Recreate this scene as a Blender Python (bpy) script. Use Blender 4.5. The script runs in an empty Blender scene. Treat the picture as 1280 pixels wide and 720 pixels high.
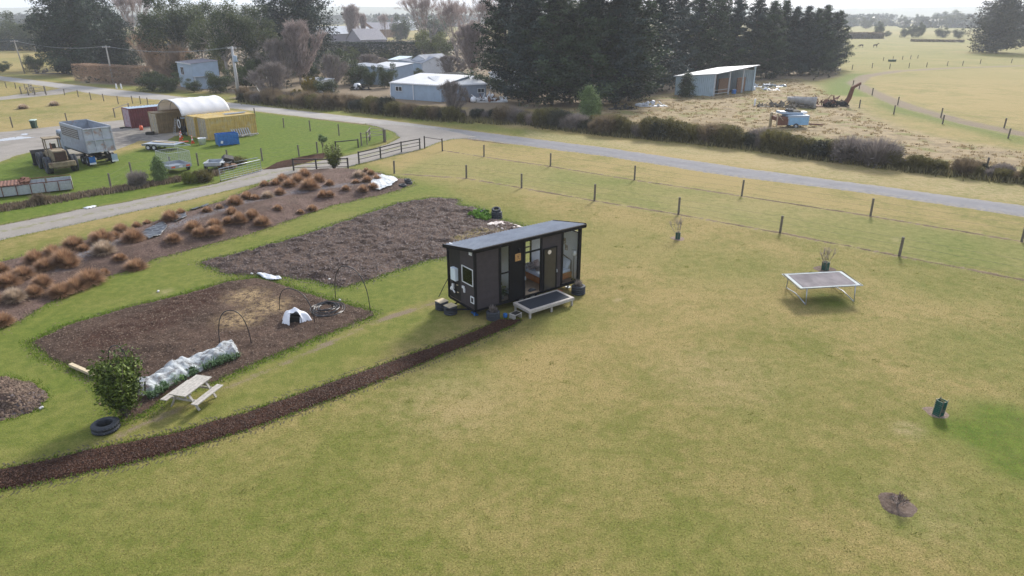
import bpy, math, random
import numpy as np
from mathutils import Vector, Matrix, Euler
R = math.radians
rnd = random.Random(7)
HAZE = .00031
rng = np.random.default_rng(7)
S = bpy.context.scene
COL = S.collection

# ------------------------------------------------------------ camera, world, sun, exposure
CF = 853.0; PITCH = math.atan(342 / CF); CH = 14.0
cp, sp = math.cos(PITCH), math.sin(PITCH)
cam_d = bpy.data.cameras.new('camera'); cam = bpy.data.objects.new('camera', cam_d); COL.objects.link(cam)
cam.location = (0, 0, CH); cam.rotation_euler = (math.pi / 2 - PITCH, 0, 0)
cam_d.sensor_width = 36; cam_d.lens = 36 * CF / 1280; cam_d.clip_start = .1; cam_d.clip_end = 12000
S.camera = cam
SUN_AZ, SUN_EL = R(24), R(31)
W = bpy.data.worlds.new('World'); S.world = W; W.use_nodes = True
nt = W.node_tree; nt.nodes.clear()
wo = nt.nodes.new('ShaderNodeOutputWorld'); bg = nt.nodes.new('ShaderNodeBackground')
sky = nt.nodes.new('ShaderNodeTexSky'); sky.sky_type = 'NISHITA'; sky.sun_disc = False
sky.sun_elevation = SUN_EL; sky.sun_rotation = SUN_AZ; sky.dust_density = 3.0; sky.air_density = 1.0; sky.ozone_density = 1.2
# high thin cloud: a pale veil with soft streaks over the clear sky
tc = nt.nodes.new('ShaderNodeTexCoord'); mp = nt.nodes.new('ShaderNodeMapping'); mp.inputs['Scale'].default_value = (1.5, 1.5, 9)
cn = nt.nodes.new('ShaderNodeTexNoise'); cn.inputs['Scale'].default_value = 1.7; cn.inputs['Detail'].default_value = 6
cr = nt.nodes.new('ShaderNodeValToRGB'); cr.color_ramp.elements[0].position = .35; cr.color_ramp.elements[0].color = (.45, .45, .45, 1)
cr.color_ramp.elements[1].position = .65; cr.color_ramp.elements[1].color = (.85, .85, .85, 1)
mx = nt.nodes.new('ShaderNodeMixRGB'); mx.inputs['Color2'].default_value = (7.5, 8.3, 10.0, 1)
nt.links.new(tc.outputs['Generated'], mp.inputs[0]); nt.links.new(mp.outputs[0], cn.inputs[0]); nt.links.new(cn.outputs[0], cr.inputs[0])
nt.links.new(cr.outputs[0], mx.inputs['Fac']); nt.links.new(sky.outputs[0], mx.inputs['Color1'])
nt.links.new(mx.outputs[0], bg.inputs[0]); bg.inputs[1].default_value = 0.108; nt.links.new(bg.outputs[0], wo.inputs[0])
sd = bpy.data.lights.new('sun', 'SUN'); sun = bpy.data.objects.new('sun', sd); COL.objects.link(sun)
sd.energy = 4.6; sd.angle = R(11); sd.color = (1, .95, .87)
sv = Vector((math.sin(SUN_AZ) * math.cos(SUN_EL), math.cos(SUN_AZ) * math.cos(SUN_EL), math.sin(SUN_EL)))
sun.rotation_euler = sv.to_track_quat('Z', 'Y').to_euler()
S.view_settings.view_transform = 'Standard'; S.view_settings.look = 'None'; S.view_settings.exposure = 0.36; S.view_settings.gamma = 1
S.cycles.use_denoising = True; S.cycles.max_bounces = 8; S.cycles.diffuse_bounces = 4; S.cycles.glossy_bounces = 2
S.cycles.transmission_bounces = 4; S.cycles.transparent_max_bounces = 8; S.cycles.volume_bounces = 1
S.cycles.use_adaptive_sampling = True; S.cycles.caustics_reflective = False; S.cycles.caustics_refractive = False

def ray(u, v):
    x = (u - 640) / CF; y = (360 - v) / CF
    return (x, cp + sp * y, -sp + cp * y)
def G(u, v, z=0.0):
    """the place on the ground (or at height z) that was surveyed at pixel u,v of the 1280x720 photograph"""
    r = ray(u, v); t = (CH - z) / -r[2]
    return Vector((r[0] * t, r[1] * t, z))
def hgt(u, v, vt):
    y = G(u, v).y; r = ray(u, vt); return CH + r[2] / r[1] * y
def ang(a, b): return math.atan2(b.y - a.y, b.x - a.x)

# ------------------------------------------------------------ mesh builder
class MB:
    def __init__(s): s.v = []; s.f = []; s.m = Matrix.Identity(4)
    def add(s, vs, fs, M=None):
        M = s.m @ M if M is not None else s.m
        n = len(s.v); s.v += [tuple(M @ Vector(v)) for v in vs]; s.f += [tuple(i + n for i in f) for f in fs]; return s
    def box(s, c, d, r=None, taper=1.0, off=(0, 0)):
        x, y, z = d[0] / 2, d[1] / 2, d[2] / 2; t = taper
        vs = [(-x, -y, -z), (x, -y, -z), (x, y, -z), (-x, y, -z)] + [(a * t + off[0], b * t + off[1], z) for a, b in ((-x, -y), (x, -y), (x, y), (-x, y))]
        M = Matrix.Translation(c)
        if r is not None: M = M @ Euler(r).to_matrix().to_4x4()
        return s.add(vs, [(3, 2, 1, 0), (4, 5, 6, 7), (0, 1, 5, 4), (1, 2, 6, 5), (2, 3, 7, 6), (3, 0, 4, 7)], M)
    def bar(s, a, b, w, h=None, n=4):
        """straight member from a to b; n=4 square, else round"""
        a = Vector(a); b = Vector(b); d = b - a; L = d.length
        if L < 1e-6: return s
        h = h or w; q = d.to_track_quat('Z', 'Y').to_matrix().to_4x4(); M = Matrix.Translation(a) @ q
        if n == 4: pts = [(-w / 2, -h / 2), (w / 2, -h / 2), (w / 2, h / 2), (-w / 2, h / 2)]
        else: pts = [(w / 2 * math.cos(2 * math.pi * k / n), w / 2 * math.sin(2 * math.pi * k / n)) for k in range(n)]
        vs = [(x, y, 0) for x, y in pts] + [(x, y, L) for x, y in pts]
        fs = [tuple(range(n))[::-1], tuple(range(n, 2 * n))] + [(k, (k + 1) % n, n + (k + 1) % n, n + k) for k in range(n)]
        return s.add(vs, fs, M)
    def tube(s, pts, r, n=6, closed=False):
        pts = [Vector(p) for p in pts]; k = len(pts); rs = r if isinstance(r, (list, tuple)) else [r] * k
        vs = []; up = Vector((0, 0, 1)); pn = None
        for i, p in enumerate(pts):
            if closed: t = (pts[(i + 1) % k] - pts[i - 1]).normalized()
            else: t = (pts[min(i + 1, k - 1)] - pts[max(i - 1, 0)]).normalized()
            if pn is None: nrm = t.cross(up if abs(t.z) < .9 else Vector((1, 0, 0))).normalized()
            else:
                nrm = (pn - t * pn.dot(t)); nrm = nrm.normalized() if nrm.length > 1e-5 else pn
            pn = nrm; bn = t.cross(nrm)
            for j in range(n):
                a = 2 * math.pi * j / n; vs.append(tuple(p + (nrm * math.cos(a) + bn * math.sin(a)) * rs[i]))
        fs = []
        for i in range(k if closed else k - 1):
            i2 = (i + 1) % k
            for j in range(n): fs.append((i * n + j, i * n + (j + 1) % n, i2 * n + (j + 1) % n, i2 * n + j))
        if not closed: fs += [tuple(range(n))[::-1], tuple(range((k - 1) * n, k * n))]
        return s.add(vs, fs)
    def lathe(s, prof, n=16, c=(0, 0, 0), axis=None, close=False):
        """prof = [(r,z)...]"""
        M = Matrix.Translation(c)
        if axis is not None: M = M @ Vector(axis).to_track_quat('Z', 'Y').to_matrix().to_4x4()
        vs = []; k = len(prof)
        for r, z in prof:
            for j in range(n): a = 2 * math.pi * j / n; vs.append((r * math.cos(a), r * math.sin(a), z))
        fs = []
        for i in range(k if close else k - 1):
            i2 = (i + 1) % k
            for j in range(n): fs.append((i * n + j, i * n + (j + 1) % n, i2 * n + (j + 1) % n, i2 * n + j))
        if not close:
            if prof[0][0] > 1e-4: fs.append(tuple(range(n))[::-1])
            if prof[-1][0] > 1e-4: fs.append(tuple(range((k - 1) * n, k * n)))
        return s.add(vs, fs, M)
    def prism(s, poly, a, b, plane='xz'):
        """poly of 2d points extruded along the third axis from a to b"""
        n = len(poly)
        def P(p, t): return {'xz': (p[0], t, p[1]), 'xy': (p[0], p[1], t), 'yz': (t, p[0], p[1])}[plane]
        vs = [P(p, a) for p in poly] + [P(p, b) for p in poly]
        fs = [tuple(range(n)), tuple(range(n, 2 * n))[::-1]] + [(k, n + k, n + (k + 1) % n, (k + 1) % n) for k in range(n)]
        return s.add(vs, fs)
    def corr(s, L, H, pitch=.2, depth=.03, org=(0, 0, 0), ux=(1, 0, 0), uz=(0, 0, 1), th=.02):
        """a profiled (trapezoid corrugated) sheet of length L along ux, H along uz, with a back face"""
        ux = Vector(ux).normalized(); uz = Vector(uz).normalized(); un = uz.cross(ux).normalized() * -1; o = Vector(org)
        xs = []; x = 0; k = 0
        seq = [(.0, 0), (.3, 0), (.5, 1), (.8, 1)]
        while x < L - 1e-6:
            for a, b in seq:
                xx = x + a * pitch
                if xx < L: xs.append((xx, b * depth))
            x += pitch
        xs.append((L, 0)); vs = []
        for xx, dd in xs:
            for zz in (0, H): vs.append(tuple(o + ux * xx + uz * zz + un * dd))
        n = len(xs); fs = [(2 * i, 2 * i + 2, 2 * i + 3, 2 * i + 1) for i in range(n - 1)]
        for xx, dd in xs:
            for zz in (0, H): vs.append(tuple(o + ux * xx + uz * zz + un * (dd - th)))
        m = 2 * n; fs += [(m + 2 * i + 1, m + 2 * i + 3, m + 2 * i + 2, m + 2 * i) for i in range(n - 1)]
        for i in range(n - 1): fs += [(2 * i + 1, 2 * i + 3, m + 2 * i + 3, m + 2 * i + 1), (2 * i, m + 2 * i, m + 2 * i + 2, 2 * i + 2)]
        fs += [(0, 1, m + 1, m), (2 * n - 2, m + 2 * n - 2, m + 2 * n - 1, 2 * n - 1)]
        return s.add(vs, fs)
    def mesh(s, name, mat, smooth=False):
        me = bpy.data.meshes.new(name); me.from_pydata(s.v, [], s.f); me.update()
        me.materials.append(mat)
        if smooth: me.polygons.foreach_set('use_smooth', [True] * len(me.polygons))
        return me
    def obj(s, name, mat, parent=None, smooth=False, bevel=0, loc=None, rot=None):
        o = bpy.data.objects.new(name, s.mesh(name, mat, smooth)); COL.objects.link(o)
        if parent is not None: o.parent = parent
        if loc is not None: o.location = loc
        if rot is not None: o.rotation_euler = rot
        if bevel:
            b = o.modifiers.new('bevel', 'BEVEL'); b.width = bevel; b.segments = 1; b.limit_method = 'ANGLE'
        return o
def npmesh(name, V, F, mat, attrs=None, smooth=False):
    """V (n,3) array, F (m,k) array of equal size faces, or list of two such arrays"""
    me = bpy.data.meshes.new(name); Fs = F if isinstance(F, list) else [F]
    Fs = [np.asarray(f, np.int32) for f in Fs if len(f)]
    me.vertices.add(len(V)); me.vertices.foreach_set('co', np.asarray(V, np.float32).ravel())
    loops = np.concatenate([f.ravel() for f in Fs]); tot = np.concatenate([np.full(len(f), f.shape[1], np.int32) for f in Fs])
    me.loops.add(len(loops)); me.loops.foreach_set('vertex_index', loops)
    me.polygons.add(len(tot)); me.polygons.foreach_set('loop_start', np.concatenate([[0], np.cumsum(tot)[:-1]]).astype(np.int32))
    me.polygons.foreach_set('loop_total', tot)
    if smooth: me.polygons.foreach_set('use_smooth', np.ones(len(tot), bool))
    me.update(calc_edges=True)
    for k, a in (attrs or {}).items():
        at = me.attributes.new(k, 'FLOAT', 'POINT'); at.data.foreach_set('value', np.asarray(a, np.float32))
    me.materials.append(mat); return me
def link(name, me, parent=None, loc=None, rot=None, scale=None):
    o = bpy.data.objects.new(name, me); COL.objects.link(o)
    if parent is not None: o.parent = parent
    if loc is not None: o.location = loc
    if rot is not None: o.rotation_euler = rot
    if scale is not None: o.scale = scale
    return o
def tag(o, label=None, cat=None, group=None, kind=None):
    if label: o['label'] = label
    if cat: o['category'] = cat
    if group: o['group'] = group
    if kind: o['kind'] = kind
    return o
def thing(name, label, cat, loc=(0, 0, 0), rz=0.0, group=None, rot=None):
    o = bpy.data.objects.new(name, None); COL.objects.link(o); o.empty_display_size = .3
    o.location = loc; o.rotation_euler = rot if rot is not None else (0, 0, rz)
    return tag(o, label, cat, group)
def dup(root, loc, rz=0.0, label=None, group=None, scale=None):
    r = root.copy(); COL.objects.link(r); r.location = loc; r.rotation_euler = (0, 0, rz)
    if label: r['label'] = label
    if group: r['group'] = group
    if scale is not None: r.scale = scale if not isinstance(scale, (int, float)) else (scale,) * 3
    for ch in list(root.children):
        c = ch.copy(); COL.objects.link(c); c.parent = r
        for g in ch.children:
            d = g.copy(); COL.objects.link(d); d.parent = c
    return r

# ------------------------------------------------------------ numpy noise and polygon distance
def vnoise(x, y, scale=1.0, seed=0):
    x = np.asarray(x, float) / scale + 1000 + seed * 17.3; y = np.asarray(y, float) / scale + 1000 + seed * 9.1
    xi = np.floor(x).astype(np.int64); yi = np.floor(y).astype(np.int64); fx = x - xi; fy = y - yi
    fx = fx * fx * (3 - 2 * fx); fy = fy * fy * (3 - 2 * fy)
    def h(a, b):
        n = (a * 374761393 + b * 668265263 + seed * 2246822519) & 0xffffffff
        n = ((n ^ (n >> 13)) * 1274126177) & 0xffffffff; n = n ^ (n >> 16)
        return (n & 0xffff) / 65535.0
    return (h(xi, yi) * (1 - fx) + h(xi + 1, yi) * fx) * (1 - fy) + (h(xi, yi + 1) * (1 - fx) + h(xi + 1, yi + 1) * fx) * fy
def fbm(x, y, scale, seed=0, oct=3):
    t = 0; a = .5; s = 0
    for k in range(oct): t = t + a * vnoise(x, y, scale / 2 ** k, seed + k); s += a; a *= .5
    return t / s
def seg_dist(x, y, pts, closed=False):
    d = np.full(np.shape(x), 1e9); n = len(pts)
    for i in range(n if closed else n - 1):
        ax, ay = pts[i][0], pts[i][1]; bx, by = pts[(i + 1) % n][0], pts[(i + 1) % n][1]
        dx, dy = bx - ax, by - ay; L = dx * dx + dy * dy + 1e-9
        t = np.clip(((x - ax) * dx + (y - ay) * dy) / L, 0, 1)
        d = np.minimum(d, np.hypot(x - ax - t * dx, y - ay - t * dy))
    return d
def sdist(x, y, pts):
    """distance to the outline, positive inside"""
    ins = np.zeros(np.shape(x), bool); n = len(pts)
    for i in range(n):
        ax, ay = pts[i][0], pts[i][1]; bx, by = pts[(i + 1) % n][0], pts[(i + 1) % n][1]
        c = ((ay > y) != (by > y)) & (x < (bx - ax) * (y - ay) / (by - ay + 1e-12) + ax); ins ^= c
    d = seg_dist(x, y, pts, True); return np.where(ins, d, -d)
def GP(px): return [tuple(G(u, v))[:2] for u, v in px]
def smooth01(a): a = np.clip(a, 0, 1); return a * a * (3 - 2 * a)

# ------------------------------------------------------------ materials
class NB:
    """small node helper"""
    def __init__(s, name):
        s.m = bpy.data.materials.new(name); s.m.use_nodes = True; s.t = s.m.node_tree; s.b = s.t.nodes['Principled BSDF']
        s.co = s.t.nodes.new('ShaderNodeTexCoord').outputs['Object']
    def n(s, typ, **k):
        nd = s.t.nodes.new(typ)
        for a, b in k.items(): setattr(nd, a, b)
        return nd
    def L(s, a, b): s.t.links.new(a, b)
    def noise(s, scale, detail=3, rough=.5, vec=None, stretch=None):
        nd = s.n('ShaderNodeTexNoise'); nd.inputs['Scale'].default_value = scale; nd.inputs['Detail'].default_value = detail; nd.inputs['Roughness'].default_value = rough
        v = vec or s.co
        if stretch:
            mp = s.n('ShaderNodeMapping'); mp.inputs['Scale'].default_value = stretch; s.L(v, mp.inputs[0]); v = mp.outputs[0]
        s.L(v, nd.inputs['Vector']); return nd.outputs['Fac']
    def ramp(s, fac, a, b, ca=(0, 0, 0), cb=(1, 1, 1)):
        r = s.n('ShaderNodeValToRGB'); e = r.color_ramp.elements
        e[0].position = a; e[0].color = (*ca, 1); e[1].position = b; e[1].color = (*cb, 1); s.L(fac, r.inputs[0]); return r.outputs[0]
    def mix(s, f, a, b, typ='MIX'):
        m = s.n('ShaderNodeMixRGB', blend_type=typ)
        for sock, v in ((m.inputs[0], f), (m.inputs[1], a), (m.inputs[2], b)):
            if isinstance(v, (int, float)): sock.default_value = v
            elif isinstance(v, tuple): sock.default_value = (*v, 1)
            else: s.L(v, sock)
        return m.outputs[0]
    def math(s, op, a, b=None, clamp=False):
        m = s.n('ShaderNodeMath', operation=op); m.use_clamp = clamp
        for sock, v in ((m.inputs[0], a), (m.inputs[1], b)):
            if v is None: continue
            if isinstance(v, (int, float)): sock.default_value = v
            else: s.L(v, sock)
        return m.outputs[0]
    def attr(s, name): a = s.n('ShaderNodeAttribute'); a.attribute_name = name; return a.outputs['Fac']
    def color(s, c):
        if isinstance(c, tuple): s.b.inputs['Base Color'].default_value = (*c, 1)
        else: s.L(c, s.b.inputs['Base Color'])
    def bump(s, h, strength=.5, dist=.02):
        b = s.n('ShaderNodeBump'); b.inputs['Strength'].default_value = strength; b.inputs['Distance'].default_value = dist
        s.L(h, b.inputs['Height']); s.L(b.outputs[0], s.b.inputs['Normal'])
    def set(s, rough=.8, metal=0, spec=None):
        s.b.inputs['Roughness'].default_value = rough; s.b.inputs['Metallic'].default_value = metal
        if spec is not None: s.b.inputs['Specular IOR Level'].default_value = spec
        return s
_mc = {}
def mat(name, c, rough=.7, metal=0, var=.25, vscale=3, c2=None, bump=0, bscale=40, spec=None, patch=(.45, .62)):
    """painted or plain surface with mottling, an optional second colour in patches and fine relief"""
    if name in _mc: return _mc[name]
    b = NB(name); b.set(rough, metal, spec)
    n1 = b.noise(vscale, 4, .6); k = b.ramp(n1, .3, .7, (1 - var,) * 3, (1 + var * .6,) * 3)
    col = b.mix(1.0, c, k, 'MULTIPLY')
    if c2: col = b.mix(b.ramp(b.noise(vscale * .8, 6, .65, stretch=(1.3, .9, 1.1)), *patch), col, c2)
    b.color(col)
    if bump: b.bump(b.noise(bscale, 3), bump, .01)
    _mc[name] = b.m; return b.m
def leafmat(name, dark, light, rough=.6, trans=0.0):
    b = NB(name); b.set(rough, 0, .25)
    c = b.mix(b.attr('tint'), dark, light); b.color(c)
    if trans:
        tr = b.n('ShaderNodeBsdfTranslucent'); b.L(c, tr.inputs[0]); ms = b.n('ShaderNodeMixShader'); ms.inputs[0].default_value = trans
        b.L(b.b.outputs[0], ms.inputs[1]); b.L(tr.outputs[0], ms.inputs[2]); b.L(ms.outputs[0], b.t.nodes['Material Output'].inputs['Surface'])
    return b.m

M_wood = mat('weathered wood', (.42, .39, .35), .85, var=.3, vscale=9, bump=.3)
M_woodp = mat('pale pine', (.55, .45, .30), .8, var=.25, vscale=6)
M_post = mat('tanalised post', (.16, .14, .11), .9, var=.35, vscale=8, bump=.3)
M_darkpost = mat('dark creosoted timber', (.045, .04, .036), .85, var=.4, vscale=6)
M_wire = mat('fence wire', (.12, .11, .10), .7, .2)
M_rubber = mat('tyre rubber', (.035, .04, .05), .75, var=.35, vscale=12, bump=.3)
M_black = mat('black paint', (.005, .005, .007), .6, var=.2, spec=.2)
M_clad = mat('charcoal cladding', (.055, .046, .05), .6, var=.2, vscale=2.5, bump=.15, spec=.25)
M_clad2 = mat('dark corrugated cladding', (.018, .016, .016), .6, var=.2)
M_roofgrey = mat('pale grey roofing', (.27, .295, .34), .5, .0, var=.12, vscale=1.2, c2=(.22, .24, .28))
M_white = mat('white paint', (.75, .76, .78), .5, var=.08)
M_wallwhite = mat('interior white', (.92, .93, .95), .7, var=.05)
M_galv = mat('galvanised steel', (.42, .45, .48), .45, .6, var=.2, vscale=5)
M_galvp = mat('pale galvanised tube', (.42, .45, .48), .4, .3, var=.15, vscale=5)
M_steelblue = mat('weathered blue grey steel', (.32, .36, .42), .55, .2, var=.25, vscale=2, c2=(.30, .20, .15), patch=(.58, .72))
M_rust = mat('rusty steel', (.16, .07, .045), .85, var=.45, vscale=4)
M_maroon = mat('maroon container paint', (.13, .025, .03), .55, var=.3, vscale=1.6, c2=(.2, .07, .05), patch=(.6, .75))
M_pink = mat('faded container end', (.42, .24, .3), .6, var=.25, vscale=3, c2=(.5, .42, .45))
M_yellow = mat('mustard container paint', (.52, .36, .1), .6, var=.25, vscale=1.5, c2=(.45, .38, .22), patch=(.5, .7))
M_cream = mat('faded cream door paint', (.5, .43, .28), .65, var=.3, vscale=3, c2=(.36, .28, .2))
M_bluepl = mat('blue plastic', (.02, .14, .42), .5, var=.3, vscale=3, c2=(.12, .22, .4), patch=(.6, .7))
M_orange = mat('orange plastic', (.75, .12, .04), .5, var=.15)
M_shedblue = mat('pale blue shed steel', (.33, .42, .52), .55, var=.12, vscale=1)
M_shedgreen = mat('pale green blue shed steel', (.42, .53, .60), .6, var=.15, vscale=.8)
M_shedgrey = mat('grey shed steel', (.24, .28, .34), .6, var=.12, vscale=1)
M_roofwhite = mat('pale metal roof', (.45, .47, .5), .55, .1, var=.12, vscale=.6)
M_roofdark = mat('dull mauve roof', (.2, .19, .22), .6, var=.15, vscale=1)
M_dkglass = mat('dark window glass', (.02, .025, .03), .12, var=.1)
M_dark = mat('dark interior', (.015, .014, .013), .9)
M_brownbd = mat('brown boards', (.22, .13, .08), .85, var=.3, vscale=4)
M_loader = mat('dusty ochre loader paint', (.24, .19, .12), .8, var=.35, vscale=2.5, c2=(.13, .08, .055), patch=(.5, .66))
M_plastic = mat('black polythene', (.02, .025, .035), .3, var=.5, vscale=6, c2=(.3, .32, .35), patch=(.6, .68))
M_sheet = mat('pale plastic sheet', (.6, .62, .66), .45, var=.3, vscale=5, bump=.4, bscale=9)
M_fleece = mat('white fleece', (.78, .79, .83), .7, var=.12, vscale=6, bump=.5, bscale=9)
M_bark = mat('tree bark', (.14, .12, .10), .95, var=.35, vscale=4, bump=.4, bscale=20)
M_gumbark = mat('pale gum bark', (.42, .37, .32), .85, var=.35, vscale=3)
M_hose = mat('black hose', (.02, .02, .025), .28, var=.2)
M_concrete = mat('concrete pole', (.42, .42, .42), .8, var=.12)
M_guard = mat('green tree guard mesh', (.01, .10, .08), .45, var=.2)
def glassmat(name, tint=(.97, .99, 1.0), mixf=.35):
    b = NB(name); t = b.t; tr = b.n('ShaderNodeBsdfTransparent'); tr.inputs[0].default_value = (*tint, 1)
    gl = b.n('ShaderNodeBsdfGlossy'); gl.inputs[0].default_value = (.9, .95, 1, 1); gl.inputs['Roughness'].default_value = .03
    fr = b.n('ShaderNodeFresnel'); fr.inputs[0].default_value = 1.22
    f = b.math('ADD', fr.outputs[0], .02, True); ms = b.n('ShaderNodeMixShader'); b.L(f, ms.inputs[0]); b.L(tr.outputs[0], ms.inputs[1]); b.L(gl.outputs[0], ms.inputs[2])
    b.L(ms.outputs[0], t.nodes['Material Output'].inputs['Surface']); return b.m
M_glass = glassmat('window glass')

# ------------------------------------------------------------ outlines of the ground areas (surveyed on the ground plane)
LANE = GP([(-260, 60), (-120, 78), (0, 95), (75, 104), (175, 115), (287, 128), (380, 139), (490, 151), (560, 160), (760, 185), (935, 211), (1080, 230), (1280, 257), (1500, 290),
           (1500, 306), (1280, 271), (1080, 241), (910, 220), (760, 196), (640, 180), (575, 172), (548, 170), (535, 164), (500, 159.5), (465, 156), (390, 147.5), (320, 139), (200, 125), (125, 118.5), (62, 108.5), (0, 100.5), (-120, 84), (-260, 66)])
DRIVE = GP([(-300, 348), (-120, 306), (0, 282), (100, 262), (150, 254.5), (270, 230), (327, 212), (365, 208), (447, 192), (485, 180), (500, 172), (492, 165), (472, 158.5), (455, 155), (500, 156), (560, 163), (600, 172), (565, 174), (548, 178), (525, 187), (449, 205), (430, 210), (365, 218), (320, 230), (240, 249),
            (160, 266), (80, 283), (0, 300), (-120, 326), (-300, 372)])
YARD = GP([(-260, 182), (-60, 170), (0, 165), (69, 158), (154, 150), (200, 141), (215, 133), (240, 131), (262, 150), (240, 158), (205, 178), (175, 176), (150, 186), (120, 200), (60, 196), (43, 187), (0, 203), (-60, 216), (-260, 240)])
TRACK = GP([(-100, 138), (-100, 130), (0, 121), (60, 113.5), (84, 109), (98, 113), (75, 118), (0, 125)])
BED1 = GP([(39, 427), (80, 408), (160, 385), (220, 371), (285, 352), (321, 347), (345, 353), (396, 370), (465, 389), (465, 395), (400, 421), (319, 454), (285, 470), (262, 480), (235, 484), (205, 498), (180, 520), (150, 524), (142, 505), (130, 480), (88, 457), (57, 447)])
BED2 = GP([(251, 328), (300, 317), (340, 306), (400, 288), (450, 270), (500, 254), (540, 247.5), (572, 250), (570, 256), (595, 260), (612, 272), (648, 281), (665, 291), (640, 303), (556, 322), (535, 325), (500, 336), (470, 347), (427, 360), (400, 353), (360, 347), (325, 345), (282, 342)])
BERM = GP([(-160, 500), (-60, 440), (0, 412), (10, 407), (60, 380), (120, 352), (200, 322), (320, 290), (345, 281), (415, 257), (495, 239), (515, 231), (511, 224), (490, 221.5), (475, 216), (440, 211.5), (400, 213), (370, 215), (327, 230), (285, 249), (195, 277), (125, 295), (75, 309), (0, 328), (-60, 345), (-160, 385)])
STRIP = GP([(-200, 634), (-80, 607), (0, 588), (42, 579), (125, 560), (225, 540), (320, 512), (450, 466), (560, 427), (610, 407), (622, 399), (652, 400), (640, 408), (560, 441), (450, 486), (320, 534), (225, 563), (150, 582), (60, 601), (0, 613), (-80, 634), (-200, 668)])
HEAP = GP([(-90, 486), (-30, 474), (10, 472), (40, 480), (58, 497), (48, 512), (20, 521), (-30, 532), (-90, 545)])
SIDEBED = GP([(327, 213), (345, 203), (375, 196), (405, 191), (412, 196), (380, 204), (345, 213)])
PADDOCK_R = GP([(640, 158), (700, 158), (760, 165), (860, 175), (940, 185), (1010, 195), (1080, 205), (1210, 222), (1280, 230), (1500, 262), (1500, 225), (1280, 190), (1200, 178), (1130, 162), (1100, 150), (1075, 138), (1060, 128), (1045, 118), (1010, 105), (1000, 98), (940, 103), (860, 115), (800, 124), (700, 138), (640, 140)])
FIELD = GP([(1095, 112), (1078, 103), (1090, 96), (1130, 90), (1200, 86), (1280, 83), (1500, 80), (1500, 190), (1280, 163), (1210, 151), (1130, 128)])
FIELDRIM = GP([(1500, 197), (1280, 168), (1210, 154), (1130, 132), (1090, 115), (1068, 104), (1083, 95), (1120, 89), (1190, 85), (1280, 82), (1500, 80)])
PADDOCK_L = GP([(-300, 150), (0, 128), (75, 118), (150, 131), (190, 133), (215, 133), (200, 141), (154, 149), (69, 157), (0, 164), (-300, 185)])

def mask(x, y, pts, soft): return smooth01(sdist(x, y, pts) / soft * .5 + .5)
def band(x, y, pts, w): return smooth01(1.2 - seg_dist(x, y, pts) / w)
FENCE_A = [(493, 217), (583, 223), (652, 235), (743, 251), (848, 268), (975, 291), (1124, 320), (1300, 354)]
FENCE_B = [(553, 188), (605, 196), (688, 208), (793, 225), (927, 245), (1088, 270), (1277, 302), (1500, 340)]

# ------------------------------------------------------------ ground sheet
def axis(breaks):
    """breaks = [(limit, step)...] growing outwards"""
    out = [breaks[0][0]]; 
    for lim, st in breaks[1:]:
        n = max(1, int(round((lim - out[-1]) / st))); out += list(np.linspace(out[-1], lim, n + 1)[1:])
    return out
ys = axis([(-400, 0), (0, 50), (10, 2.5), (56, .38), (90, .55), (150, 1.0), (300, 2.2), (700, 8), (1500, 50), (3600, 150)])
xp = axis([(0, 0), (32, .4), (60, .6), (110, 1.2), (260, 3), (700, 12), (1500, 60), (3600, 150)])
xs = np.array([-a for a in xp[:0:-1]] + list(xp)); ys = np.array(ys)
X, Y = np.meshgrid(xs, ys); nx, ny = len(xs), len(ys); x = X.ravel(); y = Y.ravel()
z = np.zeros_like(x); far = smooth01((y - 60) / 60)
nearm = (np.abs(x) < 300) & (y < 700) & (y > 0)
A = {k: np.zeros_like(x) for k in ('lush', 'dry', 'bare', 'rough', 'dead')}
xn, yn = x[nearm], y[nearm]
n1 = fbm(xn, yn, 9, 3); n2 = fbm(xn, yn, 3, 8); n3 = fbm(xn, yn, 25, 5)
dry = .50 + (n1 - .5) * 1.1 + (n3 - .5) * .8; lush = np.zeros_like(xn); bare = np.zeros_like(xn); dead = np.zeros_like(xn)
# lawn between the beds and the berm is greener; so is the verge of the drive
LB = GP([(-200, 420), (0, 330), (320, 232), (450, 206), (560, 230), (640, 262), (720, 290), (560, 395), (320, 500), (150, 560), (0, 590), (-200, 640)])
g = mask(xn, yn, LB, 3); lush = np.maximum(lush, g * (.35 + .5 * n2)); dry -= g * .35
for pts, w, a in ((BED1, 1.3, .8), (BED2, 1.5, .75), (BERM, 1.3, .5)):
    s_ = sdist(xn, yn, pts); e = smooth01(1 - np.abs(s_ + .3) / w); lush = np.maximum(lush, e * (a * (.5 + .8 * n2)))
GY = GP([(205, 178), (262, 152), (320, 140), (395, 148), (465, 157), (492, 166), (494, 172), (440, 192), (320, 212), (270, 229), (150, 253), (0, 281), (-250, 330), (-250, 245), (0, 204), (43, 188), (120, 201)])
g = mask(xn, yn, GY, 1.5); lush = np.maximum(lush, g * (.65 + .5 * n2)); dry -= g * .6
VL = GP([(0, 90), (75, 98), (180, 108), (290, 122), (400, 131), (560, 148), (660, 162), (760, 175), (760, 184), (560, 159), (380, 139), (175, 114), (0, 94)])
g = mask(xn, yn, VL, 1.5); lush = np.maximum(lush, g * (.15 + .7 * n2)); dry += g * .1
VE = GP([(660, 163), (760, 174), (850, 180), (940, 190), (1080, 209), (1210, 226), (1280, 234), (1500, 270), (1500, 288), (1280, 256), (1080, 229), (760, 184), (650, 172)])
g = mask(xn, yn, VE, 1.2); dead = np.maximum(dead, g * (.35 + .5 * n2))
PB = GP(FENCE_B); PA = GP(FENCE_A); MID = PA + PB[::-1]
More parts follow.
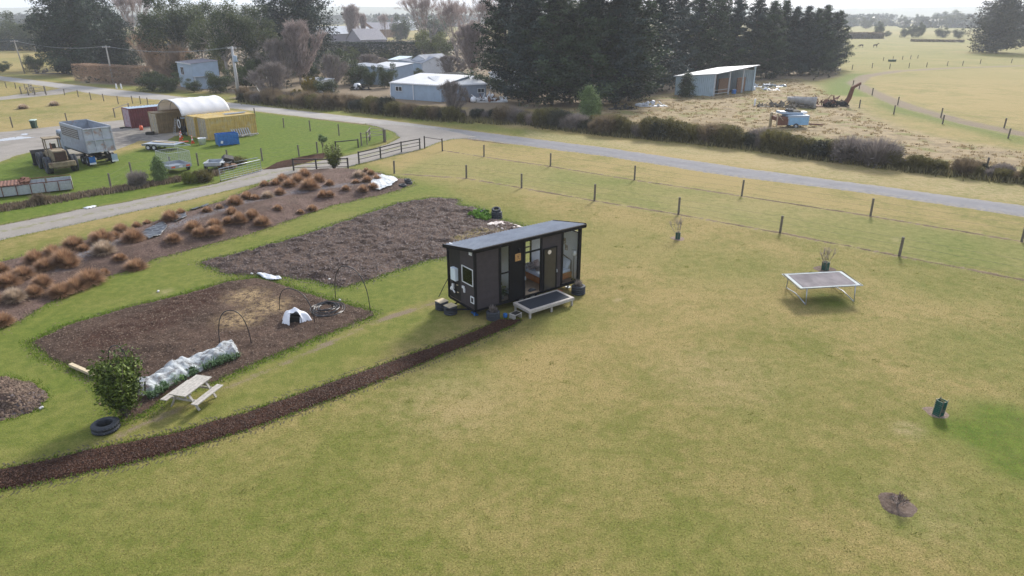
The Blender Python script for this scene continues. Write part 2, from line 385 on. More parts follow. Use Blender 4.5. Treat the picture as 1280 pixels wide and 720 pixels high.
g = mask(xn, yn, MID, 1.2); lush = np.maximum(lush, g * (.15 + .6 * n2) * smooth01((70 - yn) / 20 + .6)); dead = np.maximum(dead, g * .25 * n1)
for P_ in (PA, PB):
    e = band(xn, yn, P_[0:], .28); dead = np.maximum(dead, e * .5); bare = np.maximum(bare, band(xn, yn, P_, .17) * .95)
EB = [tuple(p) for p in LANE[19:26]]
bare = np.maximum(bare, band(xn, yn, EB, .5) * .9 * (n2 + .35))
DE = GP([(-120, 306), (0, 282), (100, 262), (150, 254.5), (270, 230)]); bare = np.maximum(bare, band(xn, yn, DE, .45) * .8)
# worn line where feet go between the table and the hut
WL = GP([(110, 560), (160, 540), (200, 522), (262, 494), (300, 478), (370, 448), (420, 425), (470, 402), (545, 378)])
bare = np.maximum(bare, band(xn, yn, WL, .36) * (.15 + 1.0 * fbm(xn, yn, 1.1, 77))); lush *= 1 - band(xn, yn, WL, .7) * .8
# yellow straw-mulched patches, dark ring patches and local greener spots on the big lawn
for (u, v, r_, a) in ((100, 700, 6, .45), (300, 640, 5, .35), (30, 650, 4, .5), (450, 560, 3.5, .3), (480, 690, 4, .3), (880, 690, 3, .3), (1230, 440, 4, .35), (1270, 640, 3.5, .4), (1240, 560, 3, .4), (760, 300, 5, .3), (900, 330, 5, .3), (1200, 350, 6, .3), (1060, 300, 5, .25), (560, 470, 2.5, .3), (1100, 600, 2, .3), (980, 540, 2.5, .2), (640, 380, 3, .3), (690, 395, 3, .35), (1035, 375, 1.4, .8), (1240, 545, 1.8, .95), (1265, 530, 2.2, .95), (1190, 535, 1.3, .8), (1280, 580, 2, .8), (1130, 650, 1.1, .5), (1230, 620, 1.5, .4), (1150, 520, 1.2, .3), (500, 245, 3, .5), (600, 235, 5, .4), (80, 480, 1.6, .9), (60, 470, 1.5, .7), (100, 520, 1.5, .6), (300, 440, 1, .4), (1000, 470, 3, .2), (700, 560, 4, .2), (1040, 335, 2, .3)):
    p = G(u, v); d_ = np.hypot(xn - p.x, yn - p.y) / r_; lush = np.maximum(lush, a * smooth01(1.3 - d_) * (.5 + .7 * n2))
for (u, v, r_, a) in ((1135, 537, .55, .9), (770, 374, .25, .9), (1122, 300, .6, .5), (205, 365, .5, .6), (900, 470, 3, .2), (560, 500, 3, .25), (1160, 640, 2, .2)):
    p = G(u, v); d_ = np.hypot(xn - p.x, yn - p.y) / r_; dead = np.maximum(dead, a * smooth01(1.3 - d_) * (.6 + .6 * n2))
dry += mask(xn, yn, FIELD, 4) * (.12 + .2 * n1); dry += mask(xn, yn, PADDOCK_L, 2) * .1
dead = np.maximum(dead, mask(xn, yn, PADDOCK_L, 2) * .2 * (n2 + .2))
farg = smooth01((yn - 140) / 60) * (xn > 40); dry += farg * .05; lush = np.maximum(lush, farg * .5 * n3)
e = band(xn, yn, FIELDRIM, 2.6); dead = np.maximum(dead, e * .3); bare = np.maximum(bare, e * (.55 + .5 * n2)); lush *= 1 - e
rough = mask(xn, yn, PADDOCK_R, 3); lush *= 1 - rough
lg = GP([(1020, 118), (1035, 100), (1062, 92), (1085, 92), (1075, 103), (1090, 118), (1115, 138), (1280, 180), (1280, 172), (1130, 136), (1100, 122)])
e = mask(xn, yn, lg, 3); lush = np.maximum(lush, e * .8); rough *= 1 - e; dry -= e * .4
DB = GP([(590, 128), (640, 123), (660, 130), (640, 140), (600, 148), (575, 152), (580, 140)]); bare = np.maximum(bare, mask(xn, yn, DB, 2)); 
UH = [tuple(G(u, v + 0))[:2] for u, v in ((300, 122), (400, 130), (500, 136), (560, 142), (640, 150), (720, 158), (850, 170), (1010, 190), (1210, 216), (1300, 228))]
bare = np.maximum(bare, band(xn, yn, UH, 2.8) * .8)
WOODS = GP([(92, 64), (92, 92), (100, 104), (180, 108), (300, 118), (420, 128), (600, 135), (760, 140), (840, 118), (1000, 105), (1050, 95), (1040, 70), (600, 50), (200, 55)])
bare = np.maximum(bare, mask(xn, yn, WOODS, 5) * 1.0 * (1 - mask(xn, yn, PADDOCK_R, 4)))
# tyre marks along the mulch strip
for k, a in (('lush', lush), ('dry', np.clip(dry, 0, 1)), ('bare', np.clip(bare, 0, 1)), ('rough', rough), ('dead', np.clip(dead, 0, 1))): A[k][nearm] = a
fm = ~nearm; A['dry'][fm] = .62 + (fbm(x[fm], y[fm], 180, 4) - .5) * 1.2; A['lush'][fm] = fbm(x[fm], y[fm], 240, 9) * .5
rb = np.zeros_like(x); rb[nearm] = rough * (.05 + .22 * np.maximum(0, fbm(xn, yn, 1.7, 12, 2) - .5) * 2); z = z + rb
idx = np.arange(nx * ny).reshape(ny, nx)
F = np.stack([idx[:-1, :-1], idx[:-1, 1:], idx[1:, 1:], idx[1:, :-1]], -1).reshape(-1, 4)
b = NB('lawn and pasture'); b.set(.95, 0, .15)
fine = b.noise(16, 4, .7); mid = b.noise(1.9, 6, .75); big = b.noise(.30, 7, .68); blade = b.noise(45, 2, .6); huge = b.noise(.05, 3, .5)
grass_g = b.mix(b.ramp(fine, .3, .7), (.105, .122, .02), (.185, .185, .042))
grass_d = b.mix(b.ramp(fine, .3, .7), (.25, .192, .068), (.365, .28, .118))
df = b.math('ADD', b.attr('dry'), b.math('MULTIPLY', b.math('SUBTRACT', b.mix(.5, big, mid), .5), 5.2)); df = b.math('ADD', df, .17, True)
c = b.mix(df, grass_g, grass_d); c = b.mix(b.ramp(huge, .35, .65, (.0,) * 3, (.28,) * 3), c, (.285, .22, .085))
lushc = b.mix(b.ramp(mid, .35, .65), (.07, .115, .010), (.135, .18, .022))
lf = b.math('MULTIPLY', b.attr('lush'), b.ramp(b.mix(.5, big, fine), .3, .55, (.55,) * 3, (1.25,) * 3), True); c = b.mix(lf, c, lushc)
deadc = b.mix(fine, (.36, .28, .16), (.42, .34, .19)); c = b.mix(b.math('MULTIPLY', b.attr('dead'), b.ramp(mid, .3, .6), True), c, deadc)
roughc = b.mix(b.ramp(b.noise(.6, 5, .7), .35, .65), (.20, .15, .085), (.37, .285, .165)); roughc = b.mix(b.ramp(b.noise(.25, 3), .52, .65), roughc, (.2, .19, .07)); c = b.mix(b.attr('rough'), c, roughc)
soil = b.mix(fine, (.15, .11, .08), (.27, .21, .15)); bf = b.math('MULTIPLY', b.math('SUBTRACT', b.math('ADD', b.attr('bare'), b.math('MULTIPLY', b.math('SUBTRACT', b.mix(.4, mid, fine), .5), 2.0)), .35), 3.0, True)
bf = b.math('MULTIPLY', bf, .9); c = b.mix(bf, c, soil)
sp_ = b.mix(.5, fine, blade); c = b.mix(1.0, c, b.ramp(sp_, .3, .68, (.45,) * 3, (1.36,) * 3), 'MULTIPLY')
b.color(c); b.bump(b.mix(.4, fine, blade), .8, .06)
ground = link('ground', npmesh('ground', np.stack([x, y, z], 1), F, b.m, A, True)); tag(ground, 'lawn and pasture running to the hills', kind='structure')

# ------------------------------------------------------------ sheets laid on the ground
def heightsheet(name, pts, cell, zf, m, kind='structure', label=None, margin=.7, attrs=None, smooth=True, parent=None):
    P = np.array(pts); x0, y0 = P.min(0) - margin - cell; x1, y1 = P.max(0) + margin + cell
    xs = np.arange(x0, x1, cell); ys = np.arange(max(y0, 8), y1, cell); X, Y = np.meshgrid(xs, ys); s = sdist(X, Y, pts)
    Z = zf(X, Y, s); keep = s > -margin; kc = keep[:-1, :-1] & keep[1:, :-1] & keep[:-1, 1:] & keep[1:, 1:]
    idx = np.arange(X.size).reshape(X.shape); F = np.stack([idx[:-1, :-1], idx[:-1, 1:], idx[1:, 1:], idx[1:, :-1]], -1)[kc]
    used, inv = np.unique(F.ravel(), return_inverse=True); V = np.stack([X.ravel(), Y.ravel(), Z.ravel()], 1)[used]
    at = {k: f(X, Y, s).ravel()[used] for k, f in (attrs or {}).items()}
    o = link(name, npmesh(name, V, inv.reshape(-1, 4), m, at, smooth), parent); tag(o, label, kind=kind); return o
def flatroad(top, n=.25, ns=1.2, seed=1):
    return lambda X, Y, s: np.clip((s + (fbm(X, Y, ns, seed, 3) - .5) * 2 * n) / .35, -1, 1) * top
b = NB('grey chip seal'); b.set(.9, 0, .2); n1_ = b.noise(.5, 5, .6); c = b.mix(b.ramp(n1_, .3, .7), (.135, .134, .14), (.20, .196, .204)); c = b.mix(b.ramp(b.noise(30, 3, .8), .35, .65), c, (.17, .17, .19)); c = b.mix(b.ramp(b.noise(.9, 6, .7), .55, .68), c, (.13, .13, .145))
c = b.mix(b.attr('west'), c, b.mix(b.ramp(n1_, .3, .7), (.27, .25, .23), (.37, .345, .315))); c = b.mix(b.math('MULTIPLY', b.attr('track'), b.ramp(b.noise(1.5, 4), .3, .6, (.05,) * 3, (.42,) * 3), True), c, (.26, .255, .255)); c = b.mix(b.math('MULTIPLY', b.attr('edge'), b.ramp(b.noise(3, 5), .4, .6), True), c, (.27, .235, .18)); b.color(c); b.bump(b.noise(40, 3), .4, .02); M_seal = b.m
b = NB('pale gravel'); b.set(.95, 0, .15); c = b.mix(b.ramp(b.noise(.8, 5, .6), .3, .7), (.26, .235, .21), (.355, .325, .29)); c = b.mix(b.ramp(b.noise(18, 4, .8), .4, .6), c, (.22, .2, .18))
c = b.mix(b.math('MULTIPLY', b.attr('mid'), b.ramp(b.noise(2.5, 5), .42, .6), True), c, (.19, .19, .08)); c = b.mix(b.math('MULTIPLY', b.attr('damp'), b.ramp(b.noise(1.2, 4), .3, .6), True), c, (.13, .12, .11)); b.color(c); b.bump(b.noise(25, 4, .8), .6, .04); M_gravel = b.m
LU, LLo = LANE[:13], LANE[15:][::-1]
def near(p, pts):
    best = None
    for (ax, ay), (bx_, by_) in zip(pts, pts[1:]):
        dx, dy = bx_ - ax, by_ - ay; t = max(0, min(1, ((p[0] - ax) * dx + (p[1] - ay) * dy) / (dx * dx + dy * dy))); q = (ax + t * dx, ay + t * dy); d = math.hypot(q[0] - p[0], q[1] - p[1])
        if best is None or d < best[0]: best = (d, q)
    return best[1]
LCEN = [((p[0] + near(p, LLo)[0]) / 2, (p[1] + near(p, LLo)[1]) / 2) for p in LU]
edge = lambda X, Y, s: 1 - smooth01((s) / .9)
heightsheet('road', LANE, .55, flatroad(.045), M_seal, label='narrow chip sealed lane crossing behind the lawn', attrs={'edge': edge, 'track': lambda X, Y, s: np.exp(-((seg_dist(X, Y, LCEN) - .95) / .38) ** 2), 'west': lambda X, Y, s: smooth01((-5 - X) / 9)}, margin=.9)
LCL = None
cl = [((a[0] + c_[0]) / 2, (a[1] + c_[1]) / 2) for a, c_ in zip(GP([(-120, 306), (0, 282), (150, 254.5), (327, 213), (447, 192), (490, 178)]), GP([(-120, 326), (0, 300), (160, 266), (365, 218), (449, 205), (530, 186)]))]
heightsheet('driveway', DRIVE, .4, lambda X, Y, s: flatroad(.06, .22, 1.0, 5)(X, Y, s) + .004, M_gravel, label='gravel driveway from the lane past the berm', attrs={'mid': lambda X, Y, s: .95 * smooth01(1.2 - seg_dist(X, Y, cl) / .4), 'damp': lambda X, Y, s: .25 * smooth01(1 - s / .6)}, margin=.9)
DAMP = [tuple(G(150, 178))[:2], tuple(G(170, 166))[:2]]
heightsheet('gravel_yard', YARD, .6, flatroad(.05, .5, 2.4, 7), M_gravel, label='gravel yard in front of the containers', attrs={'mid': lambda X, Y, s: .3 * (fbm(X, Y, 4, 3) > .6), 'damp': lambda X, Y, s: smooth01(1.3 - seg_dist(X, Y, DAMP) / 4) + .3 * (fbm(X, Y, 3, 9) > .62)}, margin=1.2)
heightsheet('farm_track', TRACK, .8, flatroad(.05, .3, 2.4, 9), M_gravel, label='pale track through the left paddock', attrs={'mid': lambda X, Y, s: X * 0, 'damp': lambda X, Y, s: X * 0}, margin=1.2)
def soilmat(name, dark_, light, fleck, spread=.5, straw=None, dark=None):
    b = NB(name); b.set(.97, 0, .1); n = b.noise(9, 5, .75); c = b.mix(b.ramp(n, .33, .67), dark_, light)
    c = b.mix(b.ramp(b.noise(28, 3, .7), .62, .7), c, fleck); c = b.mix(1.0, c, b.ramp(b.noise(.6, 4, .6), .3, .7, (.75,) * 3, (1.2,) * 3), 'MULTIPLY'); c = b.mix(1.0, c, b.ramp(b.noise(.22, 4, .65), .35, .62, (.6,) * 3, (1.25,) * 3), 'MULTIPLY')
    if dark: c = b.mix(b.math('MULTIPLY', b.attr('dark'), b.ramp(b.noise(1.3, 5, .7), .3, .5), True), c, b.mix(b.ramp(n, .35, .7), dark, (.095, .052, .038)))
    if straw: c = b.mix(b.math('MULTIPLY', b.attr('straw'), b.ramp(b.noise(4, 5, .7), .38, .55), True), c, straw)
    b.color(c); b.bump(b.mix(.5, b.noise(14, 4, .8), b.noise(50, 3, .7)), 1.0, .07); return b.m
M_mulch = soilmat('dark chocolate mulch', (.024, .011, .007), (.075, .034, .021), (.11, .055, .034))
M_bed1 = soilmat('bark mulch of the lower bed', (.04, .024, .017), (.125, .083, .063), (.23, .17, .135), straw=(.36, .26, .14), dark=(.032, .016, .012))
M_bed2 = soilmat('dug soil of the upper bed', (.05, .033, .026), (.165, .118, .095), (.25, .195, .165), straw=(.3, .24, .1))
M_berm = soilmat('bark chips of the berm', (.075, .046, .038), (.19, .132, .11), (.34, .27, .23), straw=(.2, .2, .22))
M_pit = soilmat('pale bark ring', (.17, .12, .095), (.34, .26, .21), (.46, .38, .31))
def bedz(h, rough, n=.2, seed=3, w=.5, clod=.3):
    def f(X, Y, s):
        e = s + (fbm(X, Y, .9, seed, 4) - .5) * 2.6 * n
        return np.clip(e / .25, -1, .35) * .1 + smooth01(e / w) * (h + np.maximum(-h * .6, rough * (fbm(X, Y, clod, seed + 3, 4) - .45) * 2))
    return f
STR = [G(300, 400), G(335, 385), G(310, 372)]
bed_straw = lambda X, Y, s: np.maximum.reduce([.95 * smooth01(1.3 - np.hypot(X - p.x, Y - p.y) / 1.3) for p in STR])
DK = [tuple(G(130, 425))[:2], tuple(G(200, 400))[:2], tuple(G(250, 372))[:2]]
heightsheet('lower_garden_bed', BED1, .11, bedz(.05, .085, .16, 3, .5, .35), M_bed1, label='mulched garden bed with hoops beside the picnic table', attrs={'straw': bed_straw, 'dark': lambda X, Y, s: smooth01(1.45 - seg_dist(X, Y, DK) / 1.3)})
b2s = lambda X, Y, s: .8 * smooth01(1.3 - seg_dist(X, Y, GP([(575, 300), (600, 292), (620, 290)])) / .7)
heightsheet('upper_garden_bed', BED2, .13, bedz(.06, .26, .22, 9, .5, .55), M_bed2, label='dug over garden bed behind the cabin', attrs={'straw': b2s})
def bermz(X, Y, s):
    e = s + (fbm(X, Y, 1.0, 4) - .5) * .5
    return np.clip(e / .25, -1, .35) * .1 + smooth01(e / 2.2) * (.42 + .3 * (fbm(X, Y, 3.5, 6) - .3)) + smooth01(e / .4) * .04 * (fbm(X, Y, .3, 8) - .5)
GREY = GP([(450, 236), (400, 243), (350, 250), (300, 262), (215, 292), (120, 320), (80, 345)])
heightsheet('bark_berm', BERM, .14, bermz, M_berm, label='raised bank of bark chips planted with brown tussocks', attrs={'straw': lambda X, Y, s: .8 * smooth01(1.2 - seg_dist(X, Y, GREY) / .8)})
def berm_h(px, py): 
    X = np.array([px]); Y = np.array([py]); return float(bermz(X, Y, sdist(X, Y, BERM))[0])
heightsheet('mulch_path', STRIP, .09, bedz(.035, .03, .08, 21, .3), M_mulch, label='dark chocolate mulch path laid across the lawn to the cabin')
def heapz(X, Y, s):
    e = s + (fbm(X, Y, .8, 14) - .5) * .5
    return np.clip(e / .25, -1, .35) * .1 + smooth01(e / 1.5) * (.55 + .25 * (fbm(X, Y, .7, 6) - .5)) 
o = heightsheet('compost_heap', HEAP, .09, heapz, M_berm, kind=None, attrs={'straw': lambda X, Y, s: .4 * (fbm(X, Y, .5, 2) > .5)}); tag(o, 'low heap of brown garden waste on the grass at the left edge', 'compost heap')
heightsheet('planted_strip', SIDEBED, .2, bedz(.05, .05, .15, 23), M_mulch, label='dark soil strip under the young trees beside the driveway')

# ------------------------------------------------------------ loose litter: bark chips, clods, blades (nobody could count them)
def scatter_in(pts, n, seed, inset=0.0):
    r = np.random.default_rng(seed); P = np.array(pts); lo, hi = P.min(0), P.max(0); out = np.zeros((0, 2))
    while len(out) < n:
        q = lo + r.random((n * 2, 2)) * (hi - lo); q = q[(sdist(q[:, 0], q[:, 1], pts) > inset) & (q[:, 1] > 9)]; out = np.concatenate([out, q])
    return out[:n]
def chips(name, pos, zpos, size, m, label, seed=0, lift=.5, flat=.25):
    r = np.random.default_rng(seed); n = len(pos); s = size * (.4 + 1.1 * r.random(n) ** 2)
    base = np.array([[-1, -.6, 0], [1, -.5, 0], [.2, .7, 0], [0, 0, .7]]); a = r.random(n) * 6.28; ca, sa = np.cos(a), np.sin(a)
    V = base[None] * s[:, None, None]; V[:, :, 2] *= (flat + lift * r.random(n))[:, None] * 2
    Xr = V[:, :, 0] * ca[:, None] - V[:, :, 1] * sa[:, None]; Yr = V[:, :, 0] * sa[:, None] + V[:, :, 1] * ca[:, None]
    V = np.stack([Xr + pos[:, 0:1], Yr + pos[:, 1:2], V[:, :, 2] + zpos[:, None]], -1).reshape(-1, 3)
    k = np.arange(n)[:, None] * 4; F = np.concatenate([k + np.array([[0, 1, 3]]), k + np.array([[1, 2, 3]]), k + np.array([[2, 0, 3]])])
    t = np.repeat(r.random(n), 4); o = link(name, npmesh(name, V, F, m, {'tint': t})); tag(o, label, kind='stuff'); return o
M_chip1 = leafmat('bark chip', (.045, .026, .018), (.20, .14, .10)); M_chip2 = leafmat('soil clod', (.04, .028, .025), (.15, .112, .104)); M_chip3 = leafmat('dark chip', (.018, .008, .005), (.09, .043, .027))
for nm, pts, n, sz, m_, zf, lb, sd_ in (('bark_chips', BED1, 16000, .036, M_chip1, bedz(.05, .085, .16, 3, .5, .35), 'bark chips lying over the lower garden bed', 1), ('soil_clods', BED2, 20000, .06, M_chip2, bedz(.06, .26, .22, 9, .5, .55), 'dug clods over the upper garden bed', 2),
                              ('bark_chips', BERM, 26000, .045, M_chip1, bermz, 'bark chips over the tussock berm', 3), ('mulch_chips', STRIP, 16000, .035, M_chip3, bedz(.035, .03, .08, 21, .3), 'chips of dark mulch on the path', 4), ('heap_litter', HEAP, 5000, .07, M_chip1, heapz, 'dry stalks and litter over the garden waste heap', 5)):
    p = scatter_in(pts, n, sd_, -.05); chips(nm, p, zf(p[:, 0], p[:, 1], sdist(p[:, 0], p[:, 1], pts)), sz, m_, lb, sd_)
def blades(name, pos, zpos, h, w, m, label, seed=0, tint=None, kind='stuff'):
    r = np.random.default_rng(seed); n = len(pos); hh = h * (.5 + .8 * r.random(n)); a = r.random(n) * 6.28; lean = (r.random(n) - .2) * .9; la = r.random(n) * 6.28
    b0 = np.stack([pos[:, 0] - np.cos(a) * w, pos[:, 1] - np.sin(a) * w, zpos], 1); b1 = np.stack([pos[:, 0] + np.cos(a) * w, pos[:, 1] + np.sin(a) * w, zpos], 1)
    t = np.stack([pos[:, 0] + np.cos(la) * lean * hh, pos[:, 1] + np.sin(la) * lean * hh, zpos + hh], 1)
    V = np.stack([b0, b1, t], 1).reshape(-1, 3); F = np.arange(3 * n).reshape(-1, 3)
    o = link(name, npmesh(name, V, F, m, {'tint': np.repeat(r.random(n) if tint is None else tint, 3)})); tag(o, label, kind=kind); return o
M_blade = leafmat('grass blade', (.16, .16, .05), (.36, .29, .12), trans=.55); M_bladeL = leafmat('lush grass blade', (.08, .14, .012), (.17, .26, .03), trans=.3)
M_straw = leafmat('straw blade', (.22, .165, .09), (.42, .33, .19), trans=.45)
# lawn blades over the near lawn, avoiding beds
LAWN = GP([(-60, 760), (1340, 760), (1340, 350), (1124, 322), (848, 270), (560, 232), (640, 300), (640, 420), (0, 620)])
p = scatter_in(LAWN, 150000, 31); blades('lawn_grass', p, np.zeros(len(p)), .024, .016, M_blade, 'short mown grass of the big lawn', 31)
def edge_scatter(pts, n, w, seed, outset=.08):
    r = np.random.default_rng(seed); P = np.array(list(pts) + [pts[0]]); d = np.hypot(*(P[1:] - P[:-1]).T); k = r.choice(len(d), n, p=d / d.sum()); t = r.random(n)[:, None]
    q = P[k] * (1 - t) + P[k + 1] * t; q += r.normal(0, w, (n, 2)); s = sdist(q[:, 0], q[:, 1], pts); q = q[(s < outset) & (s > -w * 3) & (q[:, 1] > 10)]; return q
q = np.concatenate([edge_scatter(BED1, 9000, .22, 41, .2), edge_scatter(BED2, 9000, .25, 42, .25), edge_scatter(BERM, 8000, .2, 43), edge_scatter(STRIP, 5000, .08, 44, .02), edge_scatter(DRIVE, 9000, .2, 45), edge_scatter(HEAP, 1500, .15, 46)])
blades('bed_edge_grass', q, np.zeros(len(q)), .09, .018, M_bladeL, 'longer grass along the edges of beds and drive', 47)
# rough paddock tussocks: a mass
q = scatter_in(PADDOCK_R, 1900, 51, 1); nb = 12
cen = np.repeat(q, nb, 0); sc = np.repeat(.5 + 1.1 * rng.random(len(q)) ** 2, nb); cen = cen + rng.normal(0, .22, cen.shape) * sc[:, None]
zz = .03 + .0 * cen[:, 0]; blades('rough_pasture_grass', cen, zz, .2, .09, M_straw, 'straw coloured rough pasture beyond the hedgerow', 52)

# tread marks either side of the mulch path
def smoothpoly(px, n=240):
    P = np.array(GP(px)); d = np.concatenate([[0], np.cumsum(np.hypot(*np.diff(P, axis=0).T))]); t = np.linspace(0, d[-1], n); return np.stack([np.interp(t, d, P[:, 0]), np.interp(t, d, P[:, 1])], 1), d[-1]
up, _ = smoothpoly([(-80, 607), (0, 588), (42, 579), (125, 560), (225, 540), (320, 512), (450, 466), (560, 427), (610, 407)]); lo, _ = smoothpoly([(-80, 634), (0, 613), (60, 601), (150, 582), (225, 563), (320, 534), (450, 486), (560, 441), (640, 408)])
V = []; r = np.random.default_rng(77)
for P, s_ in ((up, 1), (lo, -1)):
    d = np.diff(P, axis=0); L = np.hypot(*d.T); cum = np.concatenate([[0], np.cumsum(L)]); t = np.arange(0, cum[-1], .145); X = np.interp(t, cum, P[:, 0]); Y = np.interp(t, cum, P[:, 1]); i = np.clip(np.searchsorted(cum, t), 1, len(L)) - 1; dx, dy = d[i, 0] / L[i], d[i, 1] / L[i]
    for k in range(len(t)):
        for row, sl in ((.14, .5), (.36, -.5)):
            if r.random() < .22 + .4 * vnoise(X[k], Y[k], 2.2, 5): continue
            nx_, ny_ = -dy[k] * s_, dx[k] * s_; o = row + .04 * r.normal(); cx, cy = X[k] + nx_ * o, Y[k] + ny_ * o; ax, ay = dx[k] * sl + nx_ * .85, dy[k] * sl + ny_ * .85; h = .085; w = .022
            px_, py_ = -ay, ax; V += [(cx - ax * h - px_ * w, cy - ay * h - py_ * w, .005), (cx + ax * h - px_ * w, cy + ay * h - py_ * w, .005), (cx + ax * h * .9 + px_ * w, cy + ay * h * .9 + py_ * w, .011), (cx - ax * h * .9 + px_ * w, cy - ay * h * .9 + py_ * w, .011)]
V = np.array(V); tag(link('tyre_tread_marks', npmesh('tyre_tread_marks', V, np.arange(len(V)).reshape(-1, 4), mat('pressed muddy grass', (.085, .072, .038), .95, var=.4, vscale=5))), 'pressed tread marks in the grass beside the mulch path', kind='stuff')

def offset_strip(P, off, w):
    P = [Vector((p[0], p[1], 0)) for p in P]; A_, B_ = [], []
    for i, p in enumerate(P):
        d = (P[min(i + 1, len(P) - 1)] - P[max(i - 1, 0)]).normalized(); n = Vector((-d.y, d.x, 0)); A_.append(tuple((p + n * (off + w))[:2])); B_.append(tuple((p + n * (off - w))[:2]))
    return A_ + B_[::-1]
M_strip = soilmat('sprayed bare earth', (.10, .07, .045), (.22, .165, .11), (.3, .25, .17))
stripz = lambda X, Y, s: np.clip((s + (fbm(X, Y, .6, 61, 3) - .52) * .42) / .12, -1, .3) * .05
for P_, off, w, lb in ((PA, 0, .16, 'bare brown strip under the inner wire fence'), (PB, 0, .15, 'bare brown strip under the outer wire fence'), (EB, .35, .22, 'brown gravelly edge of the lane')):
    heightsheet('bare_strip', offset_strip(P_, off, w), .15, stripz, M_strip, label=lb, margin=.25)

def spill(pts, n, w, size, m, label, seed, out=.35):
    q = edge_scatter(pts, n, w, seed, out); q = q[sdist(q[:, 0], q[:, 1], pts) < .12]; chips('spilled_chips', q, np.zeros(len(q)) + .005, size, m, label, seed, .3, .2)
spill(BED1, 5000, .28, .035, M_chip1, 'bark chips spilled on the grass round the lower bed', 81); spill(BED2, 5000, .32, .045, M_chip2, 'crumbs of soil spilled on the grass round the upper bed', 82); spill(STRIP, 7000, .12, .03, M_chip3, 'dark mulch spilled along both sides of the path', 83, .3); spill(BERM, 6000, .35, .045, M_chip1, 'bark chips spilled on the grass below the berm', 84)
q = scatter_in(LAWN, 90, 85); r = np.random.default_rng(86); k = r.integers(10, 46, len(q)); q = np.repeat(q, k, 0) + r.normal(0, .09, (k.sum(), 2)); blades('lawn_weeds', q, np.zeros(len(q)), .035, .014, leafmat('lawn weeds', (.10, .13, .025), (.24, .25, .06), trans=.5), 'small weeds and taller tufts dotted through the lawn', 87)

# ------------------------------------------------------------ vegetation builders
def leaves(cen, size, r, squash=1.0, asp=.45, updown=.6):
    """one triangle per leaf clump piece at each centre, random orientation"""
    n = len(cen); d = r.normal(size=(n, 3)); d[:, 2] *= updown; d /= np.linalg.norm(d, axis=1)[:, None]
    e = np.cross(d, r.normal(size=(n, 3))); e /= np.linalg.norm(e, axis=1)[:, None]; s = (size * (.5 + r.random(n)))[:, None]
    V = np.stack([cen - d * s * .5 - e * s * asp * .5, cen - d * s * .3 + e * s * asp * .5, cen + d * s * .6], 1).reshape(-1, 3); return V
def crownmesh(name, V, tint, m): return npmesh(name, V, np.arange(len(V)).reshape(-1, 3), m, {'tint': np.repeat(np.clip(tint, 0, 1), 3)})
def limbs_mesh(name, segs, m, n=5):
    mb = MB()
    for a, b, ra, rb in segs: mb.tube([a, b], [ra, rb], n)
    return mb.mesh(name, m, True)
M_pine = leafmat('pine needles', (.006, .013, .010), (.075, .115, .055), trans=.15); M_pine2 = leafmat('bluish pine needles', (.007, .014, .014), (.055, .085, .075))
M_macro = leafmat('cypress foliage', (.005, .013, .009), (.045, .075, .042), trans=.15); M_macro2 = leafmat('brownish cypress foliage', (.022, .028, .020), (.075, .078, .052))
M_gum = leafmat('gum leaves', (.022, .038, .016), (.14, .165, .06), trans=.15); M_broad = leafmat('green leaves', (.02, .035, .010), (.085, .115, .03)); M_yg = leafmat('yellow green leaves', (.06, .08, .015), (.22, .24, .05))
M_twig = leafmat('bare brown twigs', (.12, .102, .095), (.30, .26, .24), trans=.25); M_twigp = leafmat('pinkish bare twigs', (.21, .165, .15), (.46, .375, .345), trans=.3); M_twigw = leafmat('tan willow twigs', (.25, .165, .11), (.50, .36, .25), trans=.3)
M_gorse = leafmat('gorse', (.035, .037, .014), (.22, .19, .07), trans=.25); M_gorsey = leafmat('flowering gorse', (.05, .05, .012), (.38, .27, .03)); M_shr = leafmat('hedge twigs', (.06, .045, .028), (.27, .205, .13), trans=.3)
M_shr2 = leafmat('undergrowth', (.03, .034, .02), (.12, .11, .065)); M_cyp = leafmat('young cypress', (.08, .125, .04), (.27, .37, .13)); M_tus = leafmat('tussock blades', (.25, .14, .078), (.62, .415, .265), trans=.4); M_tusp = leafmat('pale tussock blades', (.38, .29, .21), (.68, .56, .44), trans=.5)
M_veg = leafmat('leek leaves', (.03, .065, .03), (.13, .21, .09), trans=.2); M_rhub = leafmat('bright lettuce leaves', (.10, .22, .02), (.3, .48, .08)); M_cab = leafmat('shrub leaves', (.025, .045, .006), (.14, .19, .025))

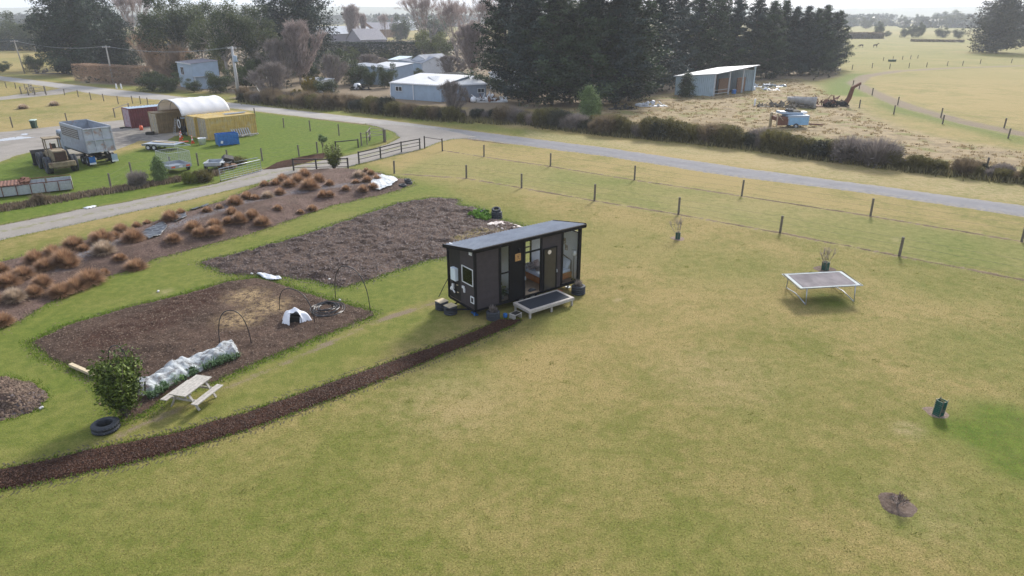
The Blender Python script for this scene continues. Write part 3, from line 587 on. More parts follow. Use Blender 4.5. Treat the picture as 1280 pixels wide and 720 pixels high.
def conifer(seed, h, rad, n=13000, base=.12, shape='pine', leaf=.34):
    r = np.random.default_rng(seed); nb = int(62 if shape == 'pine' else 95); cen = []; tint = []; base = 0.015; leaf *= 1.2; segs = [((0, 0, 0), (0, 0, h * .5), h * .014, h * .010), ((0, 0, h * .5), (r.normal() * .1, r.normal() * .1, h * .97), h * .011, .03)]
    for k in range(nb):
        t = base + (1 - base) * ((k + r.random()) / nb) ** .85; z0 = t * h; q = (t - base) / (1 - base)
        if shape == 'pine': L = rad * 1.02 * (1.0 - q ** 1.7) * (.7 + .45 * r.random()) + .35
        else: L = rad * math.sin(math.pi * min(1, (q * .82 + .22))) ** .6 * (.75 + .35 * r.random()) * (1 - q ** 5) + .3
        az = k * 2.4 + r.normal() * .3; rise = (.25 + .35 * q) * L if shape == 'pine' else (.1 + .6 * q) * L
        dx, dy = math.cos(az), math.sin(az); segs.append(((0, 0, z0), (dx * L * .9, dy * L * .9, z0 + rise * .7), .05 + .05 * L * .3, .02))
        npuf = max(3, int(L * 1.8)); nl = int(n / nb * (L / rad) * 1.5) + 12; tb = r.normal(0, .2)
        for i in range(npuf):
            f = .12 + .93 * (i + r.random()) / npuf; side = r.normal(0, .22 * L * f * .5 + .1); pr = (.5 + .4 * r.random()) * (.75 + .12 * L)
            c = np.array([dx * L * f - dy * side, dy * L * f + dx * side, z0 + rise * f * f + .1]); m = max(4, nl // npuf)
            p = r.normal(size=(m, 3)) * np.array([pr, pr, pr * (.5 if shape == 'pine' else .75)]) * .55 + c; cen.append(p); tint.append(np.clip(.4 + tb + r.normal(0, .2) + .4 * (p[:, 2] - c[2]) / pr * .6 + r.normal(0, .12, m), 0, 1))  # tint rises towards each puff's top: lit tops put into needle colour
    cen = np.concatenate(cen); return cen, np.concatenate(tint), segs, leaf
def blobtree(seed, h, rad, n=12000, nblob=26, trunkh=.3, leaf=.28, flat=.7, lift=.55, droop=0, blobr=.33, gap=1.0, low=.25):
    r = np.random.default_rng(seed); cen = []; tint = []; segs = [((0, 0, 0), (0, 0, h * trunkh), h * .022, h * .016)]
    top = np.array([0, 0, h * trunkh])
    for k in range(nblob):
        u = r.normal(size=3); u /= np.linalg.norm(u); rr = r.random() ** .4; u[2] = (abs(u[2]) * 1.1 - .25) if low < .5 else max(-low * .75, u[2])
        c = np.array([u[0] * rad * rr * gap, u[1] * rad * rr * gap, h * lift + u[2] * h * (1 - lift) * rr]); br = rad * blobr * (.7 + .7 * r.random())
        c[2] = max(br * .5, min(c[2], h - br * .5)); mid = (top + c) / 2 + r.normal(0, .06 * h, 3) * .5; segs.append((tuple(top * (.6 + .4 * r.random())), tuple(mid), h * .011, h * .007)); segs.append((tuple(mid), tuple(c), h * .007, .02))
        m = int(n / nblob); p = r.normal(size=(m, 3)); p /= np.linalg.norm(p, axis=1)[:, None]; p *= (r.random(m) ** .45)[:, None] * br * np.array([1, 1, flat]); 
        if droop: p[:, 2] -= droop * br * r.random(m) ** 2
        cen.append(p + c); tint.append(np.clip(.42 + r.normal(0, .15) + .28 * p[:, 2] / br + r.normal(0, .13, m), 0, 1))  # blob tops get a lighter leaf tint, imitating light from above
    return np.concatenate(cen), np.concatenate(tint), segs, leaf
def make_tree(name, label, cat, loc, rz, gen, mleaf, mbark=None, group=None, crown='crown', scale=1.0, asp=.45):
    cen, tint, segs, leaf = gen; r = np.random.default_rng(len(cen)); t = thing(name, label, cat, loc, rz, group); t.scale = (scale,) * 3
    link(crown, crownmesh(crown, leaves(cen, leaf, r, asp=asp), tint, mleaf), t); link('trunk', limbs_mesh('trunk', segs, mbark or M_bark), t); return t
def baretree(seed, h, spread, m, up=.8, n0=5, depth=5, twigs=7, twl=.8, tw=.03, trunkh=.18, brush=0):
    """branching skeleton: thick limbs as tubes, fine twigs as slivers"""
    r = np.random.default_rng(seed); segs = []; tips = []
    def grow(p, d, L, rad, lev):
        q = p + d * L; segs.append((tuple(p), tuple(q), rad, rad * .62))
        if lev >= depth: tips.append((q, d, L)); return
        for k in range(2 if lev < depth - 1 else 3):
            e = d + r.normal(0, spread, 3); e[2] += up * .35; e /= np.linalg.norm(e); grow(q, e, L * (.68 + .22 * r.random()), rad * .6, lev + 1)
        if lev > 1 and r.random() < .7: tips.append(((p + q) / 2, d, L * .6))
    d0 = np.array([0, 0, 1.]); L0 = h * .26; p0 = np.array([0, 0, h * trunkh]); segs.append(((0, 0, 0), tuple(p0), h * .02, h * .016))
    for k in range(n0):
        e = d0 + r.normal(0, spread * 1.3, 3); e[2] = abs(e[2]) * (.6 + up * .6); e /= np.linalg.norm(e); grow(p0 * (.5 + .5 * r.random()), e, L0, h * .011, 1)
    T = []; 
    for q, d, L in tips:
        k = twigs; e = d[None] + r.normal(0, spread * 1.1, (k, 3)); e[:, 2] += up * .25; e /= np.linalg.norm(e, axis=1)[:, None]; l = twl * (.4 + .9 * r.random(k))[:, None] * h * .12
        s = q + d * r.uniform(-.5, .1, (k, 1)) * L; w = np.cross(e, r.normal(size=(k, 3))); w /= np.linalg.norm(w, axis=1)[:, None]; T.append(np.stack([s - w * tw, s + w * tw, s + e * l], 1))
        for j in range(2):
            s2 = s + e * l * r.uniform(.3, .8, (k, 1)); e2 = e + r.normal(0, .45, (k, 3)); e2 /= np.linalg.norm(e2, axis=1)[:, None]; T.append(np.stack([s2 - w * tw * .7, s2 + w * tw * .7, s2 + e2 * l * .6], 1))
    if brush:
        k = brush; ax = np.array([s_[1] for s_ in segs if s_[3] < .06 and s_[1][2] > h * .15]); i = r.integers(0, len(ax), k); o = ax[i] * r.uniform(.25, 1.0, (k, 1)); o[:, :2] += r.normal(0, .15, (k, 2)); e = ax[i] - np.array([0, 0, h * .05]); e = e / (np.linalg.norm(e, axis=1)[:, None] + 1e-6) + r.normal(0, .22, (k, 3)); e[:, 2] += up * .3; e /= np.linalg.norm(e, axis=1)[:, None]
        w = np.cross(e, r.normal(size=(k, 3))); w /= np.linalg.norm(w, axis=1)[:, None]; l = h * r.uniform(.06, .16, (k, 1)); T.append(np.stack([o - w * tw, o + w * tw, o + e * l], 1))
    V = np.concatenate(T).reshape(-1, 3); n = len(V) // 3; return V, r.random(n), segs
def make_bare(name, label, loc, rz, gen, m, mb=None, group=None, cat='tree'):
    V, tint, segs = gen; t = thing(name, label, cat, loc, rz, group); link('twigs', crownmesh('twigs', V, tint, m), t); link('trunk', limbs_mesh('trunk', [s for s in segs if s[2] > .02][:420], mb or M_twigbark, 4), t); return t
M_twigbark = mat('grey brown branch', (.26, .22, .2), .9, var=.3)
def shrub_gen(seed, rad, h, n, leaf=.2, twig=.5, lumps=9):
    r = np.random.default_rng(seed); cen = []; tint = []
    for k in range(lumps):
        a = r.random() * 6.28; q = r.random() ** .5 * .8 * rad; br = rad * (.16 + .34 * r.random() ** 1.5); c = np.array([math.cos(a) * q, math.sin(a) * q, (h - br * .6) * (.35 + .6 * r.random())]); m = n // lumps
        p = r.normal(size=(m, 3)); p /= np.linalg.norm(p, axis=1)[:, None]; p *= (r.random(m) ** .35)[:, None] * br; p = p + c; p[:, 2] = np.abs(p[:, 2]); cen.append(p); tint.append(np.clip(.4 + r.normal(0, .15) + r.normal(0, .16, m), 0, 1))
    # skirt to the ground
    m = n // 3; a = r.random(m) * 6.28; q = r.random(m) ** .5 * rad * .85; cen.append(np.stack([np.cos(a) * q, np.sin(a) * q, r.random(m) * h * .55], 1)); tint.append(.3 + .2 * r.random(m))
    cen = np.concatenate(cen); tint = np.concatenate(tint); V = leaves(cen, leaf, r, asp=.4)
    k = int(n * twig); a = r.random(k) * 6.28; q = r.random(k) ** .6 * rad; s = np.stack([np.cos(a) * q * .5, np.sin(a) * q * .5, r.random(k) * h * .5], 1); e = np.stack([np.cos(a) * q * 1.12, np.sin(a) * q * 1.12, h * (.45 + .85 * r.random(k)) - q * .3], 1)
    w = np.cross(e - s, r.normal(size=(k, 3))); w /= np.linalg.norm(w, axis=1)[:, None] + 1e-9; TV = np.stack([s - w * .03, s + w * .03, e + w * .008], 1).reshape(-1, 3)
    V = np.concatenate([V, TV]); tint = np.concatenate([tint, .5 + .5 * r.random(k)]); return V, tint

def tree_at(u, v, top): p = G(u, v); return p, hgt(u, v, top)
# ---- pine belt behind the open shed: each tree its own base, height and spin
pine_protos = []
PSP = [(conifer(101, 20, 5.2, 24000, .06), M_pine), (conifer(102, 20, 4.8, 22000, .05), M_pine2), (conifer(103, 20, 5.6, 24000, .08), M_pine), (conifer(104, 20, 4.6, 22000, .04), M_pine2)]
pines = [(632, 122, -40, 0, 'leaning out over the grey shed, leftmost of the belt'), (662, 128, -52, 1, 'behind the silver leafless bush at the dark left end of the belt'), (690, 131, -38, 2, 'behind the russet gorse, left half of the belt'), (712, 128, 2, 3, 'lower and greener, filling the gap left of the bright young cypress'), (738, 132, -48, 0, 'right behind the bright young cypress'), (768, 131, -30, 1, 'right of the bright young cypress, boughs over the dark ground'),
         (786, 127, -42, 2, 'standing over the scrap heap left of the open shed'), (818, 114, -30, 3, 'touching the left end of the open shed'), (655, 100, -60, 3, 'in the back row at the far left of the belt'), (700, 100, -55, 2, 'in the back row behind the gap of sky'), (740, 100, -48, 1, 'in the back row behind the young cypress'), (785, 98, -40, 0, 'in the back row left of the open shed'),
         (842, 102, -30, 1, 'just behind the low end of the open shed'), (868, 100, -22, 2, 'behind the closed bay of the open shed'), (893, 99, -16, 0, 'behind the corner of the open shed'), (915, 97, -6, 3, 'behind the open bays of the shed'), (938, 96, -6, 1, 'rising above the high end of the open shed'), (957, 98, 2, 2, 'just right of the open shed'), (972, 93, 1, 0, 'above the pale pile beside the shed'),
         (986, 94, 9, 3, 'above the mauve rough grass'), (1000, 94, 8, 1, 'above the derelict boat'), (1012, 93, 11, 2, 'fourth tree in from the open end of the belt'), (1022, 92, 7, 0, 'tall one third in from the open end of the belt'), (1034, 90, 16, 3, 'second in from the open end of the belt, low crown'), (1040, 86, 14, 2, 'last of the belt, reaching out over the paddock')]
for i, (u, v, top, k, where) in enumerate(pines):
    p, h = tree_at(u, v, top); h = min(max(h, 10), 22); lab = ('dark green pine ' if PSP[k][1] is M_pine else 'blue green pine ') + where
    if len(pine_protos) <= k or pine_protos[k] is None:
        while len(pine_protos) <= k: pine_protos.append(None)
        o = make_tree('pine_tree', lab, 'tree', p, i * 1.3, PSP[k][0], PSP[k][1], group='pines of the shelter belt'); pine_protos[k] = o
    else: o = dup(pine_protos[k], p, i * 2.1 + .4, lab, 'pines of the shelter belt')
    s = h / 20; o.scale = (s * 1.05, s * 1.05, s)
# ---- big cypresses, gums and bare trees of the left and the middle
big = conifer(111, 18, 6.5, 36000, .03, 'mac', .36); big2 = conifer(112, 18, 7, 28000, .05, 'mac', .36)
def sc(o, h, h0, w=1.0): s = h / h0; o.scale = (s * w, s * w, s); return o
p, h = tree_at(98, 92, -22); o = make_tree('cypress_tree', 'huge dark cypress beside the lane, thick to the ground', 'tree', p, .3, big, M_macro, group='big cypresses'); c1 = sc(o, h, 18, 1.12)
p, h = tree_at(148, 88, 10); sc(dup(c1, p, 2.0, 'lower dark cypress tucked behind the huge one and the clipped hedge', 'big cypresses'), h, 18, 1.1)
p, h = tree_at(375, 92, -30); o = make_tree('cypress_tree', 'open topped dark cypress behind the leafless poplar', 'tree', p, 1.0, big2, M_macro, group='big cypresses'); c2 = sc(o, h, 18, 1.15)
p, h = tree_at(128, 84, -18); sc(dup(c2, p, 4.0, 'brown tinged cypress with a ragged crown behind the huge dark one', 'big cypresses'), h, 18, .8)
p, h = tree_at(1245, 66, -6); o = make_tree('cypress_tree', 'lone broad cypress in the far right paddock', 'tree', p, 2.2, conifer(113, 18, 8.6, 26000, .02, 'mac', .5), M_macro2); sc(o, h, 18, 1.05)
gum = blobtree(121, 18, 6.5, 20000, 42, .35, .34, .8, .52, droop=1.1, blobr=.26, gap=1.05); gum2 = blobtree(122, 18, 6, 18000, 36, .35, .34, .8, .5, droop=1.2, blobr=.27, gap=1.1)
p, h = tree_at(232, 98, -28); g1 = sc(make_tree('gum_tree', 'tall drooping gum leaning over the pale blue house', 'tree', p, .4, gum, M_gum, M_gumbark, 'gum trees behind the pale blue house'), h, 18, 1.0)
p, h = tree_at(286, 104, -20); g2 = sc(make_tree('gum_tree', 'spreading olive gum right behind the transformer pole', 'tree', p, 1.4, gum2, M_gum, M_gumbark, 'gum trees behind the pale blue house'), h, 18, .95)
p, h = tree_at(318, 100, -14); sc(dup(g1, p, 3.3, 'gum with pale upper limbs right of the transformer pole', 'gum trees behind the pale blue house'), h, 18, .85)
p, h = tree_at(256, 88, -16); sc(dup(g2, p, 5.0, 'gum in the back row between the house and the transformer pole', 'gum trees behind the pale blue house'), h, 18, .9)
# leafless trees
wil = baretree(131, 12, .42, M_twigw, up=.75, n0=9, depth=5, twigs=11, twl=1.0, tw=.045, brush=6000); pop = baretree(132, 12, .16, M_twigp, up=1.6, n0=7, depth=5, twigs=11, twl=1.0, tw=.04, brush=4000); rnd_b = baretree(133, 10, .36, M_twigp, up=.7, n0=9, depth=5, twigs=11, twl=1.0, tw=.038, brush=4000); big_b = baretree(134, 18, .3, M_twigp, up=1.0, n0=6, depth=6, twigs=6, twl=.9, tw=.04)
LT = 'leafless trees'
def bare(kind, gen, m, u, v, top, w, label, first={}):
    p, h = tree_at(u, v, top); h0 = {'willow': 12, 'poplar': 12, 'round': 10, 'big': 18}[kind] * 1.0
    zmax = gen[0][:, 2].max(); rr = np.percentile(np.hypot(gen[0][:, 0], gen[0][:, 1]), 97)
    key = (kind, m.name)
    if key not in first: o = first[key] = make_bare({'willow': 'willow_tree', 'poplar': 'poplar_tree'}.get(kind, 'leafless_tree'), label, p, u * .1, gen, m, group=LT)
    else: o = dup(first[key], p, u * .13, label, LT)
    s = h / zmax; wd = (w / 2 * p.y / CF) / rr; o.scale = (wd, wd, s); return o
bare('willow', wil, M_twigw, 196, 97, 22, 74, 'tan willow with dense bare twigs right of the dark cypresses')
bare('willow', wil, M_twigw, 226, 100, 50, 60, 'lower tan willow scrub left of the pale blue house')
bare('big', big_b, M_twigp, 178, 78, -22, 70, 'tall leafless tree showing against the sky behind the tan willow')
bare('poplar', pop, M_twigp, 377, 106, 20, 50, 'fan shaped leafless poplar in front of the open topped cypress')
bare('round', rnd_b, M_twig, 352, 106, 44, 62, 'leafless round tree left of the fan shaped poplar')
bare('round', rnd_b, M_twig, 346, 126, 74, 60, 'grey twiggy round tree at the lane right of the transformer pole')
bare('round', rnd_b, M_twig, 416, 112, 64, 40, 'pinkish bare bush tree right of the poplar')
bare('round', rnd_b, M_twig, 565, 147, 97, 42, 'leafless tree standing before the long pale blue shed')
bare('poplar', pop, M_twigp, 442, 58, 2, 26, 'thin far poplar above the long white roof')
bare('poplar', pop, M_twigp, 456, 56, 14, 14, 'smaller thin far poplar right of the tall one over the white roof')
bare('big', big_b, M_twigp, 536, 72, -14, 64, 'large grey leafless tree over the pair of cottages')
bare('big', big_b, M_twigp, 484, 55, 14, 18, 'faint leafless tree beyond the dark hedge')
bare('big', big_b, M_twigp, 572, 84, -8, 60, 'big leafless tree left of the pine belt, behind the cottages')
bare('big', big_b, M_twigp, 602, 88, -12, 62, 'mauve leafless tree touching the pine belt')
bare('poplar', pop, M_twigp, 590, 96, 22, 50, 'pinkish bare thicket tree under the two big ones by the pine belt')
bare('round', rnd_b, M_twig, 562, 102, 66, 44, 'dark twiggy tree half hiding the right hand cottage')
bare('round', rnd_b, M_twig, 462, 90, 66, 46, 'grey leafless tree above the low blue barn')
# evergreen bushes and small trees around the far houses
bt = blobtree(141, 6, 2.8, 9000, 26, .06, .26, .85, .42, blobr=.42, low=.95)
yg = blobtree(143, 6, 2.8, 8000, 24, .08, .26, .85, .45, blobr=.4, low=.8)
ev = None; evy = None
def evergreen(u, v, top, w, label, kind='g'):
    global ev, evy
    p, h = tree_at(u, v, top)
    if kind == 'g':
        if ev is None: o = ev = make_tree('evergreen_tree', label, 'tree', p, 0, bt, M_broad, group='small evergreen trees round the far houses')
        else: o = dup(ev, p, u * .3, label, 'small evergreen trees round the far houses')
    else:
        if evy is None: o = evy = make_tree('evergreen_tree', label, 'tree', p, 0, yg, M_yg, group='small evergreen trees round the far houses')
        else: o = dup(evy, p, u * .3, label, 'small evergreen trees round the far houses')
    wd = w / 2 * p.y / CF / 3.1; o.scale = (wd, wd, h / 6.0); return o
for a in ((442, 107, 73, 34, 'dark green tree left of the low blue barn'), (463, 108, 81, 20, 'small conical green tree before the low blue barn'), (485, 110, 78, 26, 'dark green tree before the right end of the low blue barn'), (440, 76, 58, 26, 'olive tree under the tall clipped hedge, left one', 'y'), (452, 75, 56, 24, 'rounded olive tree in front of the tall clipped hedge', 'y'),
          (483, 76, 61, 18, 'umbrella shaped olive tree before the tall clipped hedge', 'y'), (500, 52, 18, 26, 'round headed dark tree rising beyond the hedge'), (508, 82, 66, 22, 'dark bush left of the cottages'), (532, 76, 38, 30, 'yellow green tree behind the cottages, left one', 'y'), (553, 76, 40, 30, 'yellow green tree behind the cottages, right one', 'y'), (550, 84, 64, 12, 'bright lemon green bush between the cottages', 'y'),
          (522, 99, 84, 16, 'dark bush before the left cottage'), (540, 50, 12, 50, 'dark misty tree under the big leafless crown'), (190, 114, 88, 36, 'dense green bush by the lane left of the pale blue house'), (213, 115, 90, 32, 'dense green bush touching the pale blue house'), (243, 115, 98, 22, 'low dark bush under the wall of the pale blue house'), (276, 116, 86, 34, 'green bush between the pale blue house and the transformer pole'), (274, 92, 64, 20, 'yellow green tree right of the pale blue house', 'y'),
          (326, 100, 60, 40, 'deep green tree under the gums'), (308, 110, 70, 30, 'dark evergreen behind the transformer pole'), (232, 100, 66, 44, 'dark evergreen behind the pale blue house'), (388, 102, 76, 30, 'dull green tree behind the yellow gorse'), (45, 89, 66, 26, 'clipped looking dark tree in the yellow paddock'), (3, 90, 76, 22, 'low dark bush at the left edge beyond the lane'),
          (410, 118, 96, 30, 'low olive bush right of the small white hut'), (350, 98, 55, 40, 'dark evergreen behind the leafless round trees'), (420, 100, 60, 36, 'dull evergreen behind the pinkish bush tree')): evergreen(*a)
# misty trees beyond the left paddock
for u, v, top, w, lab in ((8, 62, 24, 50, 'misty grey broad tree at the left edge'), (36, 62, 13, 46, 'misty round topped tree left of the huge cypress'), (58, 64, 20, 34, 'misty tree half behind the huge cypress')):
    evergreen(u, v, top, w, lab)
# far trees to the right, fading in haze
for u, v, top, w, lab in ((1098, 47, 26, 12, 'slim dark tree in the far paddock, left of the bushes'), (1130, 47, 33, 12, 'small dark bush left of the pair of far pines'), (1140, 47, 30, 10, 'left one of the close pair of far pines'), (1148, 47, 27, 12, 'right one of the close pair of far pines'), (1178, 47, 34, 18, 'round far bush left of the lone cypress'), (1108, 46, 38, 10, 'small grey far bush right of the slim tree'), (1198, 48, 35, 14, 'far bush half hidden by the lone cypress'),
                          (1172, 34, 14, 22, 'hazy block of tall trees, left one'), (1190, 34, 12, 26, 'hazy block of tall trees, right one'), (1052, 34, 17, 16, 'hazy tree above the end of the pine belt'), (1082, 36, 21, 16, 'hazy round tree above the horses'), (1126, 33, 18, 10, 'hazy pointed tree above the far pines'), (1146, 33, 17, 12, 'hazy tree right above the pair of far pines'), (1066, 33, 21, 12, 'hazy low tree left of the round one'), (1100, 33, 22, 18, 'hazy tree behind the slim dark one'), (1160, 34, 23, 14, 'hazy low tree left of the tall block'), (1213, 34, 22, 16, 'hazy tree just left of the lone cypress crown')):
    evergreen(u, v, top, w, lab)
def hedge_row(name, label, a, b, h, depth, m, n, leaf, seed):
    r = np.random.default_rng(seed); a = Vector(a); b = Vector(b); d = b - a; L = d.length; ux = d / L; uy = Vector((-ux.y, ux.x, 0)); t = r.random(n) * L; q = r.random(n); f = r.random(n)
    hh = h * (.93 + .1 * fbm(t, t * 0, 3, seed)); yy = (r.random(n) - .5) * depth; zz = r.random(n) * hh; k = f < .42; yy[k] = np.sign(yy[k]) * depth * (.42 + .1 * fbm(t[k], zz[k], 1.5, seed)); k = f > .68; zz[k] = hh[k] * (.93 + .08 * r.random(k.sum()))
    cen = np.stack([a.x + ux.x * t + uy.x * yy, a.y + ux.y * t + uy.y * yy, zz], 1) ; o = link(name, crownmesh(name, leaves(cen, leaf, r), .4 + .3 * (fbm(t, zz, 1.2, seed) - .5) + r.normal(0, .15, n), m)); tag(o, label, 'hedge'); return o
hedge_row('hedge', 'long dark shelter hedge beyond the yellow paddock', G(-60, 63), G(76, 63), hgt(0, 63, 49), 5, M_macro, 14000, .55, 61)
hedge_row('hedge', 'tall dark clipped hedge behind the low blue barn', G(385, 75), G(525, 76), hgt(450, 75, 52), 5, M_macro, 20000, .5, 62)
hedge_row('hedge', 'clipped leafless brown hedge under the dark cypresses', G(102, 100), G(184, 106), hgt(140, 103, 81), 3.5, M_twigw, 16000, .28, 63)
hedge_row('hedge', 'low hazy hedge across the far right paddocks', G(1045, 48), G(1098, 48), 3.2, 14, M_shr, 5000, 1.4, 64)
hedge_row('hedge', 'low dark line of hedge left of the lone cypress', G(1138, 52), G(1205, 53), 1.2, 3, M_shr, 3000, .6, 65)
# distant tree masses and hills
r = np.random.default_rng(71); cs = []; ti = []
for k in range(240):
    D = 900 + 1500 * r.random(); a = R(-50 + 100 * r.random()); cx, cy = D * math.sin(a), D * math.cos(a)
    L = 20 + 90 * r.random(); h = 6 + 13 * r.random(); m = 260; t = (r.random(m) - .5) * L; hz = r.random(m) * h * (.6 + .4 * fbm(t + k * 50, t * 0, 12, k % 9)); cs.append(np.stack([cx + t, cy + r.normal(0, 5, m), hz], 1)); ti.append(.4 + r.normal(0, .15, m))
o = link('distant_woods', crownmesh('distant_woods', leaves(np.concatenate(cs), 6.0, r, asp=.8), np.concatenate(ti), M_macro)); tag(o, 'hazy shelter belts and woods on the far plain', kind='stuff')
n = 220; t = np.linspace(-1, 1, n); xh = t * 3300; ridge = 24 + 30 * fbm(xh + 900, xh * 0, 900, 5, 4) + 14 * np.exp(-((t + .42) / .2) ** 2)
V = []; 
for j, (yy, f) in enumerate(((2500, 0), (2750, .55), (3000, 1.0), (3300, .4))): V.append(np.stack([xh, np.full(n, yy) + 80 * np.sin(xh * .002), ridge * f - (2 if f == 0 else 0)], 1))
V = np.concatenate(V); i = np.arange(n - 1); F = np.concatenate([np.stack([i + j * n, i + 1 + j * n, i + 1 + (j + 1) * n, i + (j + 1) * n], 1) for j in range(3)])
tag(link('hills', npmesh('hills', V, F, mat('hill pasture', (.10, .12, .07), .95, var=.3, vscale=.004), None, True)), 'low blue hills along the horizon', kind='structure')

q = scatter_in(WOODS, 26000, 91); keep = (sdist(q[:, 0], q[:, 1], PADDOCK_R) < -2) & (sdist(q[:, 0], q[:, 1], GP([(372, 124), (372, 92), (505, 88), (620, 90), (640, 128), (612, 146), (480, 132)])) < -1) & (sdist(q[:, 0], q[:, 1], GP([(222, 116), (222, 104), (272, 104), (272, 118)])) < -.5); q = q[keep]; r = np.random.default_rng(92); hq = 1.8 * fbm(q[:, 0], q[:, 1], 7, 3) ** 1.5
cen = np.stack([q[:, 0], q[:, 1], .1 + hq * r.random(len(q)) * 1.8], 1); tag(link('undergrowth', crownmesh('undergrowth', leaves(cen, .75, r, asp=.7), .3 + .5 * fbm(q[:, 0], q[:, 1], 9, 8) + r.normal(0, .15, len(q)), M_shr2)), 'tangled undergrowth below the trees beyond the lane', kind='stuff')
# ---- hedgerow shrubs along the lane
HB = [(300, 129), (340, 133), (400, 138), (450, 141), (500, 147), (560, 153), (640, 156), (720, 165), (760, 170), (850, 178), (940, 188), (1010, 198), (1080, 207), (1120, 213), (1210, 223), (1290, 232)]
def hb_v(u):
    for (a, va), (b_, vb) in zip(HB, HB[1:]):
        if a <= u <= b_: return va + (vb - va) * (u - a) / (b_ - a)
    return HB[-1][1]
KIN = {'brown twiggy': (M_shr, 0), 'dark olive gorse': (M_gorse, 1), 'grey brown leafless': (M_twig, 2), 'russet gorse': (M_macro2, 3), 'pale silvery leafless': (M_twigp, 4)}
sh_mesh = {k: crownmesh('foliage', *shrub_gen(201 + i, 1.9, 2.4, 3000 if i in (1, 3) else 1900, .27, 1.6 if i in (0, 2, 4) else .7, lumps=16), m) for k, (m, i) in KIN.items()}
names = list(KIN); marks = [(300, 'the transformer pole'), (388, 'the white hut'), (450, 'the green trees'), (520, 'the long blue shed'), (565, 'the lone leafless tree'), (610, 'the rubble gap'), (665, 'the silvery bush'), (735, 'the young cypress'), (800, 'the scrap heap'), (860, 'the small dark fir'), (915, 'the open shed'), (987, 'the wrecked blue trailer'), (1060, 'the rusty chute'), (1120, 'the rough pasture'), (1215, 'the gap post'), (1280, 'the right edge')]
sizew = ['low', 'tall', 'broad', 'small', 'rounded', 'ragged']; rowc = {}
r = random.Random(5); u = 304.0; idx = 0; lastmark = None; ordn = ['first', 'second', 'third', 'fourth', 'fifth', 'sixth', 'seventh', 'eighth', 'ninth', 'tenth', 'eleventh', 'twelfth']
ON = ordn + ['thirteenth', 'fourteenth', 'fifteenth', 'sixteenth', 'seventeenth', 'eighteenth', 'nineteenth', 'twentieth', 'twenty first', 'twenty second', 'twenty third', 'twenty fourth', 'twenty fifth']
while u < 1300:
    row = 0
    for row in (0, 1):
        if 584 < u < 622 and row == 0: continue
        if 1185 < u < 1200: continue
        if u < 600 and r.random() < .06: continue
        v = hb_v(u) - (1.2 if row == 0 else 5.0) + r.uniform(-.6, .6); p = G(u, v - 1.2)
        if u < 560: kd = r.choice(['brown twiggy', 'grey brown leafless', 'dark olive gorse', 'brown twiggy', 'russet gorse'])
        elif u < 760: kd = r.choice(['brown twiggy', 'russet gorse', 'dark olive gorse', 'grey brown leafless'])
        else: kd = r.choice(['brown twiggy', 'dark olive gorse', 'russet gorse', 'grey brown leafless', 'dark olive gorse', 'dark olive gorse'])
        if abs(u - 665) < 8 and row == 0: kd = 'pale silvery leafless'
        hh = 2.2 if u < 500 else (2.3 if u < 700 else 2.25); hh *= r.uniform(.6, 1.15); 
        if u > 1110: hh *= .62
        if 500 < u < 620: hh *= .75
        if row == 1: hh *= .8
        mk = min(marks, key=lambda m_: abs(m_[0] - u))[1]; key = (mk, row); rowc[key] = rowc.get(key, 0) + 1
        lab = f"{kd} shrub, {ON[min(rowc[key] - 1, 24)]} from left in hedgerow {'front' if row == 0 else 'back'} by {mk}"
        o = link('hedgerow_shrub', sh_mesh[kd], None, (p.x, p.y, 0), (0, 0, r.uniform(0, 6.28)), (hh / 2.4 * r.uniform(.8, 1.15), hh / 2.4 * r.uniform(.8, 1.15), hh / 2.4)); tag(o, lab, 'shrub', 'shrubs of the lane side hedgerow')
    u += 1.35 / (G(u, hb_v(u)).y / CF) * r.uniform(.7, 1.15)
q = []
rr_ = random.Random(88)
for k in range(2600): uu = rr_.uniform(300, 1320); p_ = G(uu, hb_v(min(uu, 1289)) + rr_.uniform(-9, .8)); q += [(p_.x, p_.y)] * 6
q = np.array(q) + rng.normal(0, .35, (len(q), 2)); blades('hedge_bottom_grass', q, np.zeros(len(q)), .6, .06, leafmat('rank hedge bottom grass', (.07, .065, .025), (.30, .26, .13), trans=.3), 'rank dead and green grass growing through the hedgerow', 89)
# accent plants near the hedgerow
V, t_ = shrub_gen(231, 1.2, 1.5, 5000, .14, .1); cy = bpy.data.objects
cyp = conifer(151, 5, 1.1, 9000, .0, 'mac', .16)
def cypress(u, v, top, w, label, m=M_cyp, name='young_cypress', gen=cyp): p, h = tree_at(u, v, top); o = make_tree(name, label, 'tree', p, 0, gen, m); wd = w / 2 * p.y / CF / 1.15; o.scale = (wd, wd, h / 5); return o
cypress(735, 153, 110, 18, 'bright green young cypress above the hedgerow'); cypress(744, 152, 122, 10, 'smaller green young cypress leaning on the bright one')
cypress(857, 122, 93, 14, 'small dark fir in front of the open shed', M_pine, 'fir_tree', conifer(152, 5, 1.4, 6000, .02, 'pine', .2))
p, h = tree_at(388, 116, 88); o = link('gorse_bush', crownmesh('foliage', *shrub_gen(232, 1.6, 2.4, 4500, .17, .2), M_gorsey), None, p, None, (1.1, 1.1, h / 2.4 * .7)); tag(o, 'gorse bush with yellow flowers near the small white hut', 'shrub')
p, h = tree_at(375, 128, 108); o = link('gorse_bush', o.data, None, p, (0, 0, 2), (.9, .9, .9)); tag(o, 'smaller orange yellow gorse bush left of the small white hut', 'shrub')

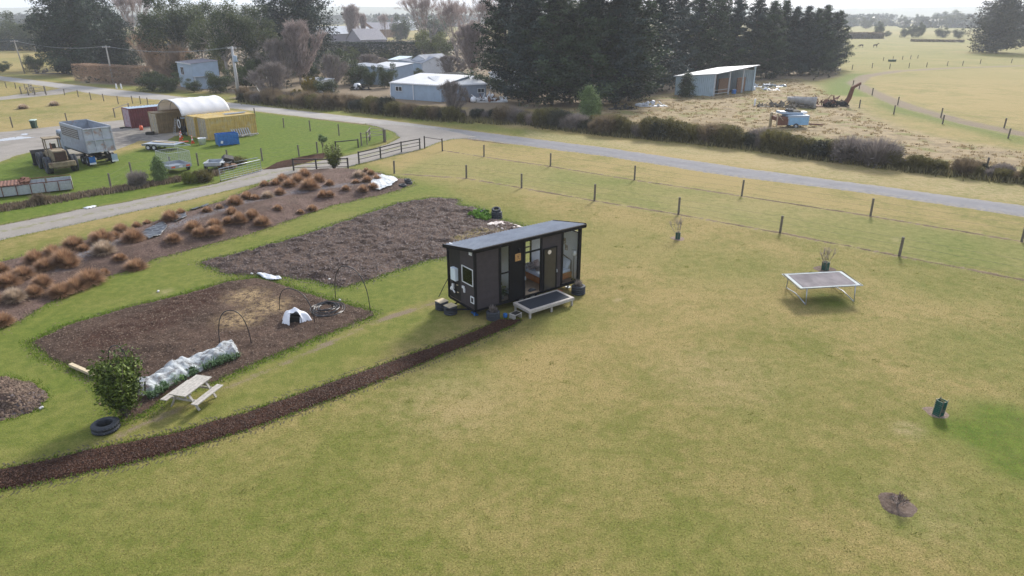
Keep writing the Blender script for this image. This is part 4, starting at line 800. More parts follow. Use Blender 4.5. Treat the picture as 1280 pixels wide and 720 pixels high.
# ---- tussocks on the berm
def tussock_mesh(seed, m, n=1500):
    r = np.random.default_rng(seed); a = r.random(n) * 6.283; el = r.random(n) ** .6 * 1.5; L = .62 * (.78 + .4 * r.random(n)); o = np.stack([np.cos(a) * .08 * r.random(n), np.sin(a) * .08 * r.random(n), np.zeros(n)], 1)
    d = np.stack([np.cos(a) * np.sin(el), np.sin(a) * np.sin(el), np.cos(el)], 1); mid = o + d * (L * .6)[:, None] + np.array([0, 0, .04]); tip = mid + d * (L * .45)[:, None]; tip[:, 2] -= .07 * L * (el > .6) + .07 * L * r.random(n); tip[:, 2] = np.maximum(tip[:, 2], .02)
    w = np.stack([-np.sin(a), np.cos(a), np.zeros(n)], 1) * .011; V = np.stack([o - w, o + w, mid + w, mid - w, tip], 1).reshape(-1, 3); k = np.arange(n)[:, None] * 5
    return npmesh('tussock', V, [k + np.array([[0, 1, 2, 3]]), k + np.array([[3, 2, 4]])], m, {'tint': np.repeat(np.clip(.45 + r.normal(0, .22, n), 0, 1), 5)})
TM = [tussock_mesh(301, M_tus), tussock_mesh(302, M_tus), tussock_mesh(303, M_tus), tussock_mesh(304, M_tusp)]
TA = [(6, 640, 100), (75, 550, 100), (170, 520, 80), (45, 480, 110), (8, 430, 80), (120, 446, 100), (185, 372, 100), (230, 412, 90), (215, 480, 90), (300, 492, 110), (375, 462, 110), (330, 375, 120), (270, 345, 90), (375, 302, 100), (425, 330, 50), (445, 425, 130), (515, 412, 50), (350, 398, 80), (525, 328, 100), (515, 272, 100), (480, 262, 60), (610, 232, 70), (670, 262, 100), (575, 262, 60), (600, 355, 60), (675, 362, 100), (685, 208, 45), (737, 192, 42), (855, 168, 80), (905, 142, 50), (868, 262, 72), (970, 212, 80), (1000, 232, 70), (1075, 217, 80), (1040, 136, 42), (1100, 122, 34), (1160, 142, 50), (1140, 190, 50), (1200, 172, 62), (1262, 152, 55), (1178, 88, 70), (1235, 66, 50)]
TB = [(75, 655, 40), (115, 718, 70), (140, 642, 32), (185, 708, 50), (200, 672, 40), (245, 695, 62), (215, 602, 62), (275, 580, 50), (318, 590, 45), (365, 527, 45), (380, 577, 55), (305, 677, 60), (350, 686, 72), (420, 522, 50), (455, 502, 62), (430, 640, 42), (440, 562, 50), (490, 524, 62), (530, 502, 70), (565, 474, 62), (590, 527, 85), (635, 502, 60), (540, 637, 35), (600, 617, 48), (655, 572, 48), (690, 567, 45), (690, 525, 42), (770, 545, 38), (820, 512, 38), (837, 472, 58), (855, 538, 48), (875, 503, 48), (905, 523, 48), (925, 496, 42), (895, 463, 38), (870, 452, 32), (860, 478, 30)]
TS = [(a / 4, 230 + b_ / 4, w / 4) for a, b_, w in TA] + [(240 + a / 4, 100 + b_ / 4, w / 4) for a, b_, w in TB] + [(-14, 372, 30), (-30, 395, 28)]
r = random.Random(9); seen = {}
TS.sort()
for i, (u, v, w) in enumerate(TS):
    v += w * .32; p = G(u, v, .35); p.z = berm_h(p.x, p.y) - .02; s = (w / 2) * p.y / cp / CF / .60 * 1.16
    k = 3 if (214 < u < 222 and v < 285) or i % 17 == 5 else r.randrange(3)
    zone = 'at the wide left end' if u < 60 else ('above the lower bed corner' if u < 135 else ('near the black plastic' if u < 240 else ('below the steel gate' if u < 330 else ('below the rail fence' if u < 430 else 'at the tyre end'))))
    side = 'back' if sdist(np.array([p.x]), np.array([p.y]), BERM)[0] < 1.4 and v < 318 - .28 * u + 20 else 'body'; key = zone; seen[key] = seen.get(key, 0) + 1
    szw = 'large' if s > .9 else ('mid sized' if s > .6 else 'small'); colr = 'pale buff' if k == 3 else 'russet brown'
    o = link('tussock', TM[k], None, p, (0, 0, r.uniform(0, 6)), (s, s, s * r.uniform(.85, 1.1))); tag(o, f'{szw} {colr} berm tussock {zone}, {ON[min(seen[key] - 1, 24)]} from the left', 'tussock', 'brown tussocks on the bark berm')
for u, v, lab in ((29, 136, 'pale grass clump in the left paddock above the wheelie bin'), (68, 132, 'pale grass clump in the left paddock nearer the lane posts')):
    p = G(u, v); tag(link('tussock', TM[3], None, p, None, (1.5, 1.5, 1.2)), lab, 'grass clump')
# ---- nearer shrubs and saplings
def leafshrub(seed, h, rad, n, leaf, m, up=1.0, nst=14):
    """many stems from one base carrying leaf sprays"""
    r = np.random.default_rng(seed); cen = []; tint = []; segs = []
    for k in range(nst):
        a = k * 2.4 + r.normal() * .3; q = rad * (.25 + .75 * r.random() ** .6); top = np.array([math.cos(a) * q, math.sin(a) * q, h * (.55 + .45 * r.random()) * (1 - .25 * q / rad * up)]); segs.append(((r.normal() * .05, r.normal() * .05, 0), tuple(top), .025 * h / 2, .008))
        for j in range(6):
            f = .35 + .65 * (j + r.random()) / 6; c = top * f; br = rad * .26 * (.6 + .7 * r.random()); mm = n // nst // 6; p = r.normal(size=(mm, 3)) * br * .6 + c; p[:, 2] = np.maximum(p[:, 2], .05); cen.append(p); tint.append(np.clip(.4 + r.normal(0, .16) + .35 * (f - .6) + r.normal(0, .15, mm), 0, 1))
    return np.concatenate(cen), np.concatenate(tint), segs, leaf
p, h = tree_at(158, 519, 440); make_tree('shrub', 'bushy olive green shrub beside the lone tyre', 'shrub', p, 0, leafshrub(401, h * 1.03, .92, 9000, .12, M_cab, .6, 26), M_cab, crown='foliage', asp=.6)
p, h = tree_at(418, 213, 184); make_tree('shrub', 'upright bright green bush in front of the dark rail fence', 'shrub', p, 0, leafshrub(402, h, .85, 3600, .16, M_cab, -.6, 20), M_yg, crown='foliage', asp=.35)
p, h = tree_at(404, 192, 168); make_tree('sapling', 'slender young tree with a feathery grey green head by the driveway', 'sapling', p, 0, blobtree(403, h, .45, 1500, 8, .45, .13, 1.0, .7, blobr=.5), M_cyp, crown='foliage')
cypress(201, 228, 198, 12, 'young pale green conifer in front of the cage trailer', gen=conifer(153, 5, 1.2, 7000, 0, 'mac', .22))
def small(u, v, rad, h, m, label, seed, leaf=.09, n=2600, tw=.2): p = G(u, v); o = link('small_bush', crownmesh('foliage', *shrub_gen(seed, rad, h, n, leaf, tw), m), None, p); tag(o, label, 'bush'); return o
small(173, 234, .8, 1.3, M_twig, 'dark brown twiggy bush left of the young pale conifer', 411, .12, 3000, .6); small(238, 229, .75, 1.0, M_yg, 'round bright green bush left of the steel gate', 412, .12)
small(256, 227, .95, 1.1, M_gorse, 'olive bush between the bright bush and the steel gate', 413, .12); small(52, 254, .9, .8, M_shr, 'low grey bush under the crate on the bank', 414, .1)
small(297, 205, 1.1, .8, M_gorse, 'low green bush beside the folded grey tub', 415, .12)
# dry bank of dead grass along the yard fence
q = np.array([tuple(G(u, v))[:2] for u, v in [(t_, 262 - .165 * t_ + random.Random(int(t_ * 7)).uniform(-2.2, 2.2)) for t_ in np.linspace(-60, 275, 1500)]]); q = np.repeat(q, 6, 0) + rng.normal(0, .25, (9000, 2))
blades('bank_grass', q, np.zeros(len(q)), .32, .05, leafmat('dead bank grass', (.10, .07, .05), (.34, .26, .17)), 'dead brown grass along the yard fence', 421)

# ============================================================ the black cabin
HT = .643; HX, HY = -1.805, 30.71
house = thing('tiny_cabin', 'black and charcoal cabin on wheels with pale sloping roof and tall windows', 'cabin', (HX, HY, 0), HT)
HL, HW, ZB, ZF, ZR = 6.9, 2.42, .42, 3.60, 3.20
def hl(a, b, z=0): c, s = math.cos(HT), math.sin(HT); return Vector((HX + a * c - b * s, HY + a * s + b * c, z))
zt = lambda y: ZF + (ZR - ZF) * y / HW
def bx(name, m, lst, parent=house, bevel=0, smooth=False):
    mb = MB()
    for c, d, *r in lst: mb.box(c, d, *(r or ()))
    return mb.obj(name, m, parent, bevel=bevel, smooth=smooth)
def front(name, m, a0, a1, z0, z1, y=0, th=.06): return bx(name, m, [(((a0 + a1) / 2, y + th / 2, (z0 + z1) / 2), (a1 - a0, th, z1 - z0))])
# floor, rear and side walls, ceiling
bx('floor', mat('oak floor', (.30, .22, .15), .5, var=.25, vscale=3), [((HL / 2, HW / 2, .46), (HL - .04, HW - .04, .08))])
def holed(L0, L1, Z0, Z1, holes):
    """wall rectangle with openings -> list of (u0,u1,z0,z1) pieces"""
    out = []; u = L0
    for (a0, a1, z0, z1) in sorted(holes): out += [(u, a0, Z0, Z1), (a0, a1, Z0, z0), (a0, a1, z1, Z1)]; u = a1
    return out + [(u, L1, Z0, Z1)]
RH = [(.7, 1.9, 1.5, 2.6), (4.88, 5.36, 1.15, 2.5), (5.95, 6.65, 1.2, 2.5)]  # first and last openings are unseen windows added to light the rooms
bx('rear_wall', M_wallwhite, [(((a0 + a1) / 2, HW - .06, (z0 + z1) / 2), (a1 - a0, .05, z1 - z0)) for a0, a1, z0, z1 in holed(.12, HL - .12, .5, 3.1, RH)])
bx('rear_cladding', M_clad2, [(((a0 + a1) / 2, HW + .0, (z0 + z1) / 2), (a1 - a0, .035, z1 - z0)) for a0, a1, z0, z1 in holed(.02, HL - .02, .45, 3.2, RH)])
for a0, a1, z0, z1 in RH:
    wf = bx('window', M_black, [((a0 + .02, HW - .02, (z0 + z1) / 2), (.04, .12, z1 - z0)), ((a1 - .02, HW - .02, (z0 + z1) / 2), (.04, .12, z1 - z0)), (((a0 + a1) / 2, HW - .02, z0 + .02), (a1 - a0 - .082, .12, .04)), (((a0 + a1) / 2, HW - .02, z1 - .02), (a1 - a0 - .082, .12, .04)), (((a0 + a1) / 2, HW - .02, z0 + (z1 - z0) * .72), (a1 - a0 - .082, .1, .05))]); bx('pane', M_glass, [(((a0 + a1) / 2, HW - .0, (z0 + z1) / 2), (a1 - a0 - .08, .012, z1 - z0 - .08))], wf)
bx('side_wall', M_wallwhite, [((.09, HW / 2, 2.98), (.04, HW - .12, .78)), ((.09, HW / 2, 1.1), (.04, HW - .12, 1.22)), ((.09, 1.74, 2.16), (.04, 1.16, .9))])
EH = [(1.5, 2.2, 1.2, 2.6)]  # unseen opening added so sun reaches the bedroom walls
bx('side_wall', M_wallwhite, [((HL - .09, (a0 + a1) / 2, (z0 + z1) / 2), (.04, a1 - a0, z1 - z0)) for a0, a1, z0, z1 in holed(.07, HW - .09, .5, 3.15, EH)]); bx('end_cladding', M_clad2, [((HL - .02, (a0 + a1) / 2, (z0 + z1) / 2), (.05, a1 - a0, z1 - z0)) for a0, a1, z0, z1 in holed(.01, HW - .05, .45, 3.2, EH)])
wf = bx('window', M_black, [((HL - .05, 1.52, 1.9), (.14, .04, 1.4)), ((HL - .05, 2.18, 1.9), (.14, .04, 1.4)), ((HL - .05, 1.85, 1.22), (.14, .618, .04)), ((HL - .05, 1.85, 2.58), (.14, .618, .04))]); bx('pane', M_glass, [((HL - .05, 1.85, 1.9), (.012, .62, 1.32))], wf)  # frame and pane of the added, unseen end opening
bx('ceiling', M_wallwhite, [((HL / 2, HW / 2, 3.17), (HL - .2, HW - .2, .03))]) if False else None
bx('partition', M_wallwhite, [((2.62, 1.3, 1.78), (.06, 2.1, 2.56))])
for a_ in (.03, HL - .03): MB().box((a_, HW + .005, 1.82), (.1, .1, 2.8)).obj('corner_post', M_black, house)
MB().box((.03, HW / 2, .43), (.08, HW - .1, .12)).obj('bottom_trim', M_black, house)
# front panels
mb = MB(); mb.box((.775, .04, 2.04), (1.35, .05, 3.2))
for k in range(9): mb.box((.775, .012, .62 + k * .345), (1.33, .012, .035))
mb.obj('cladding_panel', M_clad, house)
front('black_panel', M_black, 2.22, 3.02, .44, 3.6, .01)
mb = MB(); mb.box((4.85, .04, 2.03), (1.3, .05, 3.2))
for k in range(9): mb.box((4.85, .012, .62 + k * .345), (1.26, .012, .03))
mb.obj('cladding_panel', M_clad, house)
for a0, a1 in ((0, .12), (1.45, 1.56), (2.12, 2.22), (3.0, 3.1), (4.1, 4.2), (5.5, 5.6), (6.72, 6.9)): front('corner_post' if a0 in (0, 6.72) else 'mullion', M_black, a0, a1, .41, 3.59, -.015, .09)
front('top_trim', M_black, .121, 6.719, 3.50, 3.595, -.01, .08); front('bottom_trim', M_black, .121, 6.719, .40, .50, -.01, .08)
def window(a0, a1, z0, z1, bars=()):
    w = .045; f = bx('window', M_black, [(((a0 + a1) / 2, .03, z0 + w / 2), (a1 - a0 - .002, .05, w)), (((a0 + a1) / 2, .03, z1 - w / 2), (a1 - a0 - .002, .05, w)), ((a0 + w / 2, .03, (z0 + z1) / 2), (w, .05, z1 - z0 - 2 * w - .002)), ((a1 - w / 2, .03, (z0 + z1) / 2), (w, .05, z1 - z0 - 2 * w - .002))] + [(((a0 + a1) / 2, .03, zb), (a1 - a0 - 2 * w - .002, .05, .06)) for zb in bars])
    bx('pane', M_glass, [(((a0 + a1) / 2, .035, (z0 + z1) / 2), (a1 - a0 - 2 * w, .01, z1 - z0 - 2 * w))], f); return f
window(1.56, 2.12, .50, 3.50, (2.05,)); window(5.6, 6.72, .50, 3.50)
front('transom_bar', M_black, 3.101, 4.099, 2.80, 2.88, .0, .06); f = front('transom_window', M_black, 3.101, 4.099, 3.44, 3.499, .0, .06); bx('pane', M_glass, [((3.6, .03, 3.16), (.99, .01, .56))], f)
# the door leaf folded back against the panel
dr = bx('door', M_black, [((4.29, -.045, 1.65), (.075, .05, 2.36)), ((5.13, -.045, 1.65), (.075, .05, 2.36)), ((4.71, -.045, 2.795), (.764, .05, .08)), ((4.71, -.045, .51), (.764, .05, .08))])
bx('pane', mat('smoked door glass', (.05, .045, .038), .12, var=.15), [((4.71, -.045, 1.65), (.764, .015, 2.2))], dr); mb = MB(); mb.bar((5.13, -.09, 1.38), (5.13, -.09, 1.56), .03, n=6); mb.box((5.13, -.12, 1.47), (.05, .02, .14)); mb.obj('handle', M_galvp, dr)
mb = MB(); mb.lathe([(.0, .0), (.115, .0), (.115, .02), (.0, .02)], 16, (4.62, -.075, 2.6), (0, -1, 0)); mb.obj('door_sign', mat('cream round plaque', (.7, .62, .52), .6, var=.2, vscale=20), dr)
mb = MB(); mb.bar((3.07, -.08, 1.42), (3.07, -.08, 1.58), .03, n=6); mb.box((3.07, -.05, 1.5), (.05, .03, .2)); mb.obj('handle', M_galvp, house)
M_signw = mat('wooden sign', (.50, .28, .10), .6, var=.25, vscale=9); g_ = bx('wall_sign', M_signw, [((2.62, -.012, 2.72), (.34, .03, .38))])
bx('emblem', mat('dark engraving', (.14, .07, .03), .7), [((2.62, -.030, 2.76), (.15, .008, .035)), ((2.62, -.030, 2.70), (.035, .008, .10)), ((2.56, -.030, 2.63), (.05, .008, .03)), ((2.68, -.030, 2.63), (.05, .008, .03)), ((2.62, -.030, 2.84), (.2, .008, .015))], g_)
mb = MB(); mb.bar((2.61, -.0, 3.12), (2.61, -.1, 3.12), .05, n=8); mb.lathe([(.04, -.09), (.055, -.05), (.055, .05), (.04, .08)], 10, (2.61, -.12, 3.12)); mb.obj('wall_light', M_black, house)
# left end: charcoal panel with window, dark corrugated service recess
bx('cladding_panel', M_clad, [((.035, .65, 2.98), (.05, 1.26, .82)), ((.035, .65, 1.06), (.05, 1.26, 1.25)), ((.035, .09, 2.13), (.05, .14, .88)), ((.035, 1.2, 2.13), (.05, .16, .88))])
mb = MB(); mb.corr(1.12, 2.84, .12, .02, (.045, 2.40, .43), (0, -1, 0), (0, 0, 1)); mb.obj('corrugated_cladding', M_clad2, house)
ew = bx('window', M_white, [((.005, .16, 2.13), (.05, .04, .88)), ((.005, 1.1, 2.13), (.05, .04, .88)), ((.005, .63, 2.55), (.05, .898, .04)), ((.005, .63, 1.71), (.05, .898, .04))]); bx('pane', M_glass, [((.005, .63, 2.13), (.012, .9, .8))], ew)
bx('extractor_vent', M_white, [((-.005, .31, 3.38), (.05, .22, .2))]); bx('power_socket', M_white, [((-.02, 1.0, 1.42), (.07, .18, .12)), ((-.03, .9, 1.28), (.06, .1, .22))]); v_ = bx('access_vent', M_white, [((-.01, .22, 1.13), (.04, .30, .05)), ((-.01, .22, .83), (.04, .30, .05)), ((-.01, .09, .98), (.04, .05, .25)), ((-.01, .35, .98), (.04, .05, .25))]); bx('grille', M_clad2, [((-.0, .22, .98), (.03, .21, .25))], v_)
hb_ = bx('water_heater', mat('white heater casing', (.68, .76, .82), .4, var=.06), [((-.07, 1.72, 1.92), (.2, .44, .66))], bevel=.015); mb = MB(); 
for y_ in (1.62, 1.72, 1.82): mb.tube([(-.06, y_, 1.6), (-.06, y_ + .03, 1.2), (-.03, y_ - .05, .8)], .018, 6)
mb.obj('pipe', M_dark, hb_)
bx('water_filter', M_white, [((-.08, 1.86, 1.22), (.1, .1, .28)), ((-.09, 1.98, 1.08), (.1, .12, .18), (.5, 0, 0)), ((-.12, 1.78, 1.02), (.06, .3, .05), (.6, 0, 0))])
bx('gas_fitting', M_woodp, [((-.03, 1.55, 1.36), (.05, .12, .03)), ((-.03, 1.5, .98), (.05, .12, .03))])
mb = MB(); mb.tube([(-.02, 2.38, 1.5), (-.2, 2.5, 1.1), (-.55, 2.55, .5)], .02, 6); mb.obj('cable', M_dark, house)
# chassis and wheels under the floor
mb = MB()
for y in (.5, 1.9): mb.box((HL / 2, y, .33), (HL - .3, .1, .14))
for k in range(6): mb.box((.5 + k * 1.18, 1.2, .34), (.08, 1.3, .1))
mb.tube([(.35, .5, .3), (-.9, 1.2, .36)], .05, 4); mb.tube([(.35, 1.9, .3), (-.9, 1.2, .36)], .05, 4); mb.obj('chassis', M_black, house)
def tyre_prof(R_, r_, w): return [(r_, -w * .4), (r_ + .05 * R_, -w * .5), (R_ * .9, -w * .5), (R_, -w * .38), (R_, -w * .12), (R_ * .965, -w * .1), (R_ * .965, w * .1), (R_, w * .12), (R_, w * .38), (R_ * .9, w * .5), (r_ + .05 * R_, w * .5), (r_, w * .4), (r_ + .02, 0)]
def wheel(parent, c, R_, w, axis, rimm=M_galv, name='wheel'):
    t = MB().lathe(tyre_prof(R_, R_ * .56, w), 20, c, axis, close=True).obj(name, M_rubber, parent, True)
    MB().lathe([(.0, -w * .2), (R_ * .2, -w * .25), (R_ * .5, -w * .12), (R_ * .6, -w * .4), (R_ * .6, w * .4), (R_ * .5, w * .12), (R_ * .2, w * .25), (0, w * .2)], 16, c, axis).obj('rim', rimm, t); return t
for a in (3.1, 3.85):
    for y in (.38, 2.05): wheel(house, (a, y, .31), .31, .2, (0, 1, 0))
MB().bar((.35, .55, 0), (.35, .55, .3), .08).bar((.35, .35, .03), (.35, .85, .03), .12, .06).bar((.2, .4, .0), (.38, .6, .35), .05).obj('jack_stand', M_bluepl, house)
MB().bar((6.5, .5, 0), (6.5, .5, .3), .08).box((6.5, .5, .02), (.25, .25, .04)).obj('jack_stand', M_galv, house)
# roof: ribbed sheet with ribs running down the slope to the back
mb = MB(); pitch = .19; x = -.16; L = HL + .3; nrib = int(L / pitch); rows = []
for k in range(nrib + 1):
    for dx, dz in ((0, .0), (.04, .035), (.075, .035), (.115, 0)):
        if k * pitch + dx <= L: rows.append((-.16 + k * pitch + dx, dz))
y0_, y1_ = -.13, HW + .16; zz0, zz1 = zt(y0_) + .07, zt(y1_) + .07; vs = []
for xx, dz in rows: vs += [(xx, y0_, zz0 + dz), (xx, y1_, zz1 + dz), (xx, y0_, zz0 + dz - .012), (xx, y1_, zz1 + dz - .012)]
n = len(rows); fs = []
for i in range(n - 1): a = 4 * i; b_ = a + 4; fs += [(a, b_, b_ + 1, a + 1), (a + 2, a + 3, b_ + 3, b_ + 2), (a, a + 2, b_ + 2, b_), (a + 1, b_ + 1, b_ + 3, a + 3)]
mb.add(vs, fs); mb.obj('roof', M_roofgrey, house)
mb = MB(); mb.prism([(y0_ + .001, zz0 - .10), (y0_ + .001, zz0 - .014), (y1_ - .001, zz1 - .014), (y1_ - .001, zz1 - .10)], -.15, HL + .13, 'yz'); mb.obj('roof_board', M_black, house)
mb = MB(); mb.prism([(-.16, ZF - .10), (-.13, ZF + .10), (-.16, ZF + .10), (-.19, ZF + .08)], -.19, HL + .17, 'yz'); mb.obj('fascia', M_black, house)
for xx in (-.185, HL + .145):
    MB().prism([(y0_, zz0 - .13), (y0_, zz0 + .05), (y1_, zz1 + .05), (y1_, zz1 - .13)], xx, xx + .03, 'yz').obj('fascia', M_black, house)
# furniture seen through the glass: each a thing of its own
M_bedwood = mat('orange brown timber', (.42, .16, .05), .5, var=.25, vscale=4); M_linen = mat('pale blue bed linen', (.62, .68, .8), .8, var=.1, vscale=6, bump=.4, bscale=8)
def inside(name, label, cat, a, b, z=.5, rz=0, group=None): return thing(name, label, cat, hl(a, b, z), HT + rz, group)
M_cush = mat('patterned cushion cloth', (.42, .36, .33), .8, var=.3, vscale=14, c2=(.13, .12, .14), patch=(.5, .56)); M_cush2 = mat('floral cushion cloth', (.6, .5, .46), .8, var=.3, vscale=16, c2=(.32, .1, .09), patch=(.54, .6))
def cushion(name, label, a, b, z, s, m, rot, cat='cushion', group=None):
    mb = MB(); k = 9; vs = []; 
    for sgn in (1, -1):
        for i in range(k):
            for j in range(k):
                u_, v_ = i / (k - 1) * 2 - 1, j / (k - 1) * 2 - 1; vs.append((u_ * s / 2 * (1 - .08 * v_ * v_), v_ * s / 2 * (1 - .08 * u_ * u_), sgn * .1 * (1 - u_ ** 4) * (1 - v_ ** 4)))
    fs = []
    for q in range(2):
        for i in range(k - 1):
            for j in range(k - 1): o_ = q * k * k + i * k + j; f = (o_, o_ + k, o_ + k + 1, o_ + 1); fs.append(f if q == 0 else f[::-1])
    mb.add(vs, fs); o = mb.obj(name, m, None, True); o.location = hl(a, b, z); o.rotation_euler = (rot[0], rot[1], HT + rot[2]); return tag(o, label, cat, group)
t = inside('bed', 'bed with orange timber base and pale blue linen filling the right end of the cabin', 'bed', 5.72, 1.32); MB().box((0, 0, .2), (2.1, 1.6, .34)).obj('base', M_bedwood, t, bevel=.02); MB().box((0, 0, .45), (2.04, 1.55, .2)).obj('mattress', M_linen, t, bevel=.07); MB().tube([(1.0, -.75, .3), (1.0, -.75, 1.0), (1.0, 0, 1.2), (1.0, .75, 1.0), (1.0, .75, .3)], .03, 6).obj('headboard', M_black, t)
cushion('cushion', 'dark patterned cushion on the bed by the rear window, left one', 4.95, 1.85, 1.2, .45, M_cush, (R(65), 0, 0)); cushion('cushion', 'floral cushion on the bed by the rear window, right one', 5.4, 1.9, 1.22, .48, M_cush2, (R(66), 0, R(10))); cushion('cushion', 'small dark patterned cushion lying in front on the bed', 5.15, 1.45, 1.12, .38, M_cush, (R(30), 0, R(-20)))
cushion('pillow', 'white pillow leaning on the headboard nearest the front window', 6.52, .85, 1.32, .6, M_linen, (R(15), R(-62), 0), 'pillow'); cushion('pillow', 'white pillow leaning on the headboard at the rear', 6.52, 1.5, 1.32, .6, M_linen, (R(-5), R(-62), 0), 'pillow')
t = inside('floor_lamp', 'slim black floor lamp with white drum shade in the right hand window', 'lamp', 6.62, .24); MB().lathe([(.13, 0), (.13, .02), (.02, .03), (.015, 1.45)], 12).obj('stand', M_black, t); MB().lathe([(.15, 1.43), (.13, 1.72), (.125, 1.72), (.145, 1.43)], 16, close=True).obj('lamp_shade', M_white, t, True)
for a, z, s in ((1.25, 2.45, .28), (1.05, 2.12, .22)):
    o = bx('picture', mat('dried flower wall hanging', (.35, .26, .2), .8, var=.5, vscale=14, c2=(.65, .6, .55), patch=(.5, .55)), [((0, 0, 0), (s, .03, s * 1.3))], None); o.location = hl(HL - .135, a, z); o.rotation_euler = (0, .0, HT + R(90)); tag(o, 'larger brown wall hanging on the bedroom wall' if s > .25 else 'smaller brown wall hanging low on the bedroom wall', 'picture')
t = inside('kitchen_bench', 'kitchen bench with a dark top behind the narrow left window', 'bench', 1.5, 1.95); MB().box((0, 0, .42), (1.9, .6, .84)).obj('cabinet', M_white, t); MB().box((0, 0, .87), (1.94, .64, .05)).obj('benchtop', M_dark, t); MB().box((.25, .2, 1.5), (1.2, .25, .04)).obj('shelf', M_black, t)
o = MB().lathe([(.0, 0), (.10, 0), (.13, .22), (.12, .22), (.09, .03), (0, .03)], 14).obj('plant_pot', M_clad2, None); r_ = np.random.default_rng(5); link('leaves', crownmesh('leaves', leaves(r_.normal(0, .14, (240, 3)) + [0, 0, .42], .16, r_), r_.random(240), M_broad), o); o.location = hl(1.9, .4, .5); tag(o, 'pot plant on the floor behind the narrow left window', 'pot plant')
t = inside('side_table', 'dark side table holding crockery behind the narrow left window', 'table', 1.9, .9); MB().box((0, 0, .75), (.45, .45, .04)).obj('table_top', M_black, t)
for sx in (-.18, .18):
    for sy in (-.18, .18): MB().bar((sx, sy, 0), (sx, sy, .73), .04).obj('leg', M_black, t)

# deck
M_deckw = mat('bleached decking', (.50, .45, .40), .8, var=.25, vscale=5, bump=.2); dk = thing('entry_deck', 'low timber deck with a dark mat in front of the cabin door', 'deck', hl(2.15, -.22), HT)
bd = None; nbd = 9; LW = 2.93
for k in range(nbd):
    y = -.075 - k * (1.36 / nbd); o = bpy.data.objects.new('board', bd) if bd else None
    if bd is None: o = MB().box((0, 0, 0), (LW, 1.36 / nbd - .012, .032)).obj('board', M_deckw, dk, bevel=0); bd = o.data
    else: COL.objects.link(o); o.parent = dk
    o.location = (LW / 2, y, .434)
for y in (-.03, -1.36): MB().box((LW / 2, y, .36), (LW, .04, .115)).obj('joist', M_wood, dk)
for x in (.02, LW - .02): MB().box((x, -.69, .36), (.04, 1.29, .115)).obj('joist', M_wood, dk)
for x in (.09, LW / 2, LW - .09):
    for y in (-.1, -1.29): MB().box((x, y, .15), (.09, .09, .30)).obj('leg', M_wood, dk)
o = MB().box((LW / 2, -.69, .458), (LW - .36, 1.06, .014)).obj('mat', mat('dark door mat', (.018, .024, .036), .9, var=.25, vscale=12, bump=.4), None); o.location = hl(2.15, -.22); o.rotation_euler = (0, 0, HT); tag(o, 'large dark mat lying on the entry deck', 'mat')
t = thing('step', 'small weathered timber step at the left end of the deck', 'step', hl(1.72, -1.0), HT + .15)
for k in range(3): MB().box((0, -.14 + k * .14, .24), (.55, .12, .03)).obj('slat', M_wood, t)
for x in (-.22, .22): MB().box((x, 0, .11), (.05, .4, .22)).obj('support', M_wood, t)
MB().box((0, -.03, .275), (.36, .28, .035)).obj('step_mat', M_dark, t)
t = MB().box((0, 0, .12), (.42, .3, .24)).box((0, 0, .25), (.46, .34, .02)).obj('storage_box', mat('orange brown box', (.40, .16, .07), .7, var=.3, vscale=6), None); t.location = hl(5.3, -.02); t.rotation_euler = (0, 0, HT); tag(t, 'orange brown box under the right end of the deck', 'box')
o = MB().lathe([(0, 0), (.09, 0), (.12, .1), (.1, .2), (0, .22)], 10).obj('watering_can', M_bluepl, None); o.location = hl(1.35, -.65); tag(o, 'small blue green container between the tyre planter and the step', 'container') 

# ---- tyres
tyreM = MB().lathe(tyre_prof(.33, .19, .22), 24, close=True).mesh('tyre', M_rubber, True)
for p_ in [tyreM]:
    pass
def tread(mb, R_, w, n=28, z=0):
    for k in range(n):
        a = 2 * math.pi * k / n
        for s_ in (-1, 1): mb.box((R_ * math.cos(a), R_ * math.sin(a), z + s_ * w * .26), (.018, R_ * .13, w * .2), (0, 0, a + 0))
    return mb
tyreM = tread(MB().lathe(tyre_prof(.33, .19, .22), 24, close=True), .33, .22).mesh('tyre', M_rubber, True)
M_pot = soilmat('potting soil', (.03, .022, .018), (.1, .08, .06), (.2, .17, .14))
def tyre(p, z, label, s=1.0, tilt=(0, 0), group=None): o = link('tyre', tyreM, None, (p[0], p[1], z + .11 * s), (tilt[0], tilt[1], rnd.random() * 6), (s, s, s)); return tag(o, label, 'tyre', group)
def planter(p, label, s=1.0):
    tyre(p, 0, 'lower tyre of ' + label, s); tyre(p, .205 * s, 'upper tyre of ' + label, s)
    o = MB().lathe([(0, .33 * s), (.12, .345 * s), (.21 * s, .33 * s), (.2 * s, .3 * s), (0, .3 * s)], 14).obj('planting_soil', M_pot, None); o.location = (p[0], p[1], 0); tag(o, 'soil filling ' + label, 'soil')
    r = np.random.default_rng(int(s * 100 + p[0] * 10) % 999); V, tt = shrub_gen(int(abs(p[0]) * 10), .24, .38, 130, .08, 1.0, 5); o = link('sparse_plant', crownmesh('foliage', V, tt, M_twig), None, (p[0], p[1], .33 * s)); tag(o, 'sparse leggy plant growing in ' + label, 'plant')
planter(hl(.75, -.45), 'the tyre planter at the left front corner of the cabin', 1.0); planter(hl(6.35, -.5), 'the tyre planter at the right end of the cabin', 1.12)
for (a, b_), lb in (((-.62, 2.15), 'rear tyre stool'), ((-.58, 1.38), 'front tyre stool')):
    p = hl(a, b_); tyre(p, 0, f'lower tyre of the {lb} at the left end of the cabin'); tyre(p, .215, f'upper tyre of the {lb} at the left end of the cabin')
    t = thing('wooden_lid', f'square pale board lid on the {lb}', 'board', (p.x, p.y, .435), HT + .1)
    for k in range(4): MB().box((-.195 + k * .13, 0, .012), (.122, .5, .024)).obj('board', M_woodp, t)
